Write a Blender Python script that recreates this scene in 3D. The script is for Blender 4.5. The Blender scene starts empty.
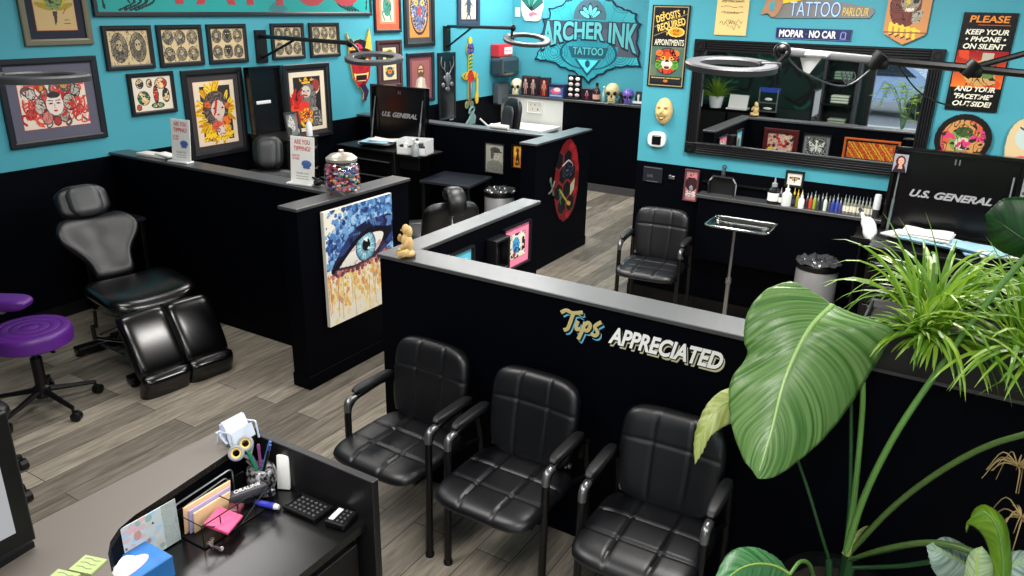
import bpy, bmesh, math, random
import numpy as np
from mathutils import Matrix, Vector, noise as mnoise

PI = math.pi
SC = bpy.context.scene
COL = SC.collection

# ---------------------------------------------------------------- camera
def make_camera():
    pi_, ya, ro = math.radians(20.2721), math.radians(-30.8674), math.radians(1.2163)
    fw = Vector((math.sin(ya) * math.cos(pi_), math.cos(ya) * math.cos(pi_), -math.sin(pi_)))
    rt = Vector((math.cos(ya), -math.sin(ya), 0))
    up = rt.cross(fw)
    r2 = rt * math.cos(ro) + up * math.sin(ro)
    u2 = -rt * math.sin(ro) + up * math.cos(ro)
    cam = bpy.data.cameras.new('camera')
    cam.sensor_width = 36.0
    cam.lens = 772.55 / 1024 * 36.0
    cam.clip_start = 0.02
    o = bpy.data.objects.new('camera', cam)
    COL.objects.link(o)
    m = Matrix((r2, u2, -fw)).transposed().to_4x4()
    m.translation = Vector((0, 0, 2.3655))
    o.matrix_world = m
    SC.camera = o
make_camera()

# ---------------------------------------------------------------- world, lamps, exposure
SC.view_settings.view_transform = 'Standard'
SC.view_settings.look = 'None'
SC.view_settings.gamma = 1.0
SC.view_settings.use_curve_mapping = False
SC.view_settings.exposure = -0.22
W = bpy.data.worlds.new('daylight')
SC.world = W
W.use_nodes = True
W.node_tree.nodes['Background'].inputs[0].default_value = (0.80, 0.90, 1.0, 1)
W.node_tree.nodes['Background'].inputs[1].default_value = 4.5

CEIL = 3.0
PANELS = [(-4.0, 2.75, .45), (-4.7, 4.6, .55), (-5.1, 7.1, 1.1), (-5.1, 9.0, 1.1), (-3.0, 5.0, 1.25), (-2.3, 1.2, 1.1), (-3.1, 8.0, .9), (-1.0, 4.1, 2.2), (-0.3, 0.6, 1.3), (1.4, 4.1, 1.7), (1.7, 1.0, 1.0)]
def panel_lamp(x, y, k, power=58.0):
    l = bpy.data.lights.new('panel_light', 'AREA')
    l.shape = 'RECTANGLE'; l.size = 0.56; l.size_y = 1.16
    l.energy = power * k
    l.color = (1.0, 0.97, 0.93)
    o = bpy.data.objects.new('panel_light', l)
    COL.objects.link(o)
    o.location = (x, y, CEIL - 0.035)
for a_ in PANELS: panel_lamp(*a_)

# ---------------------------------------------------------------- colour and materials
def lin(c):
    return tuple((v / 12.92 if v <= 0.04045 else ((v + 0.055) / 1.055) ** 2.4) for v in c)
def rgb(r, g, b): return (r / 255., g / 255., b / 255.)

MATS = {}
def mat(name, c=(0.5, 0.5, 0.5), rough=0.5, metal=0.0, spec=0.5, bump=0.0, bscale=60.0, vary=0.0, coat=0.0, sheen=0.0, aniso=0.0):
    """plain procedural material; c in display sRGB 0-255"""
    if name in MATS: return MATS[name]
    m = bpy.data.materials.new(name); m.use_nodes = True
    nt = m.node_tree; b = nt.nodes['Principled BSDF']
    col = lin(rgb(*c)) + (1,)
    b.inputs['Base Color'].default_value = col
    b.inputs['Roughness'].default_value = rough
    b.inputs['Metallic'].default_value = metal
    b.inputs['Specular IOR Level'].default_value = spec
    b.inputs['Coat Weight'].default_value = coat
    if bump or vary:
        tc = nt.nodes.new('ShaderNodeTexCoord')
        nz = nt.nodes.new('ShaderNodeTexNoise'); nz.inputs['Scale'].default_value = bscale; nz.inputs['Detail'].default_value = 4
        nt.links.new(tc.outputs['Object'], nz.inputs['Vector'])
        if bump:
            bp = nt.nodes.new('ShaderNodeBump'); bp.inputs['Strength'].default_value = bump; bp.inputs['Distance'].default_value = 0.004
            nt.links.new(nz.outputs['Fac'], bp.inputs['Height']); nt.links.new(bp.outputs['Normal'], b.inputs['Normal'])
        if vary:
            mx = nt.nodes.new('ShaderNodeMix'); mx.data_type = 'RGBA'
            mx.inputs[6].default_value = tuple(v * (1 - vary) for v in col[:3]) + (1,)
            mx.inputs[7].default_value = tuple(min(1, v * (1 + vary)) for v in col[:3]) + (1,)
            nt.links.new(nz.outputs['Fac'], mx.inputs[0]); nt.links.new(mx.outputs[2], b.inputs['Base Color'])
    MATS[name] = m
    return m

def mat_paint(name, rough=0.45, spec=0.3):
    """artwork: colours come from the drawn colour attribute of the mesh"""
    if name in MATS: return MATS[name]
    m = bpy.data.materials.new(name); m.use_nodes = True
    nt = m.node_tree; b = nt.nodes['Principled BSDF']
    a = nt.nodes.new('ShaderNodeAttribute'); a.attribute_name = 'Col'
    nt.links.new(a.outputs['Color'], b.inputs['Base Color'])
    b.inputs['Roughness'].default_value = rough
    b.inputs['Specular IOR Level'].default_value = spec
    MATS[name] = m
    return m

def mat_floor():
    m = bpy.data.materials.new('grey_wood_planks'); m.use_nodes = True
    nt = m.node_tree; N = nt.nodes; Lk = nt.links; b = N['Principled BSDF']
    tc = N.new('ShaderNodeTexCoord'); mp = N.new('ShaderNodeMapping'); mp.inputs['Rotation'].default_value = (0, 0, PI / 2)
    Lk.new(tc.outputs['Object'], mp.inputs['Vector'])
    br = N.new('ShaderNodeTexBrick')
    br.offset = 0.37; br.inputs['Scale'].default_value = 1.0
    br.inputs['Brick Width'].default_value = 1.22; br.inputs['Row Height'].default_value = 0.18
    br.inputs['Mortar Size'].default_value = 0.0022; br.inputs['Mortar Smooth'].default_value = 0.1; br.inputs['Bias'].default_value = 0.0
    br.inputs['Color1'].default_value = lin(rgb(168, 160, 147)) + (1,)
    br.inputs['Color2'].default_value = lin(rgb(112, 106, 97)) + (1,)
    br.inputs['Mortar'].default_value = lin(rgb(45, 42, 38)) + (1,)
    Lk.new(mp.outputs['Vector'], br.inputs['Vector'])
    st = N.new('ShaderNodeMapping'); st.inputs['Scale'].default_value = (16, 1.6, 1)
    Lk.new(tc.outputs['Object'], st.inputs['Vector'])
    nz = N.new('ShaderNodeTexNoise'); nz.inputs['Scale'].default_value = 2.2; nz.inputs['Detail'].default_value = 7; nz.inputs['Roughness'].default_value = 0.62; nz.inputs['Distortion'].default_value = 0.6
    Lk.new(st.outputs['Vector'], nz.inputs['Vector'])
    rp = N.new('ShaderNodeValToRGB'); rp.color_ramp.elements[0].position = 0.3; rp.color_ramp.elements[0].color = (.45, .44, .42, 1); rp.color_ramp.elements[1].position = 0.68; rp.color_ramp.elements[1].color = (1.15, 1.13, 1.1, 1)
    Lk.new(nz.outputs['Fac'], rp.inputs['Fac'])
    mx = N.new('ShaderNodeMix'); mx.data_type = 'RGBA'; mx.blend_type = 'MULTIPLY'; mx.inputs[0].default_value = 1.0
    Lk.new(br.outputs['Color'], mx.inputs[6]); Lk.new(rp.outputs['Color'], mx.inputs[7])
    Lk.new(mx.outputs[2], b.inputs['Base Color'])
    b.inputs['Roughness'].default_value = 0.42; b.inputs['Specular IOR Level'].default_value = 0.35
    bp = N.new('ShaderNodeBump'); bp.inputs['Strength'].default_value = 0.25; bp.inputs['Distance'].default_value = 0.003
    Lk.new(nz.outputs['Fac'], bp.inputs['Height']); Lk.new(bp.outputs['Normal'], b.inputs['Normal'])
    return m

def mat_glass(name='window_glass', gloss=0.07):
    m = bpy.data.materials.new(name); m.use_nodes = True
    nt = m.node_tree; N = nt.nodes; N.remove(N['Principled BSDF'])
    t = N.new('ShaderNodeBsdfTransparent'); g = N.new('ShaderNodeBsdfGlossy'); g.inputs['Roughness'].default_value = 0.02
    mx = N.new('ShaderNodeMixShader'); mx.inputs[0].default_value = gloss
    nt.links.new(t.outputs[0], mx.inputs[1]); nt.links.new(g.outputs[0], mx.inputs[2]); nt.links.new(mx.outputs[0], N['Material Output'].inputs['Surface'])
    return m

def mat_leaf(name, c1, c2, rough=0.32, veins=0.0, trans=0.25):
    m = bpy.data.materials.new(name); m.use_nodes = True
    nt = m.node_tree; N = nt.nodes; Lk = nt.links; b = N['Principled BSDF']
    tc = N.new('ShaderNodeTexCoord')
    nz = N.new('ShaderNodeTexNoise'); nz.inputs['Scale'].default_value = 9; nz.inputs['Detail'].default_value = 3
    Lk.new(tc.outputs['UV' if veins else 'Object'], nz.inputs['Vector'])
    mx = N.new('ShaderNodeMix'); mx.data_type = 'RGBA'
    mx.inputs[6].default_value = lin(rgb(*c1)) + (1,); mx.inputs[7].default_value = lin(rgb(*c2)) + (1,)
    fac = nz.outputs['Fac']
    if veins:
        mp = N.new('ShaderNodeMapping'); mp.inputs['Scale'].default_value = (0.6, veins, 1)
        Lk.new(tc.outputs['UV'], mp.inputs['Vector'])
        n2 = N.new('ShaderNodeTexNoise'); n2.inputs['Scale'].default_value = 1.0; n2.inputs['Detail'].default_value = 3
        Lk.new(mp.outputs['Vector'], n2.inputs['Vector'])
        rp = N.new('ShaderNodeValToRGB'); rp.color_ramp.elements[0].position = 0.36; rp.color_ramp.elements[1].position = 0.62
        Lk.new(n2.outputs['Fac'], rp.inputs['Fac']); fac = rp.outputs['Color']
    Lk.new(fac, mx.inputs[0])
    Lk.new(mx.outputs[2], b.inputs['Base Color'])
    b.inputs['Roughness'].default_value = rough
    if trans:
        tr = N.new('ShaderNodeBsdfTranslucent'); Lk.new(mx.outputs[2], tr.inputs['Color'])
        ms = N.new('ShaderNodeMixShader'); ms.inputs[0].default_value = trans
        Lk.new(b.outputs[0], ms.inputs[1]); Lk.new(tr.outputs[0], ms.inputs[2]); Lk.new(ms.outputs[0], N['Material Output'].inputs['Surface'])
    return m

BLACK = (9, 9, 12)
M_wallblack = mat('black_satin_paint', (1, 2, 7), 0.6, spec=0.06, bump=0.05, bscale=90)
M_teal = mat('teal_wall_paint', (71, 156, 172), 0.55, spec=0.3, bump=0.04, bscale=110)
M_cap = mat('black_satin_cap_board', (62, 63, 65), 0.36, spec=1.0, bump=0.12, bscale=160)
M_leather = mat('black_vinyl', (7, 8, 13), 0.40, spec=0.6, bump=0.08, bscale=420)
M_gloss = mat('black_gloss_vinyl', (6, 6, 8), 0.22, spec=0.6)
M_bmetal = mat('black_metal', (5, 5, 6), 0.38, spec=0.4)
M_bplastic = mat('black_plastic', (8, 8, 9), 0.42, spec=.35)
M_gplastic = mat('dark_grey_plastic', (52, 54, 58), 0.45)
M_ring = mat('grey_plastic', (58, 59, 62), 0.45)
M_chrome = mat('chrome', (205, 207, 210), 0.14, metal=1.0)
M_steel = mat('brushed_steel', (175, 176, 178), 0.32, metal=1.0)
M_white = mat('white_plastic', (225, 226, 226), 0.45)
M_paper = mat('white_paper', (232, 231, 226), 0.8)
M_bframe = mat('black_picture_frame', (17, 17, 21), 0.4)
M_art = mat_paint('painted_print')
M_artgloss = mat_paint('glossy_print', 0.25, 0.5)
M_purple = mat('purple_vinyl', (80, 27, 118), 0.4, bump=0.06, bscale=300)
M_bone = mat('aged_bone', (214, 204, 170), 0.55)
# ---------------------------------------------------------------- mesh building
class MB:
    def __init__(s):
        s.v = []; s.f = []; s.m = []; s.M = Matrix(); s.mi = 0; s.uv = {}
    def add(s, vs, fs):
        o = len(s.v)
        for v in vs: s.v.append(tuple(s.M @ Vector(v)))
        for f in fs: s.f.append(tuple(i + o for i in f)); s.m.append(s.mi)
        return o
    def box(s, c, d, bev=0.0, R=None):
        x, y, z = (k / 2 for k in d)
        if bev <= 0:
            vs = [(sx * x, sy * y, sz * z) for sx in (-1, 1) for sy in (-1, 1) for sz in (-1, 1)]
            fs = [(0, 1, 3, 2), (4, 6, 7, 5), (0, 4, 5, 1), (2, 3, 7, 6), (0, 2, 6, 4), (1, 5, 7, 3)]
        else:
            b = min(bev, x * .95, y * .95, z * .95)
            pts = []
            for sx in (-1, 1):
                for sy in (-1, 1):
                    for sz in (-1, 1):
                        pts += [(sx * (x - b), sy * (y - b), sz * z), (sx * (x - b), sy * y, sz * (z - b)), (sx * x, sy * (y - b), sz * (z - b))]
                        k = b * 0.42
                        pts.append((sx * (x - k), sy * (y - k), sz * (z - k)))
            vs, fs = hull(pts)
        T = Matrix.Translation(Vector(c))
        if R is not None: T = T @ R.to_4x4()
        s.add([T @ Vector(v) for v in vs], fs)
    def hull(s, pts):
        s.add(*hull(pts))
    def tube(s, pts, r, n=10, closed=False, flat=None, caps=True):
        P = [Vector(p) for p in pts]; k = len(P)
        rs = r if isinstance(r, (list, tuple)) else [r] * k
        T = []
        for i in range(k):
            a = P[(i - 1) % k] if (closed or i > 0) else P[i]
            b = P[(i + 1) % k] if (closed or i < k - 1) else P[i]
            t = (b - a); t = t.normalized() if t.length > 1e-9 else Vector((0, 0, 1)); T.append(t)
        up = Vector((0, 0, 1)) if abs(T[0].z) < 0.9 else Vector((1, 0, 0))
        nrm = (up - T[0] * up.dot(T[0])).normalized()
        vs = []; fs = []
        for i in range(k):
            nrm = (nrm - T[i] * nrm.dot(T[i]))
            nrm = nrm.normalized() if nrm.length > 1e-6 else Vector((1, 0, 0))
            bi = T[i].cross(nrm)
            fa, fb = flat if flat else (1, 1)
            for j in range(n):
                a = 2 * PI * j / n
                vs.append(P[i] + nrm * (math.cos(a) * rs[i] * fa) + bi * (math.sin(a) * rs[i] * fb))
        m = k if closed else k - 1
        for i in range(m):
            for j in range(n):
                a = i * n + j; b = i * n + (j + 1) % n; c = ((i + 1) % k) * n + (j + 1) % n; d = ((i + 1) % k) * n + j
                fs.append((a, b, c, d))
        if caps and not closed:
            fs.append(tuple(range(n - 1, -1, -1))); fs.append(tuple((k - 1) * n + j for j in range(n)))
        s.add(vs, fs)
    def lathe(s, prof, n=24, c=(0, 0, 0), R=None):
        vs = []; fs = []; k = len(prof)
        for r, z in prof:
            for j in range(n):
                a = 2 * PI * j / n; vs.append(Vector((r * math.cos(a), r * math.sin(a), z)))
        for i in range(k - 1):
            for j in range(n):
                fs.append((i * n + j, i * n + (j + 1) % n, (i + 1) * n + (j + 1) % n, (i + 1) * n + j))
        if prof[0][0] > 1e-5: fs.append(tuple(range(n - 1, -1, -1)))
        if prof[-1][0] > 1e-5: fs.append(tuple((k - 1) * n + j for j in range(n)))
        T = Matrix.Translation(Vector(c))
        if R is not None: T = T @ R.to_4x4()
        s.add([T @ v for v in vs], fs)
    def ell(s, c, rr, nu=16, nv=10, R=None):
        prof = []
        vs = []; fs = []
        for i in range(nv + 1):
            t = PI * i / nv
            for j in range(nu):
                a = 2 * PI * j / nu
                vs.append(Vector((rr[0] * math.sin(t) * math.cos(a), rr[1] * math.sin(t) * math.sin(a), -rr[2] * math.cos(t))))
        for i in range(nv):
            for j in range(nu):
                fs.append((i * nu + j, i * nu + (j + 1) % nu, (i + 1) * nu + (j + 1) % nu, (i + 1) * nu + j))
        T = Matrix.Translation(Vector(c))
        if R is not None: T = T @ R.to_4x4()
        s.add([T @ v for v in vs], fs)
    def torus(s, c, R, r, rz=None, n=48, k=10, rot=None):
        rz = r if rz is None else rz
        vs = []; fs = []
        for i in range(n):
            a = 2 * PI * i / n
            for j in range(k):
                b = 2 * PI * j / k
                q = R + r * math.cos(b)
                vs.append(Vector((q * math.cos(a), q * math.sin(a), rz * math.sin(b))))
        for i in range(n):
            for j in range(k):
                fs.append((i * k + j, ((i + 1) % n) * k + j, ((i + 1) % n) * k + (j + 1) % k, i * k + (j + 1) % k))
        T = Matrix.Translation(Vector(c))
        if rot is not None: T = T @ rot.to_4x4()
        s.add([T @ v for v in vs], fs)
    def prism(s, poly, y0, y1):
        """outline in x,z pushed from y0 to y1"""
        n = len(poly)
        vs = [(x, y0, z) for x, z in poly] + [(x, y1, z) for x, z in poly]
        fs = [tuple(range(n)), tuple(range(2 * n - 1, n - 1, -1))]
        for i in range(n): fs.append((i, (i + 1) % n + 0, (i + 1) % n + n, i + n)[::-1])
        s.add(vs, fs)
    def plate(s, poly, z0, z1):
        """outline in x,y from z0 to z1"""
        n = len(poly)
        vs = [(x, y, z0) for x, y in poly] + [(x, y, z1) for x, y in poly]
        fs = [tuple(range(n - 1, -1, -1)), tuple(range(n, 2 * n))]
        for i in range(n): fs.append((i, (i + 1) % n, (i + 1) % n + n, i + n))
        s.add(vs, fs)
    def grid(s, fn, nu, nv, wrap=False):
        vs = [fn(i / (nu if wrap else nu - 1), j / (nv - 1)) for j in range(nv) for i in range(nu)]
        fs = []
        for j in range(nv - 1):
            for i in range(nu if wrap else nu - 1):
                a = j * nu + i; b = j * nu + (i + 1) % nu
                fs.append((a, b, b + nu, a + nu))
        return s.add(vs, fs)

def hull(pts):
    bm = bmesh.new()
    for p in pts: bm.verts.new(p)
    r = bmesh.ops.convex_hull(bm, input=bm.verts)
    bm.verts.ensure_lookup_table()
    dead = [v for v in bm.verts if not v.link_faces]
    for v in dead: bm.verts.remove(v)
    bmesh.ops.dissolve_limit(bm, angle_limit=0.01, verts=bm.verts, edges=bm.edges)
    bm.verts.index_update()
    vs = [tuple(v.co) for v in bm.verts]; fs = [tuple(v.index for v in f.verts) for f in bm.faces]
    bm.free()
    return vs, fs

def fillet(pts, r, n=6):
    P = [Vector(p) for p in pts]; out = [P[0]]
    for i in range(1, len(P) - 1):
        a = (P[i - 1] - P[i]); b = (P[i + 1] - P[i])
        d = min(r, a.length * .49, b.length * .49)
        p0 = P[i] + a.normalized() * d; p1 = P[i] + b.normalized() * d
        for k in range(n + 1):
            t = k / n
            out.append(p0 * (1 - t) ** 2 + P[i] * 2 * t * (1 - t) + p1 * t * t)
    out.append(P[-1])
    return out

def spline(pts, n=24):
    P = [Vector(p) for p in pts]; P = [P[0] * 2 - P[1]] + P + [P[-1] * 2 - P[-2]]
    m = len(P) - 3; out = []
    for k in range(n + 1):
        t = k / n * m; i = min(int(t), m - 1); t -= i
        a, b, c, d = P[i:i + 4]
        out.append(0.5 * ((2 * b) + (c - a) * t + (2 * a - 5 * b + 4 * c - d) * t * t + (3 * b - a - 3 * c + d) * t ** 3))
    return out

def Rz(a): return Matrix.Rotation(a, 4, 'Z')
def Rx(a): return Matrix.Rotation(a, 4, 'X')
def Ry(a): return Matrix.Rotation(a, 4, 'Y')
def Tr(x, y, z): return Matrix.Translation((x, y, z))

def obj(name, mb, mats, parent=None, smooth=0.7, label=None):
    me = bpy.data.meshes.new(name)
    me.from_pydata(mb.v, [], mb.f)
    if not isinstance(mats, (list, tuple)): mats = [mats]
    for m in mats: me.materials.append(m)
    if len(mats) > 1: me.polygons.foreach_set('material_index', mb.m)
    if smooth:
        me.polygons.foreach_set('use_smooth', [True] * len(me.polygons))
        me.set_sharp_from_angle(angle=smooth)
    bm = bmesh.new(); bm.from_mesh(me); bmesh.ops.recalc_face_normals(bm, faces=bm.faces); bm.to_mesh(me); bm.free()
    me.update()
    o = bpy.data.objects.new(name, me); COL.objects.link(o)
    if parent: o.parent = parent
    if label: o['label'] = label
    return o

def thing(name, label, cat, loc=(0, 0, 0), rz=0.0, group=None):
    o = bpy.data.objects.new(name, None); COL.objects.link(o)
    o.empty_display_size = 0.05
    o.location = loc; o.rotation_euler = (0, 0, rz)
    o['label'] = label; o['category'] = cat
    if group: o['group'] = group
    return o
def tag(o, label, cat, group=None, loc=None, rz=None):
    o['label'] = label; o['category'] = cat
    if group: o['group'] = group
    if loc is not None: o.location = loc
    if rz is not None: o.rotation_euler = (0, 0, rz)
    return o
def struct(name, mb, mats, smooth=0.0):
    o = obj(name, mb, mats, smooth=smooth); o['kind'] = 'structure'; return o
def dup(root, loc, rz=0.0, label=None, group=None):
    r = root.copy(); COL.objects.link(r); r.location = loc; r.rotation_euler = (0, 0, rz)
    if label: r['label'] = label
    if group: r['group'] = group
    for ch in list(root.children):
        c = ch.copy(); COL.objects.link(c); c.parent = r
        for g in ch.children:
            d = g.copy(); COL.objects.link(d); d.parent = c
    return r

# padded cushion: top faces +z, lies in x,y, centred
def cushion(mb, w, d, t, tb=0.01, c=0.35, sx=(), sy=(), g=0.006, gw=0.010, wf=None, bend=None, n=34, pw=5):
    def ss(k): return math.sin((k * 2 - 1) * PI / 2)
    def pt(a, b, top):
        u, v = ss(a), ss(b)
        cc = min(1.0, c * 1.45); uu = u * math.sqrt(max(0, 1 - cc * abs(v) ** 5 / 2)); vv = v * math.sqrt(max(0, 1 - cc * abs(u) ** 5 / 2))
        k = wf(v) if wf else 1.0
        x = w / 2 * uu * k; y = d / 2 * vv
        e = math.sqrt(max(0, 1 - abs(u) ** pw)) * math.sqrt(max(0, 1 - abs(v) ** pw))
        if top:
            z = t * e
            for q in sx: z -= g * e * math.exp(-((u - q) * w / 2 / gw) ** 2)
            for q in sy: z -= g * e * math.exp(-((v - q) * d / 2 / gw) ** 2)
        else: z = -tb * e
        p = Vector((x, y, z))
        return bend(p) if bend else p
    mb.grid(lambda a, b: pt(a, b, True), n, n)
    mb.grid(lambda a, b: pt(1 - a, b, False), n, n)

# text as real letters (mesh), fitted into a box w x h in x,z, standing on plane y=0 facing -y
def letters(mb, s, w, h, cx=0.0, cz=0.0, shear=0.0, bold=0.0, depth=0.003, y=0.0, rot=0.0, spacing=1.0):
    cu = bpy.data.curves.new('t', 'FONT'); cu.body = s; cu.shear = shear; cu.offset = bold; cu.extrude = 0.02; cu.space_character = spacing
    cu.resolution_u = 4; cu.align_x = 'CENTER'
    o = bpy.data.objects.new('t', cu); COL.objects.link(o)
    dg = bpy.context.evaluated_depsgraph_get(); dg.update()
    me = bpy.data.meshes.new_from_object(o.evaluated_get(dg))
    vs = np.array([v.co[:] for v in me.vertices]); fs = [tuple(p.vertices) for p in me.polygons]
    bpy.data.objects.remove(o); bpy.data.curves.remove(cu); bpy.data.meshes.remove(me)
    if len(vs) == 0: return
    lo = vs.min(0); hi = vs.max(0)
    k = np.zeros_like(vs)
    X = (vs[:, 0] - (lo[0] + hi[0]) / 2) / (hi[0] - lo[0]) * w
    Z = (vs[:, 1] - (lo[1] + hi[1]) / 2) / (hi[1] - lo[1]) * h
    ca, sa = math.cos(rot), math.sin(rot)
    k[:, 0] = cx + X * ca - Z * sa; k[:, 2] = cz + X * sa + Z * ca
    k[:, 1] = y - np.where(vs[:, 2] > 0, depth, 0)
    mb.add([tuple(a) for a in k], fs)

# ---------------------------------------------------------------- drawn artwork (colour attribute on a fine mesh)
class Cv:
    """drawing surface; x runs 0..A, y 0..1 (up)"""
    def __init__(s, A, n, bg):
        s.A = A; s.H = n; s.W = max(4, int(round(n * A)))
        s.c = np.zeros((s.H, s.W, 3)); s.c[:] = rgb(*bg)
        s.X, s.Y = np.meshgrid((np.arange(s.W) + .5) / s.W * A, (np.arange(s.H) + .5) / s.H)
        s.mask = None
    def put(s, m, c): s.c[m] = rgb(*c)
    def ell(s, cx, cy, rx, ry, c, rot=0):
        dx, dy = s.X - cx, s.Y - cy; ca, sa = math.cos(rot), math.sin(rot)
        s.put(((dx * ca + dy * sa) / rx) ** 2 + ((-dx * sa + dy * ca) / ry) ** 2 < 1, c)
    def ring(s, cx, cy, rx, ry, w, c, rot=0, a0=None, a1=None):
        dx, dy = s.X - cx, s.Y - cy; ca, sa = math.cos(rot), math.sin(rot)
        q = np.sqrt(((dx * ca + dy * sa) / rx) ** 2 + ((-dx * sa + dy * ca) / ry) ** 2)
        m = abs(q - 1) * min(rx, ry) < w / 2
        if a0 is not None:
            an = np.arctan2(dy, dx); m &= (an > a0) & (an < a1)
        s.put(m, c)
    def inpoly(s, pts):
        m = np.zeros(s.X.shape, bool); n = len(pts)
        for i in range(n):
            x0, y0 = pts[i]; x1, y1 = pts[(i + 1) % n]
            if y0 == y1: continue
            k = ((y0 > s.Y) != (y1 > s.Y)) & (s.X < (x1 - x0) * (s.Y - y0) / (y1 - y0) + x0)
            m ^= k
        return m
    def poly(s, pts, c): s.put(s.inpoly(pts), c)
    def rect(s, x0, y0, x1, y1, c): s.put((s.X > x0) & (s.X < x1) & (s.Y > y0) & (s.Y < y1), c)
    def line(s, pts, w, c):
        m = np.zeros(s.X.shape, bool)
        for (x0, y0), (x1, y1) in zip(pts[:-1], pts[1:]):
            dx, dy = x1 - x0, y1 - y0; L = dx * dx + dy * dy + 1e-12
            t = np.clip(((s.X - x0) * dx + (s.Y - y0) * dy) / L, 0, 1)
            m |= (s.X - x0 - t * dx) ** 2 + (s.Y - y0 - t * dy) ** 2 < (w / 2) ** 2
        s.put(m, c)
    def curve(s, pts, w, c, n=24): s.line([(p.x, p.y) for p in spline([(a, b, 0) for a, b in pts], n)], w, c)
    def nz(s, sc, seed, oct=3):
        out = np.zeros(s.X.shape); amp = 1; tot = 0
        rg = np.random.RandomState(seed)
        for o in range(oct):
            k = sc * 2 ** o; gw, gh = int(k * s.A) + 3, int(k) + 3
            g = rg.rand(gh, gw); x = s.X * k; y = s.Y * k
            i = x.astype(int); j = y.astype(int); fx = x - i; fy = y - j
            fx = fx * fx * (3 - 2 * fx); fy = fy * fy * (3 - 2 * fy)
            out += amp * ((g[j, i] * (1 - fx) + g[j, i + 1] * fx) * (1 - fy) + (g[j + 1, i] * (1 - fx) + g[j + 1, i + 1] * fx) * fy)
            tot += amp; amp *= .5
        return out / tot
    def blot(s, sc, seed, th, c, within=None, oct=3):
        m = s.nz(sc, seed, oct) > th
        if within is not None: m &= within
        s.put(m, c)
    def contour(s, sc, seed, c, w=0.03, within=None, k=5):
        n = s.nz(sc, seed, 2) * k
        m = abs(n - np.round(n)) < w * .75
        if within is not None: m &= within
        s.put(m, c)
    def within_ell(s, cx, cy, rx, ry): return ((s.X - cx) / rx) ** 2 + ((s.Y - cy) / ry) ** 2 < 1

def lin_np(a): return np.where(a <= 0.04045, a / 12.92, ((a + 0.055) / 1.055) ** 2.4)

def paint_obj(name, cv, w, h, parent, cx=0.0, cz=0.0, y=0.0, thick=0.0, material=None, label=None, edge=None):
    """canvas -> mesh standing in x,z facing -y; with a mask it becomes a cut-out of real thickness"""
    nx, nz_ = cv.W, cv.H
    xs = cx - w / 2 + np.arange(nx + 1) / nx * w; zs = cz - h / 2 + np.arange(nz_ + 1) / nz_ * h
    gx, gz = np.meshgrid(xs, zs)
    msk = cv.mask if cv.mask is not None else np.ones((nz_, nx), bool)
    vid = np.arange((nx + 1) * (nz_ + 1)).reshape(nz_ + 1, nx + 1)
    j, i = np.nonzero(msk)
    q = np.stack([vid[j, i], vid[j, i + 1], vid[j + 1, i + 1], vid[j + 1, i]], 1)
    V = np.stack([gx.ravel(), np.full(gx.size, y - thick), gz.ravel()], 1)
    F = q.tolist(); Cc = cv.c[j, i]
    if thick > 0:
        off = len(V)
        V = np.concatenate([V, V + np.array([0, thick, 0])])
        F += (q[:, ::-1] + off).tolist()
        cols = [Cc, Cc]
        pad = np.zeros((nz_ + 2, nx + 2), bool); pad[1:-1, 1:-1] = msk
        ec = np.array(rgb(*edge)) if edge is not None else None
        for dj, di, (a, b) in ((0, 1, ((0, 1), (1, 1))), (0, -1, ((1, 0), (0, 0))), (1, 0, ((1, 1), (1, 0))), (-1, 0, ((0, 0), (0, 1)))):
            mm = msk & ~pad[1 + dj:nz_ + 1 + dj, 1 + di:nx + 1 + di]
            jj, ii = np.nonzero(mm)
            A = vid[jj + a[0], ii + a[1]]; B = vid[jj + b[0], ii + b[1]]
            F += np.stack([A, A + off, B + off, B], 1).tolist()
            cols.append(cv.c[jj, ii] if ec is None else np.tile(ec, (len(jj), 1)))
        Cc = np.concatenate(cols)
    used = np.unique(np.array(F).ravel()); remap = np.full(len(V), -1); remap[used] = np.arange(len(used))
    F = remap[np.array(F)].tolist(); V = V[used]
    me = bpy.data.meshes.new(name); me.from_pydata(V.tolist(), [], F)
    at = me.color_attributes.new('Col', 'FLOAT_COLOR', 'CORNER')
    c4 = np.ones((len(F), 4)); c4[:, :3] = lin_np(Cc)
    at.data.foreach_set('color', np.repeat(c4, 4, 0).astype(np.float32).ravel())
    me.materials.append(material or M_art); me.update()
    o = bpy.data.objects.new(name, me); COL.objects.link(o)
    if parent: o.parent = parent
    if label: o['label'] = label
    return o

# wall-hung things are built in x (right), z (up), -y (out of the wall)
RZ_LEFT = PI / 2     # facing +x
RZ_FRONT = 0.0       # facing -y
RZ_BACK = PI         # facing +y

def frame_bars(mb, w, h, fw, y0, y1, prof=True):
    """four mitred bars around w x h (outer)"""
    a, b = w / 2, h / 2
    def ringpts(ins, y): return [(-a + ins, y, -b + ins), (a - ins, y, -b + ins), (a - ins, y, b - ins), (-a + ins, y, b - ins)]
    loops = [ringpts(0, y0), ringpts(0, y1 + 0.004), ringpts(fw * .12, y1), ringpts(fw * .72, y1 + .001), ringpts(fw, y1 + 0.006), ringpts(fw, y0)]
    vs = [p for l in loops for p in l]; fs = []
    for k in range(len(loops) - 1):
        for j in range(4): fs.append((k * 4 + j, k * 4 + (j + 1) % 4, k * 4 + 4 + (j + 1) % 4, k * 4 + 4 + j))
    for j in range(4): fs.append((20 + j, 20 + (j + 1) % 4, (j + 1) % 4, j))
    mb.add(vs, fs)

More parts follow.
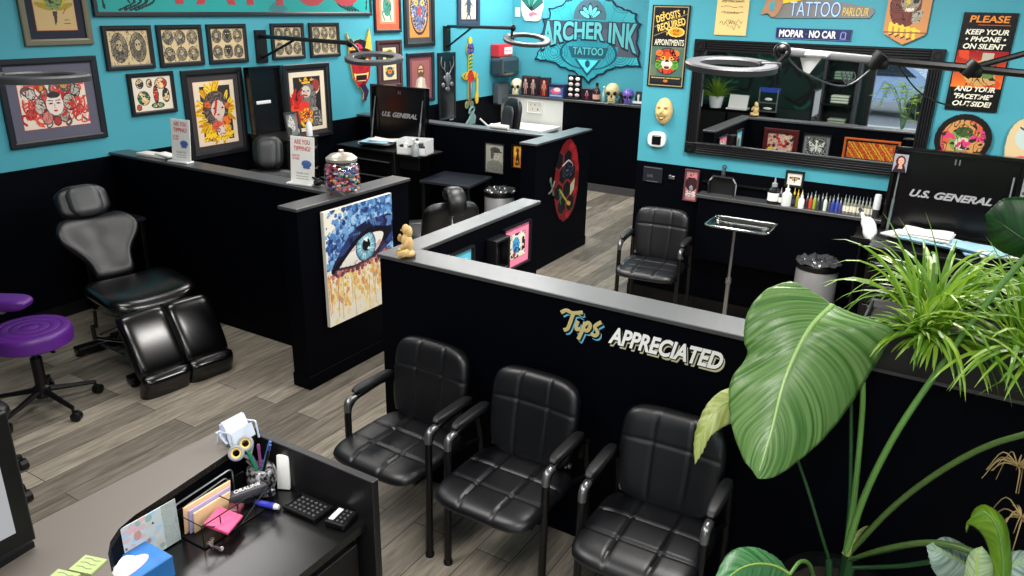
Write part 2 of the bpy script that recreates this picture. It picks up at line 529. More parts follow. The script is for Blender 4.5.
def framed(label, wall, c, w, h, cv_fn, fw=0.04, fcol=None, mats=(), depth=0.025, n=80, group=None, name='framed_print', pm=None):
    """mats: list of (width, colour) borders inside the frame, from outside in"""
    rz = {'L': RZ_LEFT, 'F': RZ_FRONT, 'B': RZ_BACK}[wall]
    t = thing(name, label, 'picture', c, rz, group)
    mb = MB(); frame_bars(mb, w, h, fw, 0, -depth)
    obj('frame', mb, fcol or M_bframe, t, 0.3)
    iw, ih = w - 2 * fw, h - 2 * fw; yy = -0.006
    mb = MB(); mb.box((0, -0.003, 0), (iw + .004, 0.006, ih + .004))
    for k, (mw, mc) in enumerate(mats):
        mbm = MB(); a, b = iw / 2, ih / 2
        o_ = [(-a, -b), (a, -b), (a, b), (-a, b)]; i_ = [(-a + mw, -b + mw), (a - mw, -b + mw), (a - mw, b - mw), (-a + mw, b - mw)]
        y0, y1 = yy + .0045, yy - 0.001 * (len(mats) - k)
        vs = [(x, y0, z) for x, z in o_] + [(x, y1, z) for x, z in o_] + [(x, y1, z) for x, z in i_] + [(x, y0, z) for x, z in i_]
        fs = []
        for L in range(3):
            for j in range(4): fs.append((L * 4 + j, L * 4 + (j + 1) % 4, L * 4 + 4 + (j + 1) % 4, L * 4 + 4 + j))
        mbm.add(vs, fs)
        obj('mat_board', mbm, mat('mat_board_%d_%d_%d' % tuple(mc), mc, 0.8), t, 0.3)
        iw -= 2 * mw; ih -= 2 * mw
    cv = cv_fn(iw / ih, n)
    paint_obj('print', cv, iw + .004, ih + .004, t, y=yy, thick=0.004, material=pm)
    return t
# ---------------------------------------------------------------- artwork drawn stroke by stroke
CREAM = (214, 190, 146); INK = (38, 36, 36)
def art_flash(seed, k=6, bg=(205, 183, 142)):
    """sheet of small tattoo designs in grey ink"""
    def fn(A, n):
        c = Cv(A, n, bg); rg = random.Random(seed)
        spots = [(A * (.18 + .32 * i), .25 + .5 * j) for i in range(3) for j in range(2)][:k] if k > 2 else [(A * .27, .5), (A * .73, .5)]
        for q, (x, y) in enumerate(spots):
            rx, ry = (A * .2, .42) if k == 2 else (A * .14, .21)
            c.ell(x, y, rx, ry, (150, 136, 112)); w = c.within_ell(x, y, rx, ry)
            c.blot(10, seed * 7 + q, .5, (104, 98, 88), w); c.contour(9, seed * 3 + q, INK, .16, w, 6)
            c.ring(x, y, rx, ry, .014, INK)
            c.ell(x, y + ry * .15, rx * .42, ry * .42, (186, 168, 134)); c.ring(x, y + ry * .15, rx * .42, ry * .42, .014, INK)
            for d in (-1, 1): c.ell(x + d * rx * .16, y + ry * .2, rx * .09, ry * .08, INK)
        for _ in range(70):
            x, y = rg.random() * A, rg.random(); a = rg.random() * 6
            c.curve([(x, y), (x + .05 * math.cos(a), y + .05 * math.sin(a)), (x + .04 * math.cos(a + 1), y + .1 * math.sin(a + 1))], .016, (84, 76, 66), 6)
        return c
    return fn
def art_animals(seed):
    def fn(A, n):
        c = art_flash(seed, 6)(A, n)
        for x, y in ((A * .5, .3), (A * .5, .78)):
            c.poly([(x - .13, y + .1), (x - .1, y + .2), (x - .04, y + .13), (x + .04, y + .13), (x + .1, y + .2), (x + .13, y + .1), (x + .06, y - .1), (x, y - .16), (x - .06, y - .1)], (52, 50, 48))
            for d in (-1, 1): c.ell(x + d * .05, y + .05, .022, .016, (220, 200, 160))
        return c
    return fn
def art_colorflash(A, n):
    c = Cv(A, n, (226, 214, 196)); rg = random.Random(4)
    pal = [(196, 58, 48), (52, 110, 78), (214, 160, 62), (60, 58, 60), (120, 160, 120), (200, 90, 60)]
    for x, y, rx, ry, k in ((A * .2, .8, .12, .13, 3), (A * .44, .8, .09, .12, 3), (A * .74, .78, .2, .16, 0), (A * .26, .38, .2, .2, 1), (A * .58, .46, .08, .24, 0), (A * .84, .42, .12, .2, 3), (A * .6, .14, .2, .08, 4), (A * .12, .12, .08, .08, 5)):
        c.ell(x, y, rx, ry, pal[k]); w = c.within_ell(x, y, rx, ry)
        c.blot(9, int(x * 100), .5, (232, 200, 150), w); c.contour(8, int(y * 100), INK, .14, w, 5); c.ring(x, y, rx, ry, .02, INK)
    return c
def art_faces(A, n):
    """pale faces wreathed in red ribbons and flowers"""
    c = Cv(A, n, (228, 214, 196)); rg = random.Random(8)
    c.blot(4, 6, .5, (226, 184, 168), (c.X > A * .05) & (c.X < A * .95) & (c.Y > .08) & (c.Y < .9))
    for k in range(110):
        x = A * (.08 + .84 * rg.random()); y = .1 + .76 * rg.random(); a = rg.random() * 6.28; L = .07 + .09 * rg.random()
        c.curve([(x, y), (x + L * math.cos(a), y + L * math.sin(a)), (x + 1.2 * L * math.cos(a + .9), y + 1.2 * L * math.sin(a + .9)), (x + 1.1 * L * math.cos(a + 1.7), y + 1.1 * L * math.sin(a + 1.7))], .022 + .03 * rg.random(), rg.choice([(198, 52, 50), (214, 84, 72), (170, 40, 44), (90, 84, 84), (214, 84, 72), (236, 200, 180)]), 8)
    for x, y, r, col in ((A * .27, .42, .15, (196, 188, 176)), (A * .73, .47, .16, (186, 176, 160)), (A * .17, .66, .11, (206, 200, 190)), (A * .84, .68, .12, (176, 170, 160)), (A * .32, .8, .10, (206, 160, 70)), (A * .68, .82, .10, (206, 170, 90)), (A * .62, .2, .12, (172, 160, 150)), (A * .36, .2, .13, (214, 130, 120)), (A * .5, .12, .09, (196, 60, 60)), (A * .12, .3, .08, (206, 90, 80)), (A * .88, .32, .08, (214, 100, 90))):
        c.ell(x, y, r * .82, r, col); w = c.within_ell(x, y, r * .82, r); c.contour(9, int(x * 90), (64, 56, 56), .16, w, 5); c.blot(9, int(x * 70), .66, (190, 56, 52), w); c.ring(x, y, r * .82, r, .014, INK)
    x, y = A * .5, .42
    c.ell(x, y + .02, .17, .21, (230, 216, 206)); c.ell(x, y + .2, .13, .06, (58, 50, 54))
    for d in (-1, 1):
        c.ell(x + d * .075, y + .04, .045, .018, (190, 60, 60)); c.ell(x + d * .075, y + .04, .018, .014, INK); c.line([(x + d * .03, y + .09), (x + d * .12, y + .1)], .016, INK)
        for k in range(3): c.curve([(x + d * (.3 + .1 * k), y - .2), (x + d * (.4 + .1 * k), y - .05), (x + d * (.36 + .12 * k), y + .14)], .03, (196, 56, 54), 8)
    c.line([(x, y + .03), (x - .012, y - .04), (x + .012, y - .045)], .012, (150, 110, 110)); c.ell(x, y - .1, .04, .02, (186, 44, 50))
    return c
def art_woman(A, n):
    c = Cv(A, n, (226, 208, 184)); x0, x1 = A * .14, A * .9
    c.rect(x0, .06, x1, .93, (52, 48, 46))
    rg = random.Random(3)
    for k in range(44):
        a = rg.random() * 6.28; q = .8 + .25 * rg.random(); x = A * .5 + A * .38 * q * math.cos(a); y = .5 + .42 * q * math.sin(a); b = a + rg.uniform(-.6, .6)
        c.ell(x, y, .11, .032, rg.choice([(236, 186, 40), (244, 204, 70), (214, 150, 30)]), b); c.line([(x - .08 * math.cos(b), y - .08 * math.sin(b)), (x + .08 * math.cos(b), y + .08 * math.sin(b))], .008, (90, 60, 30))
    c.ell(A * .5, .58, A * .32, .27, (72, 60, 56)); w = c.within_ell(A * .5, .58, A * .32, .27); c.contour(7, 12, (128, 112, 104), .16, w, 5)
    c.ell(A * .55, .55, A * .17, .15, (214, 194, 180)); c.poly([(A * .5, .44), (A * .66, .44), (A * .62, .34), (A * .5, .34)], (206, 186, 172))
    c.poly([(A * .5, .7), (A * .56, .7), (A * .5, .5), (A * .42, .44)], (200, 52, 44)); c.ell(A * .55, .47, .03, .012, (190, 40, 40))
    for d in (-.07, .09): c.ell(A * .55 + d, .575, .025, .012, INK)
    for x, y, r, col in ((A * .3, .64, .06, (232, 96, 40)), (A * .8, .6, .06, (226, 110, 50)), (A * .74, .36, .09, (236, 120, 50)), (A * .5, .3, .1, (222, 90, 70)), (A * .62, .2, .11, (228, 200, 190)), (A * .76, .24, .07, (240, 180, 60))):
        c.ell(x, y, r, r * .8, col); w = c.within_ell(x, y, r, r * .8); c.contour(9, int(x * 77), (60, 40, 40), .14, w, 5)
    for k in range(9): c.ell(A * (.2 + .08 * k), .12 + .03 * math.sin(k), .07, .035, (244, 200, 52), .5 * (-1) ** k); c.line([(A * (.16 + .08 * k), .1), (A * (.26 + .08 * k), .14)], .01, INK)
    return c
def art_king(A, n):
    c = Cv(A, n, (228, 212, 186)); c.rect(A * .1, .06, A * .88, .92, (40, 36, 36))
    c.ell(A * .68, .74, A * .17, .13, (222, 206, 180)); c.ell(A * .72, .76, A * .13, .11, (150, 60, 50))
    c.poly([(A * .3, .8), (A * .28, .9), (A * .38, .84), (A * .46, .93), (A * .54, .84), (A * .64, .9), (A * .62, .8)], (232, 170, 40)); c.ring(A * .46, .82, A * .17, .03, .014, INK)
    c.ell(A * .5, .56, A * .25, .25, (120, 112, 108)); w = c.within_ell(A * .5, .56, A * .25, .25); c.contour(8, 5, (40, 38, 40), .2, w, 5)
    c.ell(A * .45, .67, A * .13, .1, (208, 194, 180))
    for d in (-.05, .05): c.ell(A * .45 + d, .68, .022, .013, INK)
    c.line([(A * .45, .67), (A * .44, .63)], .012, INK); c.ell(A * .45, .605, .04, .012, (80, 70, 68))
    rg = random.Random(2)
    for k in range(30):
        a = 1.6 + rg.random() * 3; x, y = A * .34, .42; L = .1 + .16 * rg.random()
        c.curve([(x, y), (x + L * math.cos(a), y + L * math.sin(a)), (x + 1.3 * L * math.cos(a - .5), y + 1.3 * L * math.sin(a - .5))], .04, rg.choice([(214, 50, 40), (232, 84, 40), (190, 36, 34)]), 7)
    c.ell(A * .37, .42, A * .15, .1, (222, 60, 44)); c.ell(A * .42, .27, A * .2, .12, (216, 84, 44)); w = c.within_ell(A * .42, .27, A * .2, .12); c.contour(8, 9, (240, 190, 60), .25, w, 4); c.contour(6, 3, INK, .12, w, 5)
    c.poly([(A * .62, .46), (A * .86, .3), (A * .86, .08), (A * .58, .08)], (74, 72, 74)); c.contour(7, 21, (168, 160, 150), .2, c.inpoly([(A * .62, .46), (A * .86, .3), (A * .86, .08), (A * .58, .08)]), 6)
    for x, y in ((A * .3, .13), (A * .54, .15), (A * .42, .09)): c.ell(x, y, .06, .03, (232, 180, 50), x * 9)
    c.ring(A * .44, .27, .05, .045, .016, INK)
    return c
def art_skullplant(A, n):
    c = Cv(A, n, (196, 168, 118))
    for k in range(7): a = .3 + k * .42; c.ell(A * .5 + .2 * math.cos(a), .36 + .2 * math.sin(a), .18, .05, (192, 170, 50) if k % 2 else (160, 140, 40), a)
    c.ell(A * .5, .56, .17, .2, (120, 142, 84)); w = c.within_ell(A * .5, .56, .17, .2); c.contour(8, 3, (50, 60, 40), .16, w, 5)
    for d in (-1, 1): c.ell(A * .5 + d * .07, .58, .04, .05, INK)
    c.poly([(A * .44, .34), (A * .56, .34), (A * .52, .16), (A * .47, .08)], (60, 56, 50)); c.line([(A * .7, .3), (A * .8, .4)], .014, (170, 50, 40)); c.line([(A * .7, .12), (A * .84, .12)], .02, INK); c.line([(A * .72, .18), (A * .82, .18)], .02, INK)
    return c
def art_tealfigure(A, n):
    c = Cv(A, n, (196, 120, 90)); c.rect(A * .12, .06, A * .88, .96, (198, 186, 160))
    c.ell(A * .5, .72, .11, .14, (200, 160, 140)); c.ell(A * .48, .45, .17, .26, (56, 128, 110)); c.contour(7, 4, INK, .16, c.within_ell(A * .48, .45, .17, .26), 5)
    c.ell(A * .52, .86, .14, .06, (170, 40, 40)); c.curve([(A * .3, .1), (A * .2, .3), (A * .6, .25), (A * .7, .1)], .05, (60, 120, 100)); c.ell(A * .6, .6, .05, .05, (214, 90, 60))
    return c
def art_owl(A, n):
    c = Cv(A, n, (186, 130, 66)); c.ell(A * .5, .55, A * .42, .42, (46, 58, 88)); w = c.within_ell(A * .5, .55, A * .42, .42); c.contour(7, 6, (160, 170, 190), .22, w, 6); c.contour(5, 16, (200, 120, 60), .14, w, 5)
    c.poly([(A * .5, .98), (A * .16, .5), (A * .5, .08), (A * .84, .5)], (70, 82, 112)); c.contour(8, 26, (150, 150, 172), .16, c.inpoly([(A * .5, .98), (A * .16, .5), (A * .5, .08), (A * .84, .5)]), 6)
    for d in (-1, 1): c.ell(A * .5 + d * .1, .66, .06, .05, (220, 180, 60)); c.ell(A * .5 + d * .1, .66, .025, .025, INK)
    c.ell(A * .5, .5, .05, .1, (190, 60, 50)); c.ring(A * .5, .52, A * .44, .45, .03, (60, 40, 30))
    return c
def art_twoprints(A, n):
    c = Cv(A, n, (60, 34, 36))
    for y0, y1, k in ((.55, .98, 1), (.03, .48, 2)):
        c.rect(A * .1, y0, A * .9, y1, (214, 196, 160)); y = (y0 + y1) / 2
        c.ell(A * .5, y, A * .28, .16, (150, 130, 60) if k == 1 else (62, 92, 96)); c.contour(8, k, INK, .18, c.within_ell(A * .5, y, A * .28, .16), 5)
        c.ell(A * .5, y + .01, A * .13, .07, (226, 120, 40)); c.ell(A * .5, y + .02, .03, .03, INK)
        for d in (-1, 1): c.poly([(A * .5 + d * .1, y + .08), (A * .5 + d * .24, y + .17), (A * .5 + d * .2, y)], (200, 160, 50))
    return c
def art_portrait(A, n):
    """bearded man in a pale dressing gown with dark glasses"""
    c = Cv(A, n, (150, 90, 88)); c.rect(A * .5, .1, A * .62, .9, (168, 108, 100)); c.ell(A * .5, .7, .17, .2, (96, 66, 44)); c.ell(A * .5, .72, .115, .14, (206, 164, 136)); c.ell(A * .5, .61, .1, .08, (104, 74, 50))
    c.rect(A * .5 - .11, .72, A * .5 + .11, .765, (20, 18, 18)); c.poly([(A * .1, 0), (A * .26, .46), (A * .5, .54), (A * .74, .46), (A * .9, 0)], (196, 176, 160)); c.poly([(A * .42, .5), (A * .58, .5), (A * .54, .05), (A * .46, .05)], (226, 214, 200))
    c.line([(A * .3, .4), (A * .2, .1)], .02, (120, 84, 76)); c.rect(A * .34, .2, A * .46, .36, (224, 206, 190)); c.line([(A * .74, .4), (A * .82, .1)], .02, (120, 84, 76))
    return c
def art_bluefigure(A, n):
    c = Cv(A, n, (206, 194, 164)); c.ell(A * .5, .42, .12, .3, (58, 72, 104)); c.ell(A * .5, .78, .1, .11, (70, 84, 112)); c.contour(8, 2, INK, .2, c.within_ell(A * .5, .5, .2, .42), 5)
    for d in (-1, 1): c.line([(A * .5, .25), (A * .5 + d * .12, .03)], .06, (58, 72, 104)); c.line([(A * .5, .6), (A * .5 + d * .24, .42)], .04, (58, 72, 104))
    return c
def art_spiral(A, n):
    """black lacquer panel with a deer skull, antlers and small roses"""
    c = Cv(A, n, (16, 17, 22))
    return c
def art_eye(A, n):
    """watercolour eye, blue above, dripping orange and yellow below"""
    c = Cv(A, n, (236, 230, 214)); X, Y = c.X / A, c.Y; rg = random.Random(11)
    blues = [(46, 76, 132), (66, 110, 172), (96, 146, 200), (134, 178, 216), (52, 86, 146), (168, 196, 222), (40, 56, 104), (80, 126, 184), (110, 160, 206)]
    warm = [(236, 206, 120), (240, 220, 160), (230, 180, 96), (240, 228, 190), (222, 150, 104), (244, 234, 210), (238, 204, 140), (242, 226, 180)]
    for k in range(1500):
        x, y = rg.random(), .50 + .52 * rg.random(); r = .010 + .026 * rg.random(); a = rg.random() * 6
        if y > 1.0 - .34 * max(0, .5 - x) * 1.4 and rg.random() < .85: continue
        if x < .07 and rg.random() < .6: continue
        c.poly([(x * A + r * math.cos(a + q), y + r * math.sin(a + q)) for q in (0, 1.3, 2.5, 4.0, 5.2)], rg.choice(blues))
    for k in range(800):
        x, y = rg.random(), .46 * rg.random() ** .8; r = .008 + .024 * rg.random(); a = rg.random() * 6
        pal = warm if y < .38 else warm + [(206, 120, 110), (170, 84, 84)]
        c.poly([(x * A + r * .8 * math.cos(a + q), y + 1.3 * r * math.sin(a + q)) for q in (0, 1.3, 2.5, 4.0, 5.2)], rg.choice(pal if y > .14 else warm[1:2] + [(240, 230, 210)] * 3))
    for k in range(26):
        x = rg.random() * A; y = .2 + .28 * rg.random(); L = .1 + .22 * rg.random(); c.line([(x, y), (x + .004, y - L)], .006, rg.choice([(206, 150, 90), (190, 170, 150), (150, 150, 160), (226, 176, 70), (220, 120, 60)]))
    for k in range(150):
        x = A * (.1 + .85 * rg.random()); y = .42 + .09 * rg.random(); r = .012 + .02 * rg.random(); a = rg.random() * 6
        c.poly([(x + r * math.cos(a + q), y + r * math.sin(a + q)) for q in (0, 1.4, 3, 4.4)], rg.choice([(150, 72, 80), (186, 110, 104), (112, 54, 70), (206, 150, 130), (84, 52, 80)]))
    # dark socket, white, iris
    def blob(pts, col): c.poly([(p.x, p.y) for p in spline([(A * a, b, 0) for a, b in pts + pts[:1]], 70)], col)
    sock = [(.05, .49), (.16, .60), (.34, .745), (.56, .82), (.80, .83), (1.0, .80), (1.0, .60), (.88, .53), (.62, .47), (.3, .455)]
    blob(sock, (26, 30, 62)); sm = c.inpoly([(A * a, b) for a, b in sock]); c.blot(13, 4, .54, (46, 60, 116), sm, 2); c.blot(15, 9, .64, (86, 120, 180), sm & (Y > .72), 2)
    blob([(.12, .485), (.30, .60), (.50, .715), (.72, .745), (.92, .70), (.97, .66), (.84, .56), (.66, .48), (.4, .455)], (14, 14, 30))
    wh = [(.17, .49), (.30, .575), (.48, .665), (.66, .70), (.84, .675), (.80, .585), (.66, .51), (.42, .472)]
    blob(wh, (230, 226, 216)); wm = c.inpoly([(A * a, b) for a, b in wh]); c.blot(6, 5, .58, (196, 186, 182), wm, 2); c.blot(9, 15, .66, (206, 170, 164), wm, 2)
    ex, ey, er = A * .57, .60, .128
    for rr, col in ((1.08, (30, 50, 84)), (1.0, (80, 134, 164)), (.86, (124, 182, 204)), (.64, (176, 214, 216)), (.5, (100, 154, 174))): c.ell(ex, ey, er * rr * .95, er * rr, col)
    for k in range(44): a = k / 44 * 6.283; c.line([(ex + .5 * er * math.cos(a), ey + .5 * er * math.sin(a)), (ex + .93 * er * math.cos(a + .06), ey + .93 * er * math.sin(a + .06))], .005, rg.choice([(66, 118, 150), (196, 226, 226), (140, 192, 204)]))
    c.ell(ex + .006, ey + .012, er * .40, er * .44, (10, 12, 20)); c.poly([(ex - .03, ey + .065), (ex + .03, ey + .085), (ex + .022, ey + .035)], (240, 244, 248)); c.ell(ex + .035, ey - .025, .016, .011, (226, 238, 242))
    c.curve([(A * .08, .475), (A * .26, .575), (A * .46, .69), (A * .68, .735), (A * .95, .69)], .04, (12, 12, 26), 40)
    c.curve([(A * .12, .478), (A * .4, .46), (A * .66, .49), (A * .86, .59)], .014, (80, 44, 60), 30)
    for k in range(20): x = A * (.26 + .68 * k / 20); y = .64 + .11 * math.sin(k / 20 * 2.6); c.line([(x, y), (x + .03 - .004 * k, y + .06)], .007, (12, 12, 26))
    return c
def art_hex(A, n):
    """scarlet oval of hexagon cells with a dark figure, sprayed on black"""
    c = Cv(A, n, (6, 6, 9)); q = ((c.X - A * .56) / (A * .46)) ** 2 + ((c.Y - .5) / .5) ** 2
    c.mask = q < 1 + .25 * (c.nz(14, 3) - .5)
    c.put(q < .98, (122, 16, 24)); c.put((q < .9) & (c.nz(6, 5) > .5) & (c.X > A * .3), (176, 32, 36))
    rr = .125
    for row in range(-1, 6):
        for colm in range(-1, 4):
            x = A * .56 + (colm - 1) * rr * 1.75 + (row % 2) * rr * .875; y = .02 + row * rr * 1.5
            hx = [(x + rr * .96 * math.cos(PI / 6 + PI / 3 * k), y + rr * .96 * math.sin(PI / 6 + PI / 3 * k)) for k in range(6)]
            hi = [(x + rr * .86 * math.cos(PI / 6 + PI / 3 * k), y + rr * .86 * math.sin(PI / 6 + PI / 3 * k)) for k in range(6)]
            inner = (x - A * .5) ** 2 / (A * .34) ** 2 + (y - .5) ** 2 / .42 ** 2 < 1
            if inner: c.put(c.inpoly(hx) & c.mask, (134, 44, 38)); c.put(c.inpoly(hi) & c.mask, (12, 10, 16))
            else: c.put((c.inpoly(hx) & ~c.inpoly(hi)) & c.mask, (96, 10, 18))
    c.poly([(A * .7, .44), (A * .86, .5), (A * .84, .36), (A * .7, .3)], (190, 184, 150)); c.line([(A * .3, .42), (A * .62, .22)], .03, (150, 150, 70)); c.line([(A * .62, .22), (A * .7, .2)], .05, (206, 160, 60)); c.line([(A * .3, .42), (A * .36, .24)], .02, (40, 120, 80))
    c.curve([(A * .38, .7), (A * .6, .74), (A * .76, .66)], .02, (210, 200, 190)); c.ell(A * .58, .62, A * .2, .1, (20, 22, 34)); c.contour(8, 4, (90, 96, 110), .1, c.within_ell(A * .58, .62, A * .2, .1), 5)
    return c
def art_plain(bg, blobs, seed=1, line=True):
    def fn(A, n):
        c = Cv(A, n, bg)
        for x, y, rx, ry, col in blobs:
            c.ell(A * x, y, rx, ry, col)
            if line: c.contour(8, seed + int(x * 50), INK, .13, c.within_ell(A * x, y, rx, ry), 5)
        return c
    return fn
def art_pinkbeast(A, n):
    c = Cv(A, n, (222, 214, 196)); c.blot(7, 3, .55, (30, 30, 34)); c.ell(A * .46, .52, .27, .34, (72, 160, 214)); c.contour(6, 8, (24, 40, 70), .16, c.within_ell(A * .46, .52, .27, .34), 5)
    for d in (-1, 1): c.ell(A * .46 + d * .09, .56, .045, .035, (20, 24, 40))
    c.ell(A * .46, .36, .08, .1, (52, 60, 120)); c.ell(A * .36, .16, .12, .1, (150, 60, 60)); c.line([(A * .7, .8), (A * .95, .96)], .05, (236, 226, 200)); c.line([(A * .66, .2), (A * .95, .1)], .05, (236, 226, 200))
    return c
def art_soldier(A, n):
    c = Cv(A, n, (158, 158, 148)); c.poly([(0, 0), (A * .1, .34), (A * .4, .44), (A * .7, .44), (A * .95, .3), (A, 0)], (122, 122, 114)); c.ell(A * .56, .62, .15, .19, (176, 172, 160)); c.ell(A * .52, .78, .2, .1, (70, 70, 66)); c.line([(A * .3, .74), (A * .86, .72)], .04, (52, 52, 50))
    for d in (-.06, .06): c.ell(A * .58 + d, .64, .028, .014, (30, 30, 30))
    c.line([(A * .58, .6), (A * .6, .56)], .014, (90, 88, 80)); c.line([(A * .53, .52), (A * .64, .52)], .014, (90, 70, 66)); c.ell(A * .36, .62, .07, .16, (84, 82, 78)); c.contour(7, 3, (90, 90, 84), .1, c.Y < .4, 5)
    return c
def art_tickets(A, n):
    c = Cv(A, n, (204, 120, 36)); c.rect(0, .5, A, 1, (222, 160, 50)); c.poly([(A * .3, .1), (A * .42, .7), (A * .6, .75), (A * .74, .1)], (60, 36, 20)); c.ell(A * .5, .78, .09, .1, (84, 50, 30)); c.blot(8, 2, .62, (240, 196, 90)); c.rect(0, 0, A * .12, 1, (20, 16, 14))
    return c
def art_redmaze(A, n):
    c = Cv(A, n, (172, 42, 30)); c.contour(5, 3, (226, 150, 60), .2, None, 7)
    for k in range(14): c.line([(A * (.07 * k - .1), -.05), (A * (.07 * k + .22), 1.05)], .045, (236, 190, 50) if k % 3 else (206, 60, 34))
    c.contour(7, 9, (40, 16, 16), .08, None, 6)
    return c
def art_moth(A, n):
    c = Cv(A, n, (30, 30, 32))
    for d in (-1, 1):
        c.poly([(A * .5, .5), (A * .5 + d * A * .4, .82), (A * .5 + d * A * .34, .5)], (206, 204, 196)); c.poly([(A * .5, .5), (A * .5 + d * A * .3, .42), (A * .5 + d * A * .2, .12)], (186, 184, 178)); c.ell(A * .5 + d * A * .26, .62, .05, .05, (30, 30, 32))
    c.ell(A * .5, .5, .05, .3, (226, 222, 214)); c.ell(A * .5, .8, .07, .07, (226, 222, 214)); c.contour(7, 5, (230, 228, 220), .08, None, 6)
    return c
def art_redflowers(A, n):
    c = Cv(A, n, (200, 170, 150)); rg = random.Random(5)
    for k in range(40): c.ell(A * rg.random(), rg.random(), .09, .08, rg.choice([(196, 50, 56), (214, 90, 84), (60, 44, 44), (220, 190, 160), (150, 30, 40)]))
    c.contour(8, 5, INK, .09, None, 6); c.ell(A * .88, .14, .12, .12, (226, 190, 40))
    return c
def art_deposit(A, n):
    c = Cv(A, n, (26, 26, 30)); c.rect(A * .035, .015, A * .965, .985, (150, 136, 100)); c.rect(A * .06, .028, A * .94, .972, (30, 30, 34))
    c.rect(A * .06, .13, A * .94, .5, (74, 104, 92)); c.put((c.Y > .13) & (c.Y < .5) & (c.nz(5, 3) > .56) & (c.X > A * .06) & (c.X < A * .94), (96, 112, 90))
    c.ell(A * .5, .32, A * .33, .17, (40, 60, 58)); c.ell(A * .5, .32, A * .3, .155, (196, 62, 44)); 
    for d in (-1, 1):
        c.ell(A * .5 + d * A * .22, .42, .05, .04, (214, 110, 60)); c.ell(A * .5 + d * A * .2, .28, .06, .06, (90, 150, 60)); c.ell(A * .5 + d * .055, .36, .035, .022, (232, 190, 80)); c.ell(A * .5 + d * .055, .36, .013, .013, INK)
        for k in range(3): c.line([(A * .5 + d * .06, .3 + .03 * k), (A * .5 + d * .15, .31 + .04 * k)], .009, INK)
    c.contour(9, 6, (50, 20, 20), .1, c.within_ell(A * .5, .32, A * .3, .155), 6); c.ell(A * .5, .39, .03, .05, (226, 90, 40)); c.ell(A * .5, .29, .075, .05, (226, 216, 196)); c.ell(A * .5, .325, .03, .014, (30, 26, 26)); c.ell(A * .5, .25, .055, .03, (200, 196, 170)); c.ell(A * .5, .245, .04, .018, (120, 30, 30))
    c.rect(A * .06, .055, A * .94, .13, (38, 38, 40)); c.ell(A * .5, .078, .03, .018, (190, 110, 50))
    for k in range(22): x = A * (.1 + .8 * k / 22); c.rect(x, .108, x + A * .022, .12, (206, 180, 110))
    c.ell(A * .68, .68, A * .2, .052, (232, 150, 40)); c.ring(A * .68, .68, A * .2, .052, .01, (250, 206, 110))
    for x, y in ((.3, .91), (.44, .66), (.84, .92), (.86, .77)): c.line([(A * x, y - .016), (A * x, y + .016)], .008, (226, 186, 90)); c.line([(A * x - .012, y), (A * x + .012, y)], .006, (226, 186, 90))
    c.line([(A * .1, .74), (A * .94, .9)], .007, (150, 136, 100)); c.line([(A * .1, .63), (A * .46, .7)], .007, (150, 136, 100))
    return c
def art_please(A, n):
    c = Cv(A, n, (15, 13, 14)); Y = c.Y
    t = np.clip((Y - .24) / .36, 0, 1)[..., None]
    m = (Y > .24) & (Y < .62) & (c.X > A * .03) & (c.X < A * .97)
    g = (1 - t) * np.array(rgb(226, 120, 40)) + t * np.array(rgb(150, 26, 26)); c.c[m] = g[m]
    c.blot(7, 3, .6, (206, 70, 36), m, 2); c.rect(A * .3, .875, A * .9, .88, (190, 90, 40))
    c.poly([(A * .3, .3), (A * .38, .5), (A * .6, .54), (A * .78, .44), (A * .86, .28), (A * .5, .26)], (196, 150, 90)); c.contour(8, 4, INK, .14, (Y > .26) & (Y < .54) & (c.X > A * .3) & (c.X < A * .86), 5)
    c.rect(A * .5, .52, A * .72, .6, (176, 170, 150)); c.ell(A * .42, .4, .05, .05, (220, 190, 110)); c.ell(A * .68, .38, .06, .04, (90, 120, 60)); c.ell(A * .3, .38, .03, .06, (196, 160, 60))
    return c
def art_disc(A, n):
    c = Cv(A, n, (18, 15, 14)); q = ((c.X - A * .5) / (A * .5)) ** 2 + ((c.Y - .5) / .5) ** 2; c.mask = q < 1 + .05 * (c.nz(26, 2) - .5)
    c.put(q < .62, (196, 140, 80)); w = q < .62
    c.blot(4, 3, .52, (200, 90, 60), w); c.ell(A * .46, .5, .2, .24, (110, 150, 70)); c.ell(A * .5, .66, .16, .1, (60, 84, 40)); c.ell(A * .5, .42, .13, .13, (206, 190, 170)); c.blot(7, 8, .6, (206, 60, 110), w); c.contour(6, 6, INK, .16, w, 5)
    return c
def art_board(A, n):
    c = Cv(A, n, (214, 190, 146)); a, b = A / 2, .5; c.mask = (abs((c.X - a) / a) ** 3.2 + abs((c.Y - b) / b) ** 2.4) < 1
    c.ell(A * .45, .62, .28, .25, (190, 206, 200)); c.curve([(A * .2, .8), (A * .45, .65), (A * .4, .4)], .03, (50, 60, 70)); c.ell(A * .35, .18, .14, .08, (220, 70, 90)); c.ell(A * .6, .12, .12, .07, (230, 110, 60)); c.curve([(A * .6, .85), (A * .8, .6), (A * .6, .5)], .025, (70, 80, 90))
    return c
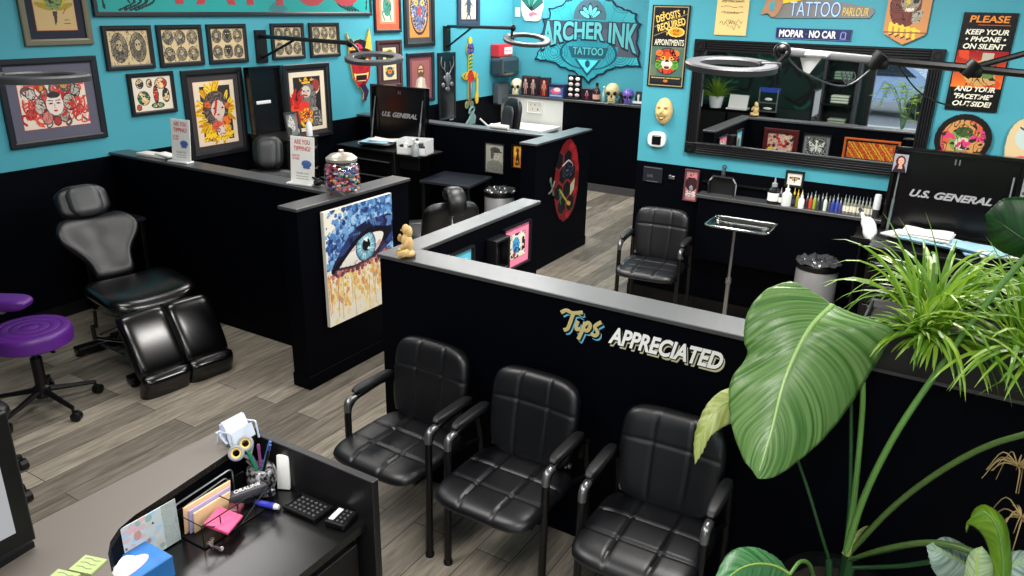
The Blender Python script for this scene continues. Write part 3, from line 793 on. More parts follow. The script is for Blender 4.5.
def art_oni(A, n):
    """red horned mask with black hair and a dark tongue"""
    c = Cv(A, n, (226, 206, 150)); cx = A * .52
    head = c.within_ell(cx, .66, A * .46, .2) | c.inpoly([(A * .1, .6), (A * .2, .34), (A * .4, .2), (A * .62, .2), (A * .86, .34), (A * .96, .6)])
    hl = c.inpoly([(A * .02, .96), (A * .1, .72), (A * .34, .72), (A * .14, .84)]); hr = c.inpoly([(A * .92, 1.0), (A * .72, .74), (A * 1.0, .7), (A * .98, .86)])
    tg = c.inpoly([(A * .42, .24), (A * .66, .24), (A * .8, .14), (A * .66, .0), (A * .56, .02), (A * .6, .12)])
    c.mask = head | hl | hr | tg
    c.put(head, (170, 30, 36)); c.put(c.inpoly([(A * .1, .64), (A * .5, .72), (A * .92, .64), (A * .84, .84), (A * .5, .88), (A * .16, .84)]), (26, 20, 26)); c.put(hl | hr, (216, 178, 74)); c.put(tg, (44, 26, 62))
    c.contour(6, 4, (90, 10, 20), .12, head & (c.Y < .64), 5)
    for d in (-1, 1): c.ell(cx + d * A * .2, .56, A * .12, .03, (240, 214, 80), d * .35); c.ell(cx + d * A * .18, .555, A * .035, .018, INK); c.curve([(cx + d * A * .06, .61), (cx + d * A * .2, .645), (cx + d * A * .4, .61)], .026, (30, 16, 22))
    c.ell(cx, .47, A * .1, .035, (150, 20, 30)); c.poly([(cx - A * .24, .39), (cx + A * .24, .39), (cx + A * .16, .29), (cx - A * .16, .29)], (36, 14, 20)); c.line([(cx - A * .22, .385), (cx + A * .22, .385)], .016, (226, 206, 150)); c.line([(cx - A * .15, .295), (cx + A * .15, .295)], .012, (226, 206, 150))
    for k in (-1, 1): c.poly([(cx + k * A * .22, .4), (cx + k * A * .3, .4), (cx + k * A * .24, .3)], (240, 214, 110))
    c.ell(cx, .76, A * .08, .03, (200, 40, 60)); c.curve([(A * .2, .74), (A * .4, .8), (A * .6, .74)], .02, (206, 60, 90))
    return c
def art_dagger(A, n):
    c = Cv(A, n, (206, 180, 60)); x = A * .46
    bl = c.inpoly([(x - A * .13, .44), (x + A * .13, .44), (x + A * .1, .14), (x - A * .02, .06), (x - A * .12, .14)]); gd = c.within_ell(x, .46, A * .46, .06); gd2 = c.within_ell(x, .45, A * .18, .09)
    hn = c.inpoly([(x - A * .1, .5), (x + A * .1, .5), (x + A * .1, .78), (x - A * .1, .78)]); hd = c.within_ell(x, .83, A * .2, .1); tp = c.within_ell(x, .95, A * .1, .05); dr = c.within_ell(A * .86, .14, A * .09, .09) | c.inpoly([(A * .82, .1), (A * .92, .1), (A * .92, .42), (A * .84, .42)]); dl = c.within_ell(A * .28, .05, A * .1, .05) | c.within_ell(A * .56, .05, A * .1, .045)
    c.mask = bl | gd | gd2 | hn | hd | tp | dr | dl
    c.put(bl, (84, 88, 92)); c.put(c.inpoly([(x - A * .02, .44), (x + A * .1, .44), (x + A * .06, .14)]), (150, 154, 158)); c.put(hn, (60, 128, 70)); c.put(hd, (60, 70, 150)); c.ell(x, .84, A * .1, .045, (150, 70, 130)); c.put(gd2, (190, 50, 40)); c.put(gd & ~gd2, (212, 160, 40)); c.put(tp, (206, 180, 60)); c.put(dr, (222, 180, 40)); c.put(dl, (96, 110, 112)); c.contour(8, 3, INK, .14, gd | hd | hn, 5)
    for k in range(5): c.line([(x - A * .12, .54 + .05 * k), (x + A * .12, .56 + .05 * k)], .014, (206, 180, 60))
    return c
def art_cactus(A, n):
    c = Cv(A, n, (226, 222, 214)); m = c.within_ell(A * .5, .5, A * .5, .6) & (c.Y > .02) | c.within_ell(A * .62, .12, A * .3, .12); c.mask = m
    for a, col in ((2.3, (40, 110, 100)), (1.9, (70, 150, 130)), (1.5, (50, 120, 110)), (1.1, (90, 160, 140)), (.7, (40, 96, 92))): c.ell(A * .5 + .42 * math.cos(a), .35 + .42 * math.sin(a), .42, .085, col, a); c.ring(A * .5 + .42 * math.cos(a), .35 + .42 * math.sin(a), .42, .085, .02, (24, 40, 44), a)
    c.ell(A * .56, .2, A * .2, .08, (214, 110, 130)); c.ell(A * .66, .13, A * .14, .06, (236, 196, 190))
    return c
def art_bee(A, n):
    c = Cv(A, n, (224, 220, 210))
    for d in (-1, 1): c.ell(A * .5 + d * A * .2, .58, A * .17, .09, (150, 110, 70), -d * .25); c.ell(A * .5 + d * A * .3, .6, A * .06, .05, (90, 60, 40)); c.ell(A * .5 + d * A * .1, .42, A * .08, .08, (170, 120, 90))
    c.ell(A * .5, .5, A * .05, .2, (60, 40, 30)); c.ell(A * .5, .3, A * .03, .1, (60, 40, 30))
    return c
def art_womanphoto(A, n):
    c = Cv(A, n, (150, 150, 160)); c.poly([(0, 0), (A * .2, .4), (A * .8, .4), (A, 0)], (40, 36, 44)); c.ell(A * .5, .62, .24, .3, (74, 40, 34)); c.ell(A * .52, .62, .15, .2, (214, 160, 140)); c.ell(A * .52, .54, .05, .02, (180, 60, 70)); c.poly([(A * .42, .44), (A * .62, .44), (A * .7, .2), (A * .36, .2)], (206, 150, 130))
    for d in (-1, 1): c.ell(A * .52 + d * .06, .66, .025, .015, INK)
    return c
# ---------------------------------------------------------------- the setting
XL, YM, YB, YF, XR = -5.84, 5.96, 9.62, -1.3, 3.3
DADO = 1.17
M_floor = mat_floor()
def build_room():
    mb = MB(); mb.box(((XL + XR) / 2, (YF + 11.2) / 2, -0.05), (XR - XL + .4, 11.2 - YF + .4, 0.1)); struct('floor', mb, M_floor)
    mb = MB(); mb.box(((XL + XR) / 2, (YF + 11.2) / 2, CEIL + .05), (XR - XL + .4, 11.2 - YF + .4, 0.1)); struct('ceiling', mb, mat('white_ceiling_tile', (150, 150, 148), 0.9, bump=.2, bscale=25))
    def two_tone(name, c, d):
        """wall block: black below the dado line, teal above"""
        mb = MB(); x, y = c; sx, sy = d
        mb.mi = 0; mb.box((x, y, DADO / 2), (sx, sy, DADO)); mb.mi = 1; mb.box((x, y, (DADO + CEIL) / 2), (sx, sy, CEIL - DADO))
        return struct(name, mb, [M_wallblack, M_teal])
    two_tone('wall_left', (XL - .08, (YF + YB) / 2), (.16, YB - YF + .3))
    two_tone('wall_back', ((XL + XR) / 2, YB + .08), (XR - XL + .3, .16))
    two_tone('wall_mirror', ((-2.40 + XR) / 2, YM + .075), (XR + 2.375, .15))
    two_tone('wall_right', (XR + .08, (YF + YM) / 2), (.16, YM - YF + .3))
    # front wall: windows behind the camera side
    mb = MB(); y = YF - .08
    wins = [(-1.62, 0.3), (0.7, 2.8)]
    zl, zh = .55, 2.35
    xs = [XL] + [v for w in wins for v in w] + [XR]
    for k in range(0, len(xs), 2): mb.box(((xs[k] + xs[k + 1]) / 2, y, CEIL / 2), (xs[k + 1] - xs[k], .16, CEIL))
    for a, b in wins:
        mb.box(((a + b) / 2, y, zl / 2), (b - a, .16, zl)); mb.box(((a + b) / 2, y, (zh + CEIL) / 2), (b - a, .16, CEIL - zh))
    struct('wall_front', mb, mat('dark_green_wall_paint', (10, 36, 32), 0.5))
    for k, (a, b) in enumerate(wins):
        mb = MB(); cx = (a + b) / 2
        for x in (a + .03, cx, b - .03): mb.box((x, y, (zl + zh) / 2), (.06, .1, zh - zl))
        for z in (zl + .03, zh - .03): mb.box((cx, y, z), (b - a, .1, .06))
        w = struct('window_%d' % (k + 1), mb, mat('dark_window_frame', (30, 32, 34), .4))
        mb = MB(); mb.box((cx, y, (zl + zh) / 2), (b - a - .06, .008, zh - zl - .06)); obj('window_glass', mb, mat_glass(), w)
    # baseboards
    mbb = MB(); mbb.box((XL + .008, (YF + YB) / 2, .05), (.016, YB - YF, .1)); struct('baseboard_left', mbb, M_bmetal)
    mbb = MB(); mbb.box(((-2.40 + XR) / 2, YM - .008, .05), (XR + 2.375, .016, .1)); struct('baseboard_mirror', mbb, M_bmetal)
build_room()

def half_wall(name, runs, label, base_runs=()):
    """knee-high partition: body, board on top, baseboards. runs: (x0,x1,y0,y1) of the body; each run gets its cap"""
    mb = MB(); o = 0.012
    for x0, x1, y0, y1 in runs: mb.box(((x0 + x1) / 2, (y0 + y1) / 2, .59), (x1 - x0, y1 - y0, 1.18))
    w = struct(name, mb, M_wallblack)
    w['label'] = label
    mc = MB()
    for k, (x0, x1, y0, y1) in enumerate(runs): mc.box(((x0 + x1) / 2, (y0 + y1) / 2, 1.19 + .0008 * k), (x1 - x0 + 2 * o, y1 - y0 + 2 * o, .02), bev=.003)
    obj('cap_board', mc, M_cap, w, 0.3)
    mbb = MB()
    for x0, x1, y0, y1 in base_runs or runs: mbb.box(((x0 + x1) / 2, (y0 + y1) / 2, .05), (x1 - x0 + .014, y1 - y0 + .014, .09), bev=.004)
    obj('baseboard', mbb, M_wallblack, w, 0.3)
    return w
half_wall('partition_1', [(-3.505, -3.37, 3.14, 4.19), (XL + .004, -3.505, 3.56, 3.70)], 'black half wall with an eye painting on its end')
half_wall('partition_2', [(-2.41, .75, 2.763, 2.92), (-2.41, -2.30, 2.92, 4.15)], 'black half wall lettered in white behind the waiting chairs')
half_wall('partition_3', [(XL + .004, -3.50, 6.42, 6.56), (-3.50, -3.345, 5.96, 7.06)], 'black half wall with a red hexagon painting at the back')
def ledge():
    mb = MB(); x0, x1 = XL + .006, -2.9
    mb.mi = 0; mb.box(((-4.86 + x1) / 2, 9.48, .572), (x1 + 4.86, .24, 1.144)); mb.mi = 1; mb.box(((x0 - 4.86) / 2, 9.48, .572), (-4.86 - x0, .24, 1.144))
    w = struct('partition_4', mb, [M_wallblack, mat('white_wall_panel', (206, 206, 200), .5)])
    w['label'] = 'low wall below the mural, white on one half and black on the other'
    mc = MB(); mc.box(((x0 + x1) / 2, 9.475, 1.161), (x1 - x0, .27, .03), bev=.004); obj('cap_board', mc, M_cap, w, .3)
    mbb = MB(); mbb.box(((-4.86 + x1) / 2, 9.352, .05), (x1 + 4.86, .016, .1)); obj('baseboard', mbb, mat('grey_baseboard', (70, 70, 70), .5), w)
ledge()
mb = MB()
for x, y, k in PANELS:
    mb2 = MB()
    for sx, sy, lx, ly in ((0, .6, .62, .02), (0, -.6, .62, .02), (.3, 0, .02, 1.2), (-.3, 0, .02, 1.2)): mb2.box((x + sx, y + sy, CEIL - .015), (lx, ly, .03))
    mb2.box((x, y, CEIL - .005), (.6, 1.2, .008)); 
    struct('ceiling_light_trim', mb2, M_white)
for k, o in enumerate([o for o in COL.objects if o.name.startswith('ceiling_light_trim')]): o.name = 'trim_%d' % (k + 1)
def outdoors():
    mb = MB(); mb.box((-1, -21.5, -.18), (70, 40, .1)); struct('ground', mb, mat('grey_asphalt', (96, 98, 102), .8, bump=.3, bscale=30))
    mb = MB(); mb.box((-1, -6.2, -.1), (60, 2.2, .1)); struct('sidewalk', mb, mat('pale_concrete', (150, 148, 142), .8))
    t = thing('building', 'low pale building across the street beyond the window', 'building', (-4, -24, -.13))
    mb = MB(); mb.box((0, 0, 2.6), (30, 6, 5.2)); obj('wall', mb, mat('beige_siding', (170, 166, 150), .8), t)
    mb = MB(); mb.box((0, 3.2, 3.9), (30, .5, .5)); mb.box((0, 3.2, 2.7), (30, .3, .3)); obj('white_band', mb, M_white, t)
    mb = MB()
    for k in range(6): mb.box((-12.5 + 5 * k, 3.02, 1.4), (3, .1, 1.6))
    obj('shop_window', mb, mat('dark_shop_glass', (40, 50, 60), .1), t)
    t = thing('car', 'pale blue parked car beyond the window', 'car', (-2.6, -10.5, -.13), .12)
    prof = [(-2.1, .35), (-2.12, .75), (-1.2, .95), (-.6, 1.4), (.7, 1.42), (1.3, .98), (2.0, .86), (2.12, .4)]
    mb = MB(); mb.prism(prof, -.85, .85); obj('body', mb, mat('pale_blue_car_paint', (140, 160, 190), .2, coat=.6), t, .5)
    mb = MB(); mb.prism([(-1.05, .97), (-.52, 1.34), (.62, 1.36), (1.1, 1.0)], -.865, .865); obj('window', mb, mat('dark_shop_glass'), t)
    for x in (-1.3, 1.3):
        for y in (-.8, .8): m2 = MB(); m2.torus((x, y, .33), .22, .11, n=24, rot=Matrix.Rotation(PI / 2, 3, 'X')); m2.lathe([(.15, -.06), (.15, .06)], 16, (x, y, .33), Matrix.Rotation(PI / 2, 3, 'X')); obj('wheel', m2, M_bplastic, t)
outdoors()

# ---------------------------------------------------------------- pictures on the teal wall on the left
LX = XL + .002
def L_(y0, y1, z0, z1): return (LX, (y0 + y1) / 2, (z0 + z1) / 2), y1 - y0, z1 - z0
def FR(label, wall, y0, y1, z0, z1, fn, **k):
    if wall == 'L': c = (LX, (y0 + y1) / 2, (z0 + z1) / 2)
    elif wall == 'F': c = (k.pop('y', YM - .002), 0, 0); c = ((y0 + y1) / 2, c[0], (z0 + z1) / 2)
    elif wall == 'X': c = (k.pop('x'), (y0 + y1) / 2, (z0 + z1) / 2); wall = 'L'
    elif wall == 'B': c = ((y0 + y1) / 2, k.pop('y'), (z0 + z1) / 2)
    return framed(label, wall, c, abs(y1 - y0), z1 - z0, fn, **k)
F_gold = mat('tarnished_gold_frame', (104, 100, 82), .45, metal=.3)
F_navy = mat('navy_black_frame', (20, 22, 32), .4)
F_brown = mat('dark_red_frame', (70, 36, 36), .45)
GW = 'pictures on the teal wall'
FR('gold framed print of a green skull on a leafy stem with a navy mat', 'L', 3.06, 3.56, 2.01, 2.60, art_skullplant, fw=.045, fcol=F_gold, mats=[(.055, (26, 30, 48)), (.006, (170, 60, 50))], group=GW)
FR('large dark framed print of pale faces among red ribbons behind the left ring lamp', 'L', 2.83, 3.555, 1.32, 1.93, art_faces, fw=.045, fcol=F_navy, mats=[(.07, (92, 90, 108)), (.007, (190, 60, 60))], n=110, group=GW)
G5 = 'row of five framed grey ink flash sheets'
for k, (a, b, lab, fn) in enumerate([(3.635, 4.05, 'flash sheet with two grey oval portraits, first frame of the five in the row', art_flash(1, 2)), (4.10, 4.525, 'flash sheet of crowded grey designs, second frame of the five in the row', art_flash(2, 6)), (4.58, 4.998, 'flash sheet of dark animal heads, third frame of the five in the row', art_animals(3)), (5.288, 5.70, 'flash sheet half behind the black lamp bracket, fourth frame of the row', art_flash(4, 6)), (5.775, 6.19, 'flash sheet nearest the red horned mask, fifth frame of the row', art_flash(5, 6))]):
    FR(lab, 'L', a, b, 1.812, 2.14, fn, fw=.036, group=G5, n=64)
FR('small black framed sheet of red and green tattoo designs', 'L', 3.787, 4.20, 1.45, 1.78, art_colorflash, fw=.032, group=GW, n=70)
FR('tall black framed print of a woman ringed by yellow leaves and orange flowers', 'L', 4.275, 4.905, 1.02, 1.775, art_woman, fw=.05, mats=[(.05, (52, 48, 50)), (.006, (150, 60, 50))], n=110, group=GW)
FR('tall black framed print of a crowned skull king above a red dragon', 'L', 5.39, 6.015, 1.03, 1.763, art_king, fw=.05, mats=[(.03, (44, 42, 46))], n=110, group=GW)
FR('print with a wide orange mat and a teal figure, high beside the horned mask', 'L', 6.745, 7.195, 2.03, 2.62, art_tealfigure, fw=.03, mats=[(.06, (206, 84, 54))], n=70, group=GW)
FR('tall black framed print of a blue winged beast on tan', 'L', 7.25, 7.82, 1.86, 2.64, art_owl, fw=.05, mats=[(.05, (56, 54, 58)), (.005, (180, 120, 50))], n=80, group=GW)
FR('dark red frame holding two small prints one above the other', 'L', 6.765, 7.19, 1.44, 1.95, art_twoprints, fw=.035, fcol=F_brown, mats=[(.04, (70, 44, 48))], n=80, group=GW)
FR('navy framed portrait of a bearded man in dark glasses on a maroon mat', 'L', 7.28, 7.80, 1.22, 1.795, art_portrait, fw=.045, fcol=F_navy, mats=[(.05, (116, 62, 70))], n=80, group=GW)
FR('small print of a blue standing figure in a wide navy frame, high above the dagger', 'L', 8.30, 8.79, 2.07, 2.62, art_bluefigure, fw=.06, fcol=mat('slate_blue_frame', (42, 52, 74), .4), mats=[(.03, (40, 46, 66))], n=64, group=GW)
def wall_bits():
    t = thing('lacquer_panel', 'tall black lacquer panel with a skull relief under the lamp bracket', 'panel', (LX, 8.05, 1.37), RZ_LEFT)
    mb = MB(); mb.box((0, -.012, 0), (.35, .024, .81), bev=.004); obj('board', mb, mat('black_lacquer', (14, 16, 22), .15, spec=.6), t, .3)
    mb = MB(); frame_bars(mb, .35, .81, .022, -.02, -.034); obj('edge_frame', mb, M_bframe, t, .3)
    mb = MB()
    for d in (-1, 1):
        mb.tube(spline([(d * .02, -.03, .12), (d * .07, -.035, .2), (d * .13, -.03, .26), (d * .12, -.03, .36)], 12), .008, 6); mb.tube(spline([(d * .07, -.035, .2), (d * .05, -.03, .3)], 6), .006, 6); mb.ell((d * .045, -.03, .1), (.03, .012, .035)); mb.ell((d * .09, -.03, .02), (.035, .014, .03))
    mb.ell((0, -.032, .08), (.04, .02, .09)); mb.ell((0, -.03, -.03), (.05, .014, .03)); obj('relief', mb, mat('pewter_relief', (120, 120, 124), .35, metal=.6), t)
    A = .35 / .75
    c = art_oni(.387 / .75, 110); t = thing('horned_mask', 'red horned demon mask cut-out with black hair on the teal wall', 'mask', (LX, 6.48, 1.70), RZ_LEFT)
    paint_obj('mask_face', c, .387, .75, t, y=-.004, thick=.02, edge=(230, 206, 120))
    c = art_dagger(.39 / .89, 120); t = thing('dagger_plaque', 'painted dagger cut-out with gold guard and green grip', 'plaque', (LX, 8.59, 1.50), RZ_LEFT)
    paint_obj('dagger', c, .39, .89, t, y=-.004, thick=.016, edge=(206, 190, 70))
    t = thing('swan_plaque', 'small pale green swan-necked cut-out below the dagger', 'plaque', (LX, 8.57, .955), RZ_LEFT)
    mb = MB(); mb.tube(spline([(-.1, -.02, -.1), (.0, -.02, -.02), (.08, -.02, .06), (.07, -.02, .105), (0, -.02, .09), (-.03, -.02, .03)], 20), .014, 8); mb.prism([(-.06, -.11), (.1, -.11), (.12, -.02), (.05, .06), (0, .0)], -.03, -.002); obj('body', mb, mat('pale_green_enamel', (112, 146, 140), .5), t)
    t = thing('towel_dispenser', 'dark rounded paper towel dispenser on the teal wall', 'dispenser', (LX, 9.29, 1.55), RZ_LEFT)
    mb = MB(); mb.box((0, -.1, 0), (.50, .2, .26), bev=.05); obj('housing', mb, mat('smoky_grey_plastic', (46, 54, 60), .2, spec=.6), t, .6)
    mb = MB(); mb.box((0, -.1, -.128), (.3, .06, .02)); obj('slot', mb, M_bplastic, t); mb = MB(); mb.box((.16, -.203, -.05), (.05, .012, .02), bev=.004); mb.box((-.16, -.203, -.05), (.05, .012, .02), bev=.004); obj('latch', mb, M_gplastic, t)
    t = thing('glove_box', 'red and white glove carton above the dark towel dispenser', 'box', (LX, 9.25, 1.682), RZ_LEFT)
    mb = MB(); mb.box((0, -.07, .078), (.35, .13, .156), bev=.006); obj('carton', mb, mat('red_carton', (196, 40, 52), .5), t, .3)
    mb = MB()
    for z in (.045, .1): mb.box((.06, -.137, z), (.2, .004, .035))
    for k in range(3): mb.box((-.02 + .08 * k, -.138, .072), (.05, .003, .014))
    obj('printed_panel', mb, M_white, t)
    t = thing('soap_dispenser', 'narrow grey soap dispenser under the dark towel dispenser', 'dispenser', (LX, 9.27, 1.195), RZ_LEFT)
    mb = MB(); mb.box((0, -.06, 0), (.29, .12, .28), bev=.025); obj('housing', mb, mat('mid_grey_plastic', (74, 80, 86), .4), t, .6); mb = MB(); mb.box((0, -.124, -.09), (.16, .014, .06), bev=.006); obj('push_bar', mb, M_gplastic, t)
    for lab, x, z in (('white outlet plate near the far end of the black dado', 8.165, 1.0),):
        t = thing('outlet_plate', lab, 'outlet', (LX, x, z), RZ_LEFT); mb = MB(); mb.box((0, -.005, 0), (.08, .01, .115), bev=.004); obj('plate', mb, M_white, t, .3)
        mb = MB(); mb.box((0, -.011, .026), (.034, .004, .03), bev=.002); mb.box((0, -.011, -.026), (.034, .004, .03), bev=.002); obj('socket', mb, M_paper, t)
    t = thing('light_switch', 'white light switch high on the teal wall near the corner', 'switch', (-5.75, YB - .002, 2.245)); mb = MB(); mb.box((0, -.005, 0), (.08, .01, .12), bev=.004); obj('plate', mb, M_white, t, .3); mb = MB(); mb.box((0, -.013, 0), (.03, .008, .05), bev=.003); obj('rocker', mb, M_paper, t)
    c = art_cactus(.34 / .42, 70); t = thing('cactus_plaque', 'white edged cut-out of green spiky leaves with a pink base', 'plaque', (-5.52, YB - .002, 2.345)); paint_obj('leaves', c, .34, .42, t, y=-.004, thick=.014, edge=(230, 226, 220))
    # long teal signboard with red letters, cut by the top of the picture
    t = thing('shop_sign', 'long teal signboard with red letters and a black frame', 'sign', (LX, 5.145, 2.44), RZ_LEFT)
    w, h = 3.1, .47
    c = Cv(w / h, 60, (36, 150, 146)); A = w / h
    for d in (-1, 1):
        x = A * .5 + d * A * .44
        for k in range(4): c.curve([(x - d * .1 * k, .06), (x - d * (.3 + .12 * k), .22), (x - d * (.1 + .16 * k), .4), (x - d * (.2 + .1 * k), .2)], .035, (16, 40, 44))
        c.curve([(x + d * .25, .1), (x + d * .28, .5), (x + d * .1, .8)], .04, (16, 40, 44))
    c.poly([(A * .54, .1), (A * .58, .3), (A * .62, .1), (A * .58, -.05)], (60, 120, 124))
    paint_obj('board', c, w - .04, h - .04, t, y=-.012, thick=.01)
    mb = MB(); frame_bars(mb, w, h, .035, 0, -.03); obj('frame', mb, F_navy, t, .3)
    mb = MB(); letters(mb, 'TATTOO', 2.36, .36, .2, .035, 0, .02, .012, -.012); obj('lettering', mb, mat('red_sign_paint', (168, 46, 56), .5), t)
    mb = MB(); letters(mb, 'TATTOO', 2.42, .40, .2, .03, 0, .04, .006, -.012); obj('lettering_shadow', mb, mat('dark_sign_paint', (14, 30, 36), .5), t)
wall_bits()
def lamp_bracket(name, label, y):
    t = thing(name, label, 'bracket', (LX, y, 1.94), RZ_LEFT)
    mb = MB(); mb.box((0, -.012, 0), (.13, .024, .29), bev=.004); obj('wall_plate', mb, M_bmetal, t, .3)
    mb = MB()
    for z in (-.1, .1): mb.lathe([(.012, 0), (.012, .008)], 8, (0, -.026, z), Matrix.Rotation(PI / 2, 3, 'X'))
    obj('bolt', mb, M_gplastic, t)
    return t
def ring_lamp(label, bracket_y, ring, tilt_axis, tilt, arm, R=.215):
    """ring lamp on a wall arm: bracket, arm, brace and ring move together"""
    base = Vector((LX, bracket_y, 1.94))
    t = lamp_bracket('ring_lamp', label, bracket_y); t['category'] = 'lamp'
    inv = (Tr(*base) @ Rz(RZ_LEFT)).inverted()
    P = [inv @ Vector(a) for a in arm]; mb = MB()
    mb.tube([P[0], P[-1]], .018, 8); mb.tube([P[0] + Vector((0, 0, 0)), P[0]], .02, 8); obj('arm', mb, M_bmetal, t)
    mb = MB(); d = P[-1] - P[0]; mb.tube([Vector((0, -.02, -.1)), P[0] + d * .42], .012, 8); obj('brace', mb, M_bmetal, t)
    c = inv @ Vector(ring); q = Matrix.Rotation(tilt, 3, tilt_axis)
    rim = c + (P[-1] - c).normalized() * R; rim.z = c.z
    mb = MB(); mb.tube(fillet([P[-1], (P[-1] + rim) / 2 + Vector((0, 0, .03)), rim], .04), .012, 8); mb.ell(P[-1], (.03, .03, .035)); mb.box(rim, (.07, .05, .05), bev=.01); obj('joint', mb, M_bmetal, t)
    mb = MB(); Rm = (Rz(-RZ_LEFT).to_3x3() @ q)
    ring_mesh(mb, c, R, Rm); r_ = obj('ring', mb, M_ring, t, .6)
    mb = MB(); mb.M = Tr(*c) @ Rm.to_4x4(); mb.torus((0, 0, -.016), R, .02, .004, n=56, k=6); obj('diffuser', mb, mat('frosted_diffuser', (190, 190, 190), .5), r_)
    return t
def ring_mesh(mb, c, R, Rm):
    mb.M = Tr(*c) @ Rm.to_4x4(); n = 64
    prof = [(R - .034, -.016), (R - .036, .010), (R - .028, .018), (R + .028, .018), (R + .036, .010), (R + .034, -.016)]
    k = len(prof)
    vs = [(r * math.cos(2 * PI * i / n), r * math.sin(2 * PI * i / n), z) for i in range(n) for r, z in prof]
    fs = [(i * k + j, ((i + 1) % n) * k + j, ((i + 1) % n) * k + (j + 1) % k, i * k + (j + 1) % k) for i in range(n) for j in range(k)]
    mb.add(vs, fs); mb.M = Matrix()
view = Vector((.858, .513, 0)); 
ring_lamp('grey ring lamp on a black wall arm in front of the red horned mask', 5.16, (-4.153, 4.785, 1.937), view, .11, [(LX + .03, 5.16, 2.03), (-4.48, 4.88, 2.035)], R=.19)
ring_lamp('grey ring lamp on a wall arm in front of the winged teal mural', 8.07, (-4.168, 7.167, 2.01), Vector((.7, .75, 0)), .2, [(LX + .03, 8.07, 2.08), (-4.314, 7.128, 2.122)], R=.21)
ring_lamp('grey ring lamp with a dark clamp, before the large red print', 1.35, (-4.03, 2.15, 1.972), view, -.015, [(LX + .03, 1.35, 2.02), (-4.6, 1.75, 2.05), (-4.25, 1.98, 2.035)], R=.198)
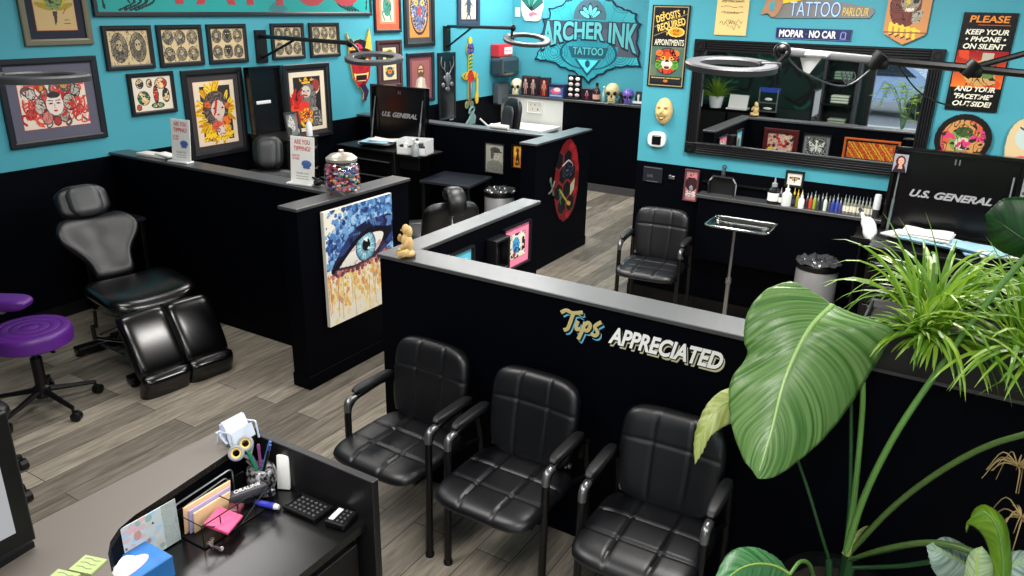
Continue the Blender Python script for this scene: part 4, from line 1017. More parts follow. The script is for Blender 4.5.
# ---------------------------------------------------------------- winged mural on the back wall
def mural():
    P = [(-4.62, 1.37), (-4.78, 1.46), (-4.93, 1.52), (-5.06, 1.55), (-5.24, 1.62), (-5.37, 1.62), (-5.46, 1.64), (-5.42, 1.74), (-5.36, 1.83), (-5.4, 1.95), (-5.34, 2.03), (-5.36, 2.18), (-5.25, 2.19), (-5.27, 2.31), (-5.15, 2.33), (-5.01, 2.41), (-4.88, 2.46), (-4.69, 2.52), (-4.49, 2.48), (-4.34, 2.42), (-4.21, 2.34), (-4.1, 2.31), (-4.0, 2.27), (-3.99, 2.17), (-3.93, 2.15), (-3.96, 2.0), (-3.92, 1.81), (-3.89, 1.62), (-4.0, 1.62), (-4.15, 1.6), (-4.29, 1.57), (-4.41, 1.5), (-4.54, 1.44)]
    x0, x1, z0, z1 = -5.48, -3.87, 1.35, 2.54
    w, h = x1 - x0, z1 - z0; cx, cz = (x0 + x1) / 2, (z0 + z1) / 2
    t = thing('wing_sign', 'big scalloped teal sign lettered in dark outline above the back ledge', 'sign', (cx, YB - .003, cz))
    A = w / h; c = Cv(A, 190, (58, 190, 202)); S_ = lambda p: ((p[0] - x0) / h, (p[1] - z0) / h)
    # scalloped outline between the tips
    Q = []
    for i in range(len(P)):
        a, b = P[i], P[(i + 1) % len(P)]
        Q.append(a)
        mx, mz = (a[0] + b[0]) / 2, (a[1] + b[1]) / 2; dx, dz = cx - mx, cz - mz; L = math.hypot(dx, dz); k = .16 * math.hypot(b[0] - a[0], b[1] - a[1])
        Q.append((mx + dx / L * k, mz + dz / L * k))
    pts = [S_(p) for p in Q]
    c.mask = c.inpoly(pts)
    X, Y = c.X, c.Y; bx, by = S_((-4.62, 1.42))
    r = np.hypot(X - A * .52, Y - .52)
    t_ = np.clip(r / .62, 0, 1)[..., None]
    c.c[:] = (1 - t_) * np.array(rgb(30, 118, 134)) + t_ * np.array(rgb(66, 180, 190))
    for k in range(21):
        a = PI * (k + .5) / 21 * 1.16 - .25; c.line([(bx + .1 * math.cos(a), by + .1 * math.sin(a)), (bx + 1.4 * math.cos(a), by + 1.4 * math.sin(a))], .005, (30, 120, 140))
    for d in (-1, 1):
        for k in range(5): c.ring(A * .5 + d * A * .3, .34, .05 + .03 * k, .045 + .026 * k, .008, (26, 104, 124))
        for k in range(4): c.ring(A * .5 + d * A * .3, .86, .03 + .03 * k, .02 + .022 * k, .007, (30, 116, 134))
    # grey smoky band behind the letters
    band = (abs(X - A * .5) < A * .46) & (Y > .42 - .1 * (X > A * .78)) & (Y < .68) & ~(((X - A * .5) / .36) ** 2 + ((Y - .34) / .19) ** 2 < 1)
    c.put(band, (78, 86, 98)); c.put(band & (Y > .6), (60, 74, 88))
    # lotus over the letters
    lx, ly = S_((-4.65, 2.2)); c.put((np.hypot(X - lx, Y - ly) < .2) & (Y > ly - .02), (66, 96, 108))
    for a in (.5, .95, 1.57, 2.2, 2.65): c.ell(lx + .07 * math.cos(a), ly + .07 * math.sin(a), .075, .024, (104, 226, 230), a); c.ring(lx + .07 * math.cos(a), ly + .07 * math.sin(a), .075, .024, .008, (18, 60, 80), a)
    # lower medallion
    mx, my = S_((-4.65, 1.78)); c.ring(mx, my - .02, .34, .17, .014, (22, 76, 96)); c.poly([(mx - .25, my + .05), (mx + .25, my + .05), (mx + .2, my - .07), (mx - .2, my - .07)], (30, 84, 100))
    c.poly([(mx - .17, my - .08), (mx + .17, my - .08), (mx, my - .27)], (24, 80, 100)); c.poly([(mx - .13, my - .09), (mx + .13, my - .09), (mx, my - .23)], (86, 212, 220)); c.ell(mx, my - .13, .03, .04, (24, 80, 100))
    c.line(pts + pts[:1], .034, (16, 38, 62))
    paint_obj('wings', c, w, h, t, y=0, thick=.016, edge=(16, 38, 62))
    def warped(s, W_, H_, bold, depth, mcol, x_, top, nm, mname):
        mb = MB(); letters(mb, s, W_, H_, 0, 0, 0, bold, depth, -.016)
        mb.v = [(x + x_, y, top - (H_ / 2 - z) * (1 + .75 * abs(x / (W_ / 2)) ** 2)) for x, y, z in mb.v]
        obj(nm, mb, mat(mname, mcol, .5), t, .0)
    warped('ARCHER INK', 1.43, .25, .085, .003, (14, 34, 54), -4.655 - cx, 2.165 - cz, 'lettering_outline', 'midnight_sign_paint')
    warped('ARCHER INK', 1.38, .215, .03, .007, (86, 172, 178), -4.655 - cx, 2.15 - cz, 'lettering', 'aqua_sign_paint')
    mb = MB(); letters(mb, 'TATTOO', .44, .095, -4.65 - cx, 1.785 - cz, 0, .015, .005, -.016); obj('small_lettering', mb, mat('aqua_sign_paint'), t, 0)
mural()

def ledge_items():
    z = 1.176; y = 9.44; G = 'ornaments on the back ledge'
    M_box = mat('printed_card_dark', (44, 34, 40), .4)
    def skull(name, label, x, s, col, yy=y):
        t = thing(name, label, 'skull', (x, yy, z), .3, G)
        mb = MB(); mb.ell((0, 0, .62 * s), (.40 * s, .5 * s, .4 * s)); mb.box((0, -.3 * s, .28 * s), (.42 * s, .34 * s, .3 * s), bev=.1 * s); obj('cranium', mb, col, t)
        mb = MB()
        for d in (-1, 1): mb.ell((d * .17 * s, -.42 * s, .52 * s), (.11 * s, .08 * s, .11 * s))
        mb.ell((0, -.47 * s, .36 * s), (.05 * s, .04 * s, .08 * s)); obj('eye_socket', mb, M_bplastic, t)
        mb = MB(); mb.box((0, -.26 * s, .06 * s), (.4 * s, .36 * s, .12 * s), bev=.05 * s)
        for k in range(6): mb.box((-.15 * s + .06 * s * k, -.46 * s, .15 * s), (.05 * s, .04 * s, .07 * s), bev=.01 * s)
        obj('jaw', mb, col, t); return t
    skull('skull', 'pale bone skull at the left end of the back ledge', -5.635, .21, M_bone)
    skull('skull', 'yellowish larger skull right of the clear bottle on the back ledge', -4.19, .24, mat('yellowed_bone', (206, 192, 140), .5))
    def figbox(label, x, w, h, cols, kind):
        t = thing('figure_box', label, 'box', (x, y + .02, z), 0, G)
        mb = MB(); mb.box((0, 0, h / 2), (w, .09, h), bev=.004); obj('carton', mb, M_box, t, .3)
        A = w / h; c = Cv(A, 40, cols[0]); rg = random.Random(int(x * 1000))
        for k in range(kind):
            cx = A * (k + .5) / kind; c.ell(cx, .78, .07, .1, cols[1]); c.rect(cx - .08, .3, cx + .08, .7, cols[2]); c.line([(cx - .04, .32), (cx - .06, .06)], .05, cols[2]); c.line([(cx + .04, .32), (cx + .06, .06)], .05, cols[2]); c.line([(cx - .1, .65), (cx - .14, .4)], .035, cols[1]); c.line([(cx + .1, .65), (cx + .14, .4)], .035, cols[1])
        c.rect(0, .93, A, 1, cols[3])
        paint_obj('front_print', c, w - .012, h - .012, t, 0, h / 2, -.046, .002, M_artgloss); return t
    figbox('dark boxed pair of pale figures next to the left bone skull', -5.42, .25, .255, [(40, 26, 30), (200, 170, 160), (170, 130, 130), (90, 40, 40)], 2)
    figbox('dark red boxed single figure beside the boxed pair', -5.19, .125, .25, [(96, 26, 30), (210, 170, 150), (190, 110, 90), (40, 30, 34)], 1)
    t = thing('toy_vehicle_box', 'low box printed with a pink and red shape on blue', 'box', (-4.98, y, z), 0, G)
    mb = MB(); mb.box((0, 0, .09), (.22, .14, .18), bev=.006); obj('carton', mb, mat('navy_card', (40, 50, 96), .4), t, .3)
    c = Cv(1.22, 36, (60, 90, 150)); c.ell(.6, .5, .46, .22, (214, 90, 110)); c.ell(.7, .62, .3, .16, (230, 200, 200)); c.rect(0, .8, 1.22, 1, (30, 26, 40)); c.rect(.1, .1, 1.1, .22, (150, 170, 200)); paint_obj('front_print', c, .21, .17, t, 0, .09, -.071, .002)
    t = thing('card_display', 'tall black display of stacked white shapes in two columns', 'display', (-4.755, y + .02, z), 0, G)
    mb = MB(); mb.box((0, .01, .155), (.2, .03, .31), bev=.004); mb.box((0, -.02, .01), (.2, .1, .02), bev=.003); obj('board', mb, M_bplastic, t, .3)
    for q in range(2):
        for k in range(4): m2 = MB(); m2.ell((-.05 + .1 * q, -.012, .05 + .07 * k), (.034, .014, .024), 10, 6); obj('shape', m2, M_paper if k % 2 else mat('pale_pink_card', (214, 190, 190), .6), t)
    figbox('small dark boxed face left of the dark bottle', -4.545, .16, .15, [(46, 26, 34), (206, 190, 190), (150, 60, 70), (30, 20, 24)], 1)
    t = thing('liquor_bottle', 'dark bottle with a pale label under the mural tip', 'bottle', (-4.40, y - .03, z), 0, G)
    mb = MB(); mb.lathe([(.0, 0), (.045, 0), (.05, .01), (.05, .13), (.03, .165), (.018, .18), (.018, .225), (0, .225)], 18); obj('body', mb, mat('dark_red_glass', (50, 14, 22), .12, spec=.6), t)
    mb = MB(); mb.lathe([(.0515, .03), (.0515, .09)], 18); obj('label', mb, mat('peach_label', (206, 160, 140), .6), t); mb = MB(); mb.lathe([(.02, .20), (.02, .235), (0, .235)], 14); obj('cap', mb, M_bplastic, t)
    t = thing('clear_bottle', 'clear blue tinted bottle beside the dark bottle', 'bottle', (-4.325, y + .03, z), 0, G)
    mb = MB(); mb.lathe([(.0, 0), (.035, 0), (.036, .09), (.014, .13), (.014, .16), (0, .16)], 16); obj('body', mb, mat('pale_blue_glass', (150, 196, 200), .08, spec=.7), t); mb = MB(); mb.ell((0, 0, .175), (.02, .02, .022)); obj('stopper', mb, mat('pale_blue_glass'), t)
    t = thing('dark_figurine', 'small dark figurine between the yellow skull and the purple one', 'figurine', (-4.085, y + .05, z), 0, G)
    mb = MB(); mb.lathe([(0, 0), (.04, 0), (.035, .03), (.02, .07), (0, .08)], 14); mb.ell((0, 0, .1), (.03, .03, .035)); mb.tube([(.02, 0, .06), (.05, -.01, .09)], .008, 6); obj('body', mb, mat('dark_bronze', (50, 40, 34), .4), t)
    skull('sugar_skull', 'purple decorated skull on the right part of the back ledge', -3.97, .185, mat('violet_glaze', (110, 84, 170), .3))
    t = thing('trading_card_stand', 'grey and white display with rows of small figures at the ledge end', 'display', (-3.79, y, z), 0, G)
    mb = MB(); mb.box((0, 0, .01), (.18, .12, .02)); mb.box((0, .04, .085), (.18, .02, .15)); obj('stand', mb, M_gplastic, t)
    for k in range(5): m2 = MB(); m2.lathe([(0, .02), (.014, .02), (.012, .08), (.016, .1), (.012, .125), (0, .128)], 8, (-.07 + .035 * k, -.01, 0)); obj('figure', m2, M_paper if k % 2 else M_gplastic, t)
    mb = MB(); mb.box((0, -.055, .03), (.18, .006, .04)); obj('name_strip', mb, M_white, t)
ledge_items()

# ---------------------------------------------------------------- mirror wall
MYW = YM - .002
def mirror():
    x0, x1, z0, z1 = -1.985, -.305, 1.285, 2.137
    t = thing('wall_mirror', 'wide black framed mirror with corner blocks on the teal wall', 'mirror', ((x0 + x1) / 2, MYW, (z0 + z1) / 2))
    w, h = x1 - x0, z1 - z0; fw = .085
    mb = MB()
    for z, s in ((h / 2 - fw / 2, 1), (-h / 2 + fw / 2, -1)):
        for k in range(5): mb.box((0, -.016 - (.008 if k in (0, 4) else .003 * (k % 2)), z - fw / 2 + fw * (k + .5) / 5), (w - 2 * fw, .03, fw / 5 * .92), bev=.004)
    for x in (-w / 2 + fw / 2, w / 2 - fw / 2):
        for k in range(5): mb.box((x - fw / 2 + fw * (k + .5) / 5, -.016 - (.008 if k in (0, 4) else .003 * (k % 2)), 0), (fw / 5 * .92, .03, h - 2 * fw), bev=.004)
    obj('frame', mb, mat('black_fluted_wood', (15, 15, 18), .36, spec=.4), t, .3)
    for x in (-1, 1):
        for z in (-1, 1):
            m2 = MB(); m2.box((x * (w / 2 - fw / 2), -.02, z * (h / 2 - fw / 2)), (fw, .04, fw), bev=.004); m2.torus((x * (w / 2 - fw / 2), -.041, z * (h / 2 - fw / 2)), .024, .006, rot=Matrix.Rotation(PI / 2, 3, 'X'), n=20, k=6); obj('corner_block', m2, MATS['black_fluted_wood'], t, .4)
    mb = MB(); mb.box((0, -.006, 0), (w - 2 * fw + .01, .008, h - 2 * fw + .01)); obj('mirror_glass', mb, mat('silvered_glass', (214, 220, 220), .01, metal=1.0), t)
mirror()
def sign_things():
    # deposits poster
    w, h = .302, .603; t = thing('deposit_poster', 'tall dark poster asking for deposits above the face mask', 'sign', (-2.20, MYW, 2.07))
    c = art_deposit(w / h, 150); paint_obj('sheet', c, w, h, t, y=-.002, thick=.008, edge=(30, 30, 32), material=M_artgloss)
    ye = mat('yellow_print', (226, 190, 90), .5); wh = mat('cream_print', (230, 224, 204), .5); og = mat('dark_brown_print', (70, 36, 16), .5)
    mb = MB(); letters(mb, 'DEPOSITS', .19, .052, -.02, .222, 0, .02, .002, -.010, .26); obj('headline', mb, ye, t, 0); mb = MB(); letters(mb, 'REQUIRED', .225, .062, .012, .158, 0, .025, .002, -.010, .26); obj('second_headline', mb, ye, t, 0)
    mb = MB(); letters(mb, 'APPOINTMENTS', .235, .044, .005, .032, 0, .008, .002, -.010); obj('subhead', mb, wh, t, 0)
    mb = MB(); letters(mb, 'FOR', .05, .018, .055, .118, 0, .0, .002, -.010); letters(mb, 'ALL', .05, .018, .055, .096, 0, .0, .002, -.010); obj('oval_text', mb, og, t, 0)
    # yellow sheet
    t = thing('paper_notice', 'yellowed paper notice with handwriting above the mirror', 'notice', (-1.735, MYW, 2.33)); w, h = .235, .32
    c = Cv(w / h, 70, (222, 196, 132)); rg = random.Random(6)
    for y in (.86, .74, .62, .5): c.curve([(.1, y), (.25, y + .015), (.4, y - .012), (.62, y + .01)], .012, (120, 96, 60), 12)
    for k in range(9): x, y = .1 + .5 * rg.random(), .1 + .24 * rg.random(); c.curve([(x, y), (x + .05, y + .05), (x + .1, y - .03), (x + .13, y + .03)], .012, (130, 104, 66), 10)
    c.rect(.0, .0, .74, .02, (190, 160, 100)); paint_obj('sheet', c, w, h, t, y=-.002, thick=.006)
    mb = MB(); letters(mb, 'certification', .16, .022, 0, .08, .1, 0, .001, -.008); letters(mb, 'Number', .12, .018, 0, .0, .1, 0, .001, -.008); obj('handwriting', mb, mat('brown_ink', (110, 84, 50), .7), t, 0)
    # saw shaped sign
    t = thing('saw_sign', 'hand saw shaped sign lettered for tattooing above the number plate', 'sign', (-1.13, MYW, 2.36))
    mb = MB(); mb.prism([(-.3, -.06), (.33, -.045), (.355, -.005), (.34, .02), (-.1, .09), (-.3, .1)], -.012, -.002); obj('blade', mb, mat('grey_sign_board', (120, 118, 116), .5), t, 0)
    mb = MB(); hp = spline([(-.36, .08, 0), (-.30, .11, 0), (-.25, .06, 0), (-.27, -.02, 0), (-.31, -.055, 0), (-.345, -.03, 0), (-.39, -.035, 0), (-.37, .03, 0), (-.36, .08, 0)], 30)
    mb.prism([(p.x, p.y) for p in hp][:-1], -.022, -.002); obj('handle', mb, mat('tan_wood_handle', (170, 124, 90), .5, vary=.2, bscale=30), t, .4)
    mb = MB(); mb.ell((-.32, -.0225, .02), (.018, .003, .036)); obj('grip_opening', mb, mat('teal_wall_paint'), t)
    mb = MB(); mb.box((-.17, -.018, .075), (.2, .006, .045), R=Matrix.Rotation(-.2, 3, 'Y')); obj('yellow_strip', mb, mat('yellow_sign_paint', (232, 196, 40), .5), t)
    mb = MB(); letters(mb, 'TATTOO', .34, .10, -.03, .005, 0, .03, .003, -.012); obj('lettering_outline', mb, mat('blue_sign_paint', (48, 104, 176), .5), t, 0)
    mb = MB(); letters(mb, 'TATTOO', .335, .095, -.03, .005, 0, -.01, .007, -.012); obj('lettering', mb, mat('pale_blue_sign_paint', (190, 216, 232), .5), t, 0)
    mb = MB(); letters(mb, 'PARLOUR', .165, .055, .235, -.008, .1, .005, .004, -.012); obj('second_lettering', mb, MATS['yellow_print'], t, 0)
    # number plate
    t = thing('number_plate', 'dark blue plate with white capital letters above the mirror', 'sign', (-1.15, MYW, 2.20))
    mb = MB(); mb.box((0, -.005, 0), (.51, .008, .075), bev=.003); obj('plate', mb, mat('navy_enamel', (24, 34, 84), .35), t, .3)
    mb = MB(); frame_bars(mb, .51, .075, .005, -.008, -.012); obj('rim', mb, mat('steel_blue_rim', (70, 96, 150), .4), t)
    mb = MB(); letters(mb, 'MOPAR', .17, .05, -.145, 0, 0, .04, .003, -.009); obj('first_word', mb, M_white, t, 0); mb = MB(); letters(mb, 'NO CAR', .18, .05, .065, 0, 0, .035, .003, -.009); obj('second_word', mb, M_white, t, 0); mb = MB(); mb.box((-.045, -.011, 0), (.014, .004, .008)); obj('hyphen', mb, MATS['steel_blue_rim'], t, 0)
    mb = MB(); pts = [(.186, -.012, -.02), (.186, -.012, .012), (.196, -.012, .022), (.2, -.012, .01), (.204, -.012, .022), (.216, -.012, .012), (.216, -.012, -.02)]; mb.tube([Vector(p) for p in pts], .004, 6); mb.box((.201, -.011, -.024), (.04, .004, .005)); obj('emblem', mb, mat('pale_violet_enamel', (140, 150, 220), .4), t)
    # shield plaque
    w, h = .26, .40; t = thing('shield_plaque', 'tan wooden shield plaque with a hooded skull and yellow lettering', 'plaque', (-.572, MYW, 2.355))
    c = Cv(w / h, 110, (196, 136, 84)); A = w / h
    c.mask = c.inpoly([(0, 1), (A, 1), (A, .2), (A * .96, .16), (A * .8, .1), (A * .5, .0), (A * .2, .1), (A * .04, .16), (0, .2)])
    c.ell(A * .42, .62, A * .36, .36, (110, 52, 44)); c.contour(7, 4, (60, 24, 24), .14, c.within_ell(A * .42, .62, A * .36, .36), 6); c.ell(A * .52, .68, A * .22, .17, (150, 140, 120)); c.ell(A * .46, .66, A * .06, .04, (206, 180, 60)); c.ell(A * .62, .68, A * .05, .04, INK); c.rect(A * .42, .52, A * .62, .57, (220, 210, 190)); c.contour(9, 8, INK, .14, c.within_ell(A * .52, .68, A * .22, .17), 6); c.poly([(A * .6, .5), (A * .85, .56), (A * .8, .36), (A * .62, .34)], (160, 156, 140)); c.contour(9, 2, INK, .16, c.inpoly([(A * .6, .5), (A * .85, .56), (A * .8, .36), (A * .62, .34)]), 6)
    for k in range(5): x = A * (.16 + .14 * k); z = .26 - .02 * k; c.line([(x, z - .07), (x - .01, z + .07)], .05, (232, 196, 60)); c.line([(x, z + .05), (x + .07, z + .04)], .035, (232, 196, 60)); c.line([(x, z - .12), (x + .05, z - .09)], .02, (50, 36, 30))
    c.rect(0, .185, A, .2, (120, 76, 46)); paint_obj('board', c, w, h, t, y=-.003, thick=.02, edge=(140, 92, 56))
    # phone notice
    w, h = .30, .603; t = thing('phone_notice', 'tall black and orange notice asking for silent phones', 'sign', (-.10, MYW, 2.065)); c = art_please(w / h, 150); paint_obj('sheet', c, w, h, t, y=-.003, thick=.01, edge=(14, 12, 12), material=M_artgloss)
    mb = MB(); letters(mb, 'PLEASE', .22, .042, 0, .262, .08, .025, .002, -.013); obj('headline', mb, mat('orange_print', (226, 134, 44), .5), t, 0)
    for s_, ww, z in (('KEEP YOUR', .24, .185), ('• PHONE •', .225, .142), ('ON SILENT', .235, .098), ('AND YOUR', .23, -.165), ('"FACETIME"', .22, -.212), ('OUTSIDE!', .22, -.258)): mb = MB(); letters(mb, s_, ww, .033 if '•' not in s_ else .031, 0, z, .18, .03, .002, -.013); obj('lettering', mb, wh, t, 0)
    # black disc with a painting
    w, h = .33, .33; t = thing('round_plaque', 'round bark edged painting of a green helmeted figure, half behind the tool chest lid', 'plaque', (-.105, MYW, 1.575)); c = art_disc(1, 90); paint_obj('disc', c, w, h, t, y=-.003, thick=.025, edge=(20, 16, 14))
    w, h = .30, .33; t = thing('skate_board_art', 'cream rounded board painting beside the round plaque', 'plaque', (.29, MYW, 1.585)); c = art_board(w / h, 80); paint_obj('board', c, w, h, t, y=-.003, thick=.02, edge=(150, 110, 70))
    # face mask
    t = thing('face_mask', 'cream smiling face mask on the teal wall', 'mask', (-2.19, MYW, 1.583))
    mb = MB()
    def face(a, b):
        th = (a - .5) * PI * .98; v = b * 2 - 1; hw = .072 * math.sqrt(max(0, 1 - v * v)) * (1 - .12 * max(0, -v)); x = hw * math.sin(th); d = .055 * math.cos(th) * math.sqrt(max(0, 1 - v * v))
        nose = .022 * math.exp(-((x / .012) ** 2 + ((v - .02) / .2) ** 2)); ey = -.010 * sum(math.exp(-(((x - s * .028) / .013) ** 2 + ((v - .22) / .08) ** 2)) for s in (-1, 1)); br = .006 * sum(math.exp(-(((x - s * .028) / .02) ** 2 + ((v - .38) / .06) ** 2)) for s in (-1, 1)); ck = .008 * sum(math.exp(-(((x - s * .035) / .016) ** 2 + ((v + .15) / .12) ** 2)) for s in (-1, 1)); mo = -.012 * math.exp(-((v + .42 - 6 * x * x / .01 * .04) / .06) ** 2 - (x / .032) ** 2)
        return (x, -.003 - d - nose - ey - br - ck - mo, v * .105)
    mb.grid(face, 41, 41); obj('face', mb, mat('cream_mask_plaster', (222, 188, 124), .5), t, 1.2)
    mb = MB()
    for s in (-1, 1): mb.tube(spline([(s * .028 - .014, -.052, .022), (s * .028, -.054, .03), (s * .028 + .014, -.05, .022)], 8), .0028, 6)
    obj('eye', mb, mat('brown_ink'), t); mb = MB(); mb.tube(spline([(-.032, -.048, -.036), (-.016, -.056, -.052), (0, -.058, -.056), (.016, -.056, -.052), (.032, -.048, -.036)], 12), .0035, 6); obj('mouth', mb, mat('dark_brown_print'), t)
    # thermostat
    t = thing('wall_camera', 'white oval device with a black square lens below the face mask', 'device', (-2.225, MYW, 1.36)); mb = MB()
    c0 = [(.075 * (abs(math.cos(a)) ** .7) * (1 if math.cos(a) > 0 else -1), .06 * (abs(math.sin(a)) ** .7) * (1 if math.sin(a) > 0 else -1)) for a in [2 * PI * k / 36 for k in range(36)]]
    mb.prism(c0, -.03, -.002); mb.prism([(x * .92, z * .92) for x, z in c0], -.034, -.03); obj('housing', mb, M_white, t, .5); mb = MB(); mb.box((.002, -.036, -.004), (.076, .016, .076), bev=.007); obj('lens_panel', mb, M_gloss, t, .5)
    # low wall pieces
    t = thing('dark_notice', 'black framed document low on the dark wall beside the guest chair', 'notice', (-2.24, MYW, 1.07)); mb = MB(); mb.box((0, -.004, 0), (.165, .006, .125)); obj('sheet', mb, mat('charcoal_card', (26, 28, 36), .4), t); mb = MB(); mb.box((0, -.009, .055), (.155, .004, .006)); mb.box((0, -.009, -.057), (.1, .004, .005)); letters(mb, 'ink', .05, .03, -.02, -.01, 0, 0, .002, -.007); obj('print', mb, mat('grey_print', (90, 92, 98), .5), t, 0)
    t = thing('coat_hook', 'small metal hook on the dark wall right of the document', 'hook', (-2.078, MYW, 1.065)); mb = MB(); mb.box((0, -.004, 0), (.05, .008, .03), bev=.003); mb.tube(fillet([(0, -.008, 0), (0, -.035, -.01), (0, -.04, .02)], .01), .005, 6); mb.ell((0, -.04, .022), (.008, .008, .008)); obj('hook_body', mb, M_steel, t)
    FR('narrow pink patterned frame above the guest chair', 'F', -1.965, -1.85, .898, 1.152, art_plain((186, 128, 132), [(.5, .55, .2, .26, (60, 30, 36)), (.5, .82, .1, .07, (214, 120, 130)), (.3, .2, .1, .1, (222, 200, 196)), (.7, .2, .1, .1, (222, 200, 196)), (.5, .4, .06, .1, (150, 150, 150))], 3), fw=.012, fcol=mat('pink_frame', (96, 54, 62), .5), n=50)
    FR('small black framed pair of moths above the ink bottles', 'F', -1.195, -1.06, 1.116, 1.237, art_bee, fw=.016, n=40)
    t = thing('dustpan', 'black dustpan hanging upright on the dark wall over the ledge', 'dustpan', (-1.65, MYW - .01, 1.085))
    mb = MB(); mb.prism([(-.1, -.115), (.1, -.115), (.105, .0), (.07, .05), (-.07, .05), (-.105, .0)], -.02, -.012)
    for s in (-1, 1): mb.box((s * .1, -.035, -.05), (.012, .05, .12), bev=.004)
    mb.box((0, -.035, .045), (.16, .05, .014), bev=.004); obj('pan', mb, mat('worn_black_plastic', (14, 14, 16), .45), t, .3)
    mb = MB(); mb.tube(fillet([(-.07, -.04, .05), (-.108, -.04, .0), (-.102, -.03, -.118), (.102, -.03, -.118), (.108, -.04, 0), (.07, -.04, .05)], .02), .0055, 6); obj('lip', mb, mat('pale_rubber', (170, 172, 170), .5), t); mb = MB(); mb.tube(spline([(0, -.035, .04), (0, -.04, .08), (0, -.03, .12)], 8), [.016] * 5 + [.013] * 4, 8, flat=(1, 1.3)); mb.torus((0, -.03, .122), .014, .005, n=16, k=6, rot=Matrix.Rotation(PI / 2, 3, 'X')); obj('handle', mb, M_gplastic, t)
sign_things()

def ink_ledge():
    # narrow black ledge below the mirror with rows of bottles
    x0, x1 = -1.82, .6; t = thing('wall_ledge', 'narrow black ledge holding ink bottles under the mirror', 'shelf', ((x0 + x1) / 2, MYW, .98))
    mb = MB(); mb.box((0, -.075, .0), (x1 - x0, .15, .026), bev=.003); obj('shelf_board', mb, M_cap, t, .3)
    mb = MB(); mb.box((0, -.066, -.26), (x1 - x0 - .04, .13, .49)); obj('front_panel', mb, M_wallblack, t)
    mb = MB(); mb.box((0, -.012, .095), (x1 - x0, .02, .016)); obj('back_rail', mb, M_bmetal, t)
    z = .993; rg = random.Random(12)
    def bottle(name, label, x, y, r, h, body, cap, band=None, group='ink bottles on the black ledge', spout=True):
        b = thing(name, label, 'bottle', (x, y, z), 0, group)
        mb = MB(); mb.lathe([(0, 0), (r, 0), (r * 1.04, .004), (r * 1.04, h * .52), (r * .6, h * .62), (r * .42, h * .66), (0, h * .66)], 14); obj('body', mb, body, b)
        mb = MB(); mb.lathe([(r * .5, h * .62), (r * .52, h * .76), (r * .2, h * .8), (r * .1, h), (0, h)], 12); obj('cap', mb, cap, b)
        if band: mb = MB(); mb.lathe([(r * 1.06, h * .12), (r * 1.06, h * .42)], 14); obj('label', mb, band, b)
        return b
    blk = mat('black_nozzle', (24, 24, 26), .4); clr = mat('clear_plastic', (150, 156, 158), .2, spec=.6); dk = mat('dark_ink', (26, 26, 30), .25)
    bottle('ink_bottle', 'tall clear bottle with a white label at the left end of the row', -1.245, 5.86, .040, .2, dk, clr, M_paper)
    bottle('ink_bottle', 'thin dark bottle between the tall clear bottle and the white one', -1.193, 5.87, .014, .125, dk, clr, M_paper)
    bottle('ink_bottle', 'wide white bottle with a white nozzle near the left of the row', -1.145, 5.85, .034, .165, M_white, M_white)
    bottle('ink_bottle', 'dark bottle under the moth frame with a yellow nozzle', -1.098, 5.87, .0125, .135, dk, mat('yellow_nozzle', (206, 180, 60), .4), M_gplastic)
    bottle('ink_bottle', 'second of the two yellow banded bottles under the moth frame', -1.071, 5.87, .0125, .13, mat('olive_ink', (150, 140, 40), .3), MATS['yellow_nozzle'])
    bottle('ink_bottle', 'third yellow nozzle bottle, next to the small white bottle', -1.044, 5.875, .0125, .13, dk, MATS['yellow_nozzle'])
    bottle('ink_bottle', 'small white bottle right of the yellow nozzle bottles', -1.035, 5.835, .021, .12, M_white, M_white)
    seq = [((60, 50, 46), 'brown'), ((196, 70, 50), 'red'), ((150, 176, 60), 'lime green'), ((60, 66, 60), 'dark green'), ((40, 44, 50), 'slate'), ((206, 214, 200), 'milky white'), ((70, 76, 90), 'grey blue'), ((50, 60, 150), 'violet blue'), ((60, 90, 170), 'blue'), ((70, 60, 120), 'purple')]
    for k, (cc, nm) in enumerate(seq):
        bottle('ink_bottle', nm + ' ink bottle with a clear nozzle in the middle of the row', -1.003 + .0258 * k, 5.868 + .006 * (-1) ** k, .0115 + .001 * (k % 2), .112 + .01 * (k % 3), mat('ink_' + nm.replace(' ', '_'), cc, .3), clr)
    first = None
    for k in range(9):
        x = -.745 + .0235 * k; 
        if first is None: first = bottle('ink_bottle', 'pale labelled bottle with a dark band in the right run of the row', x, 5.87, .0112, .135, mat('pale_grey_ink', (130, 134, 120), .3), clr, mat('cream_print'), group='identical pale bottles at the right of the row')
        else: dup(first, (x, 5.87 + .004 * (-1) ** k, z))
    # spray bottle at the end
    b = thing('squeeze_bottle', 'tall white bottle with a black base beside the tool chest', 'bottle', (-.535, 5.865, z), 0)
    mb = MB(); mb.lathe([(0, .0), (.022, 0), (.024, .06), (.024, .06)], 16); obj('base', mb, M_gplastic, b); mb = MB(); mb.lathe([(.023, .06), (.0245, .14), (.02, .165), (0, .17)], 16); obj('top', mb, M_white, b)
ink_ledge()
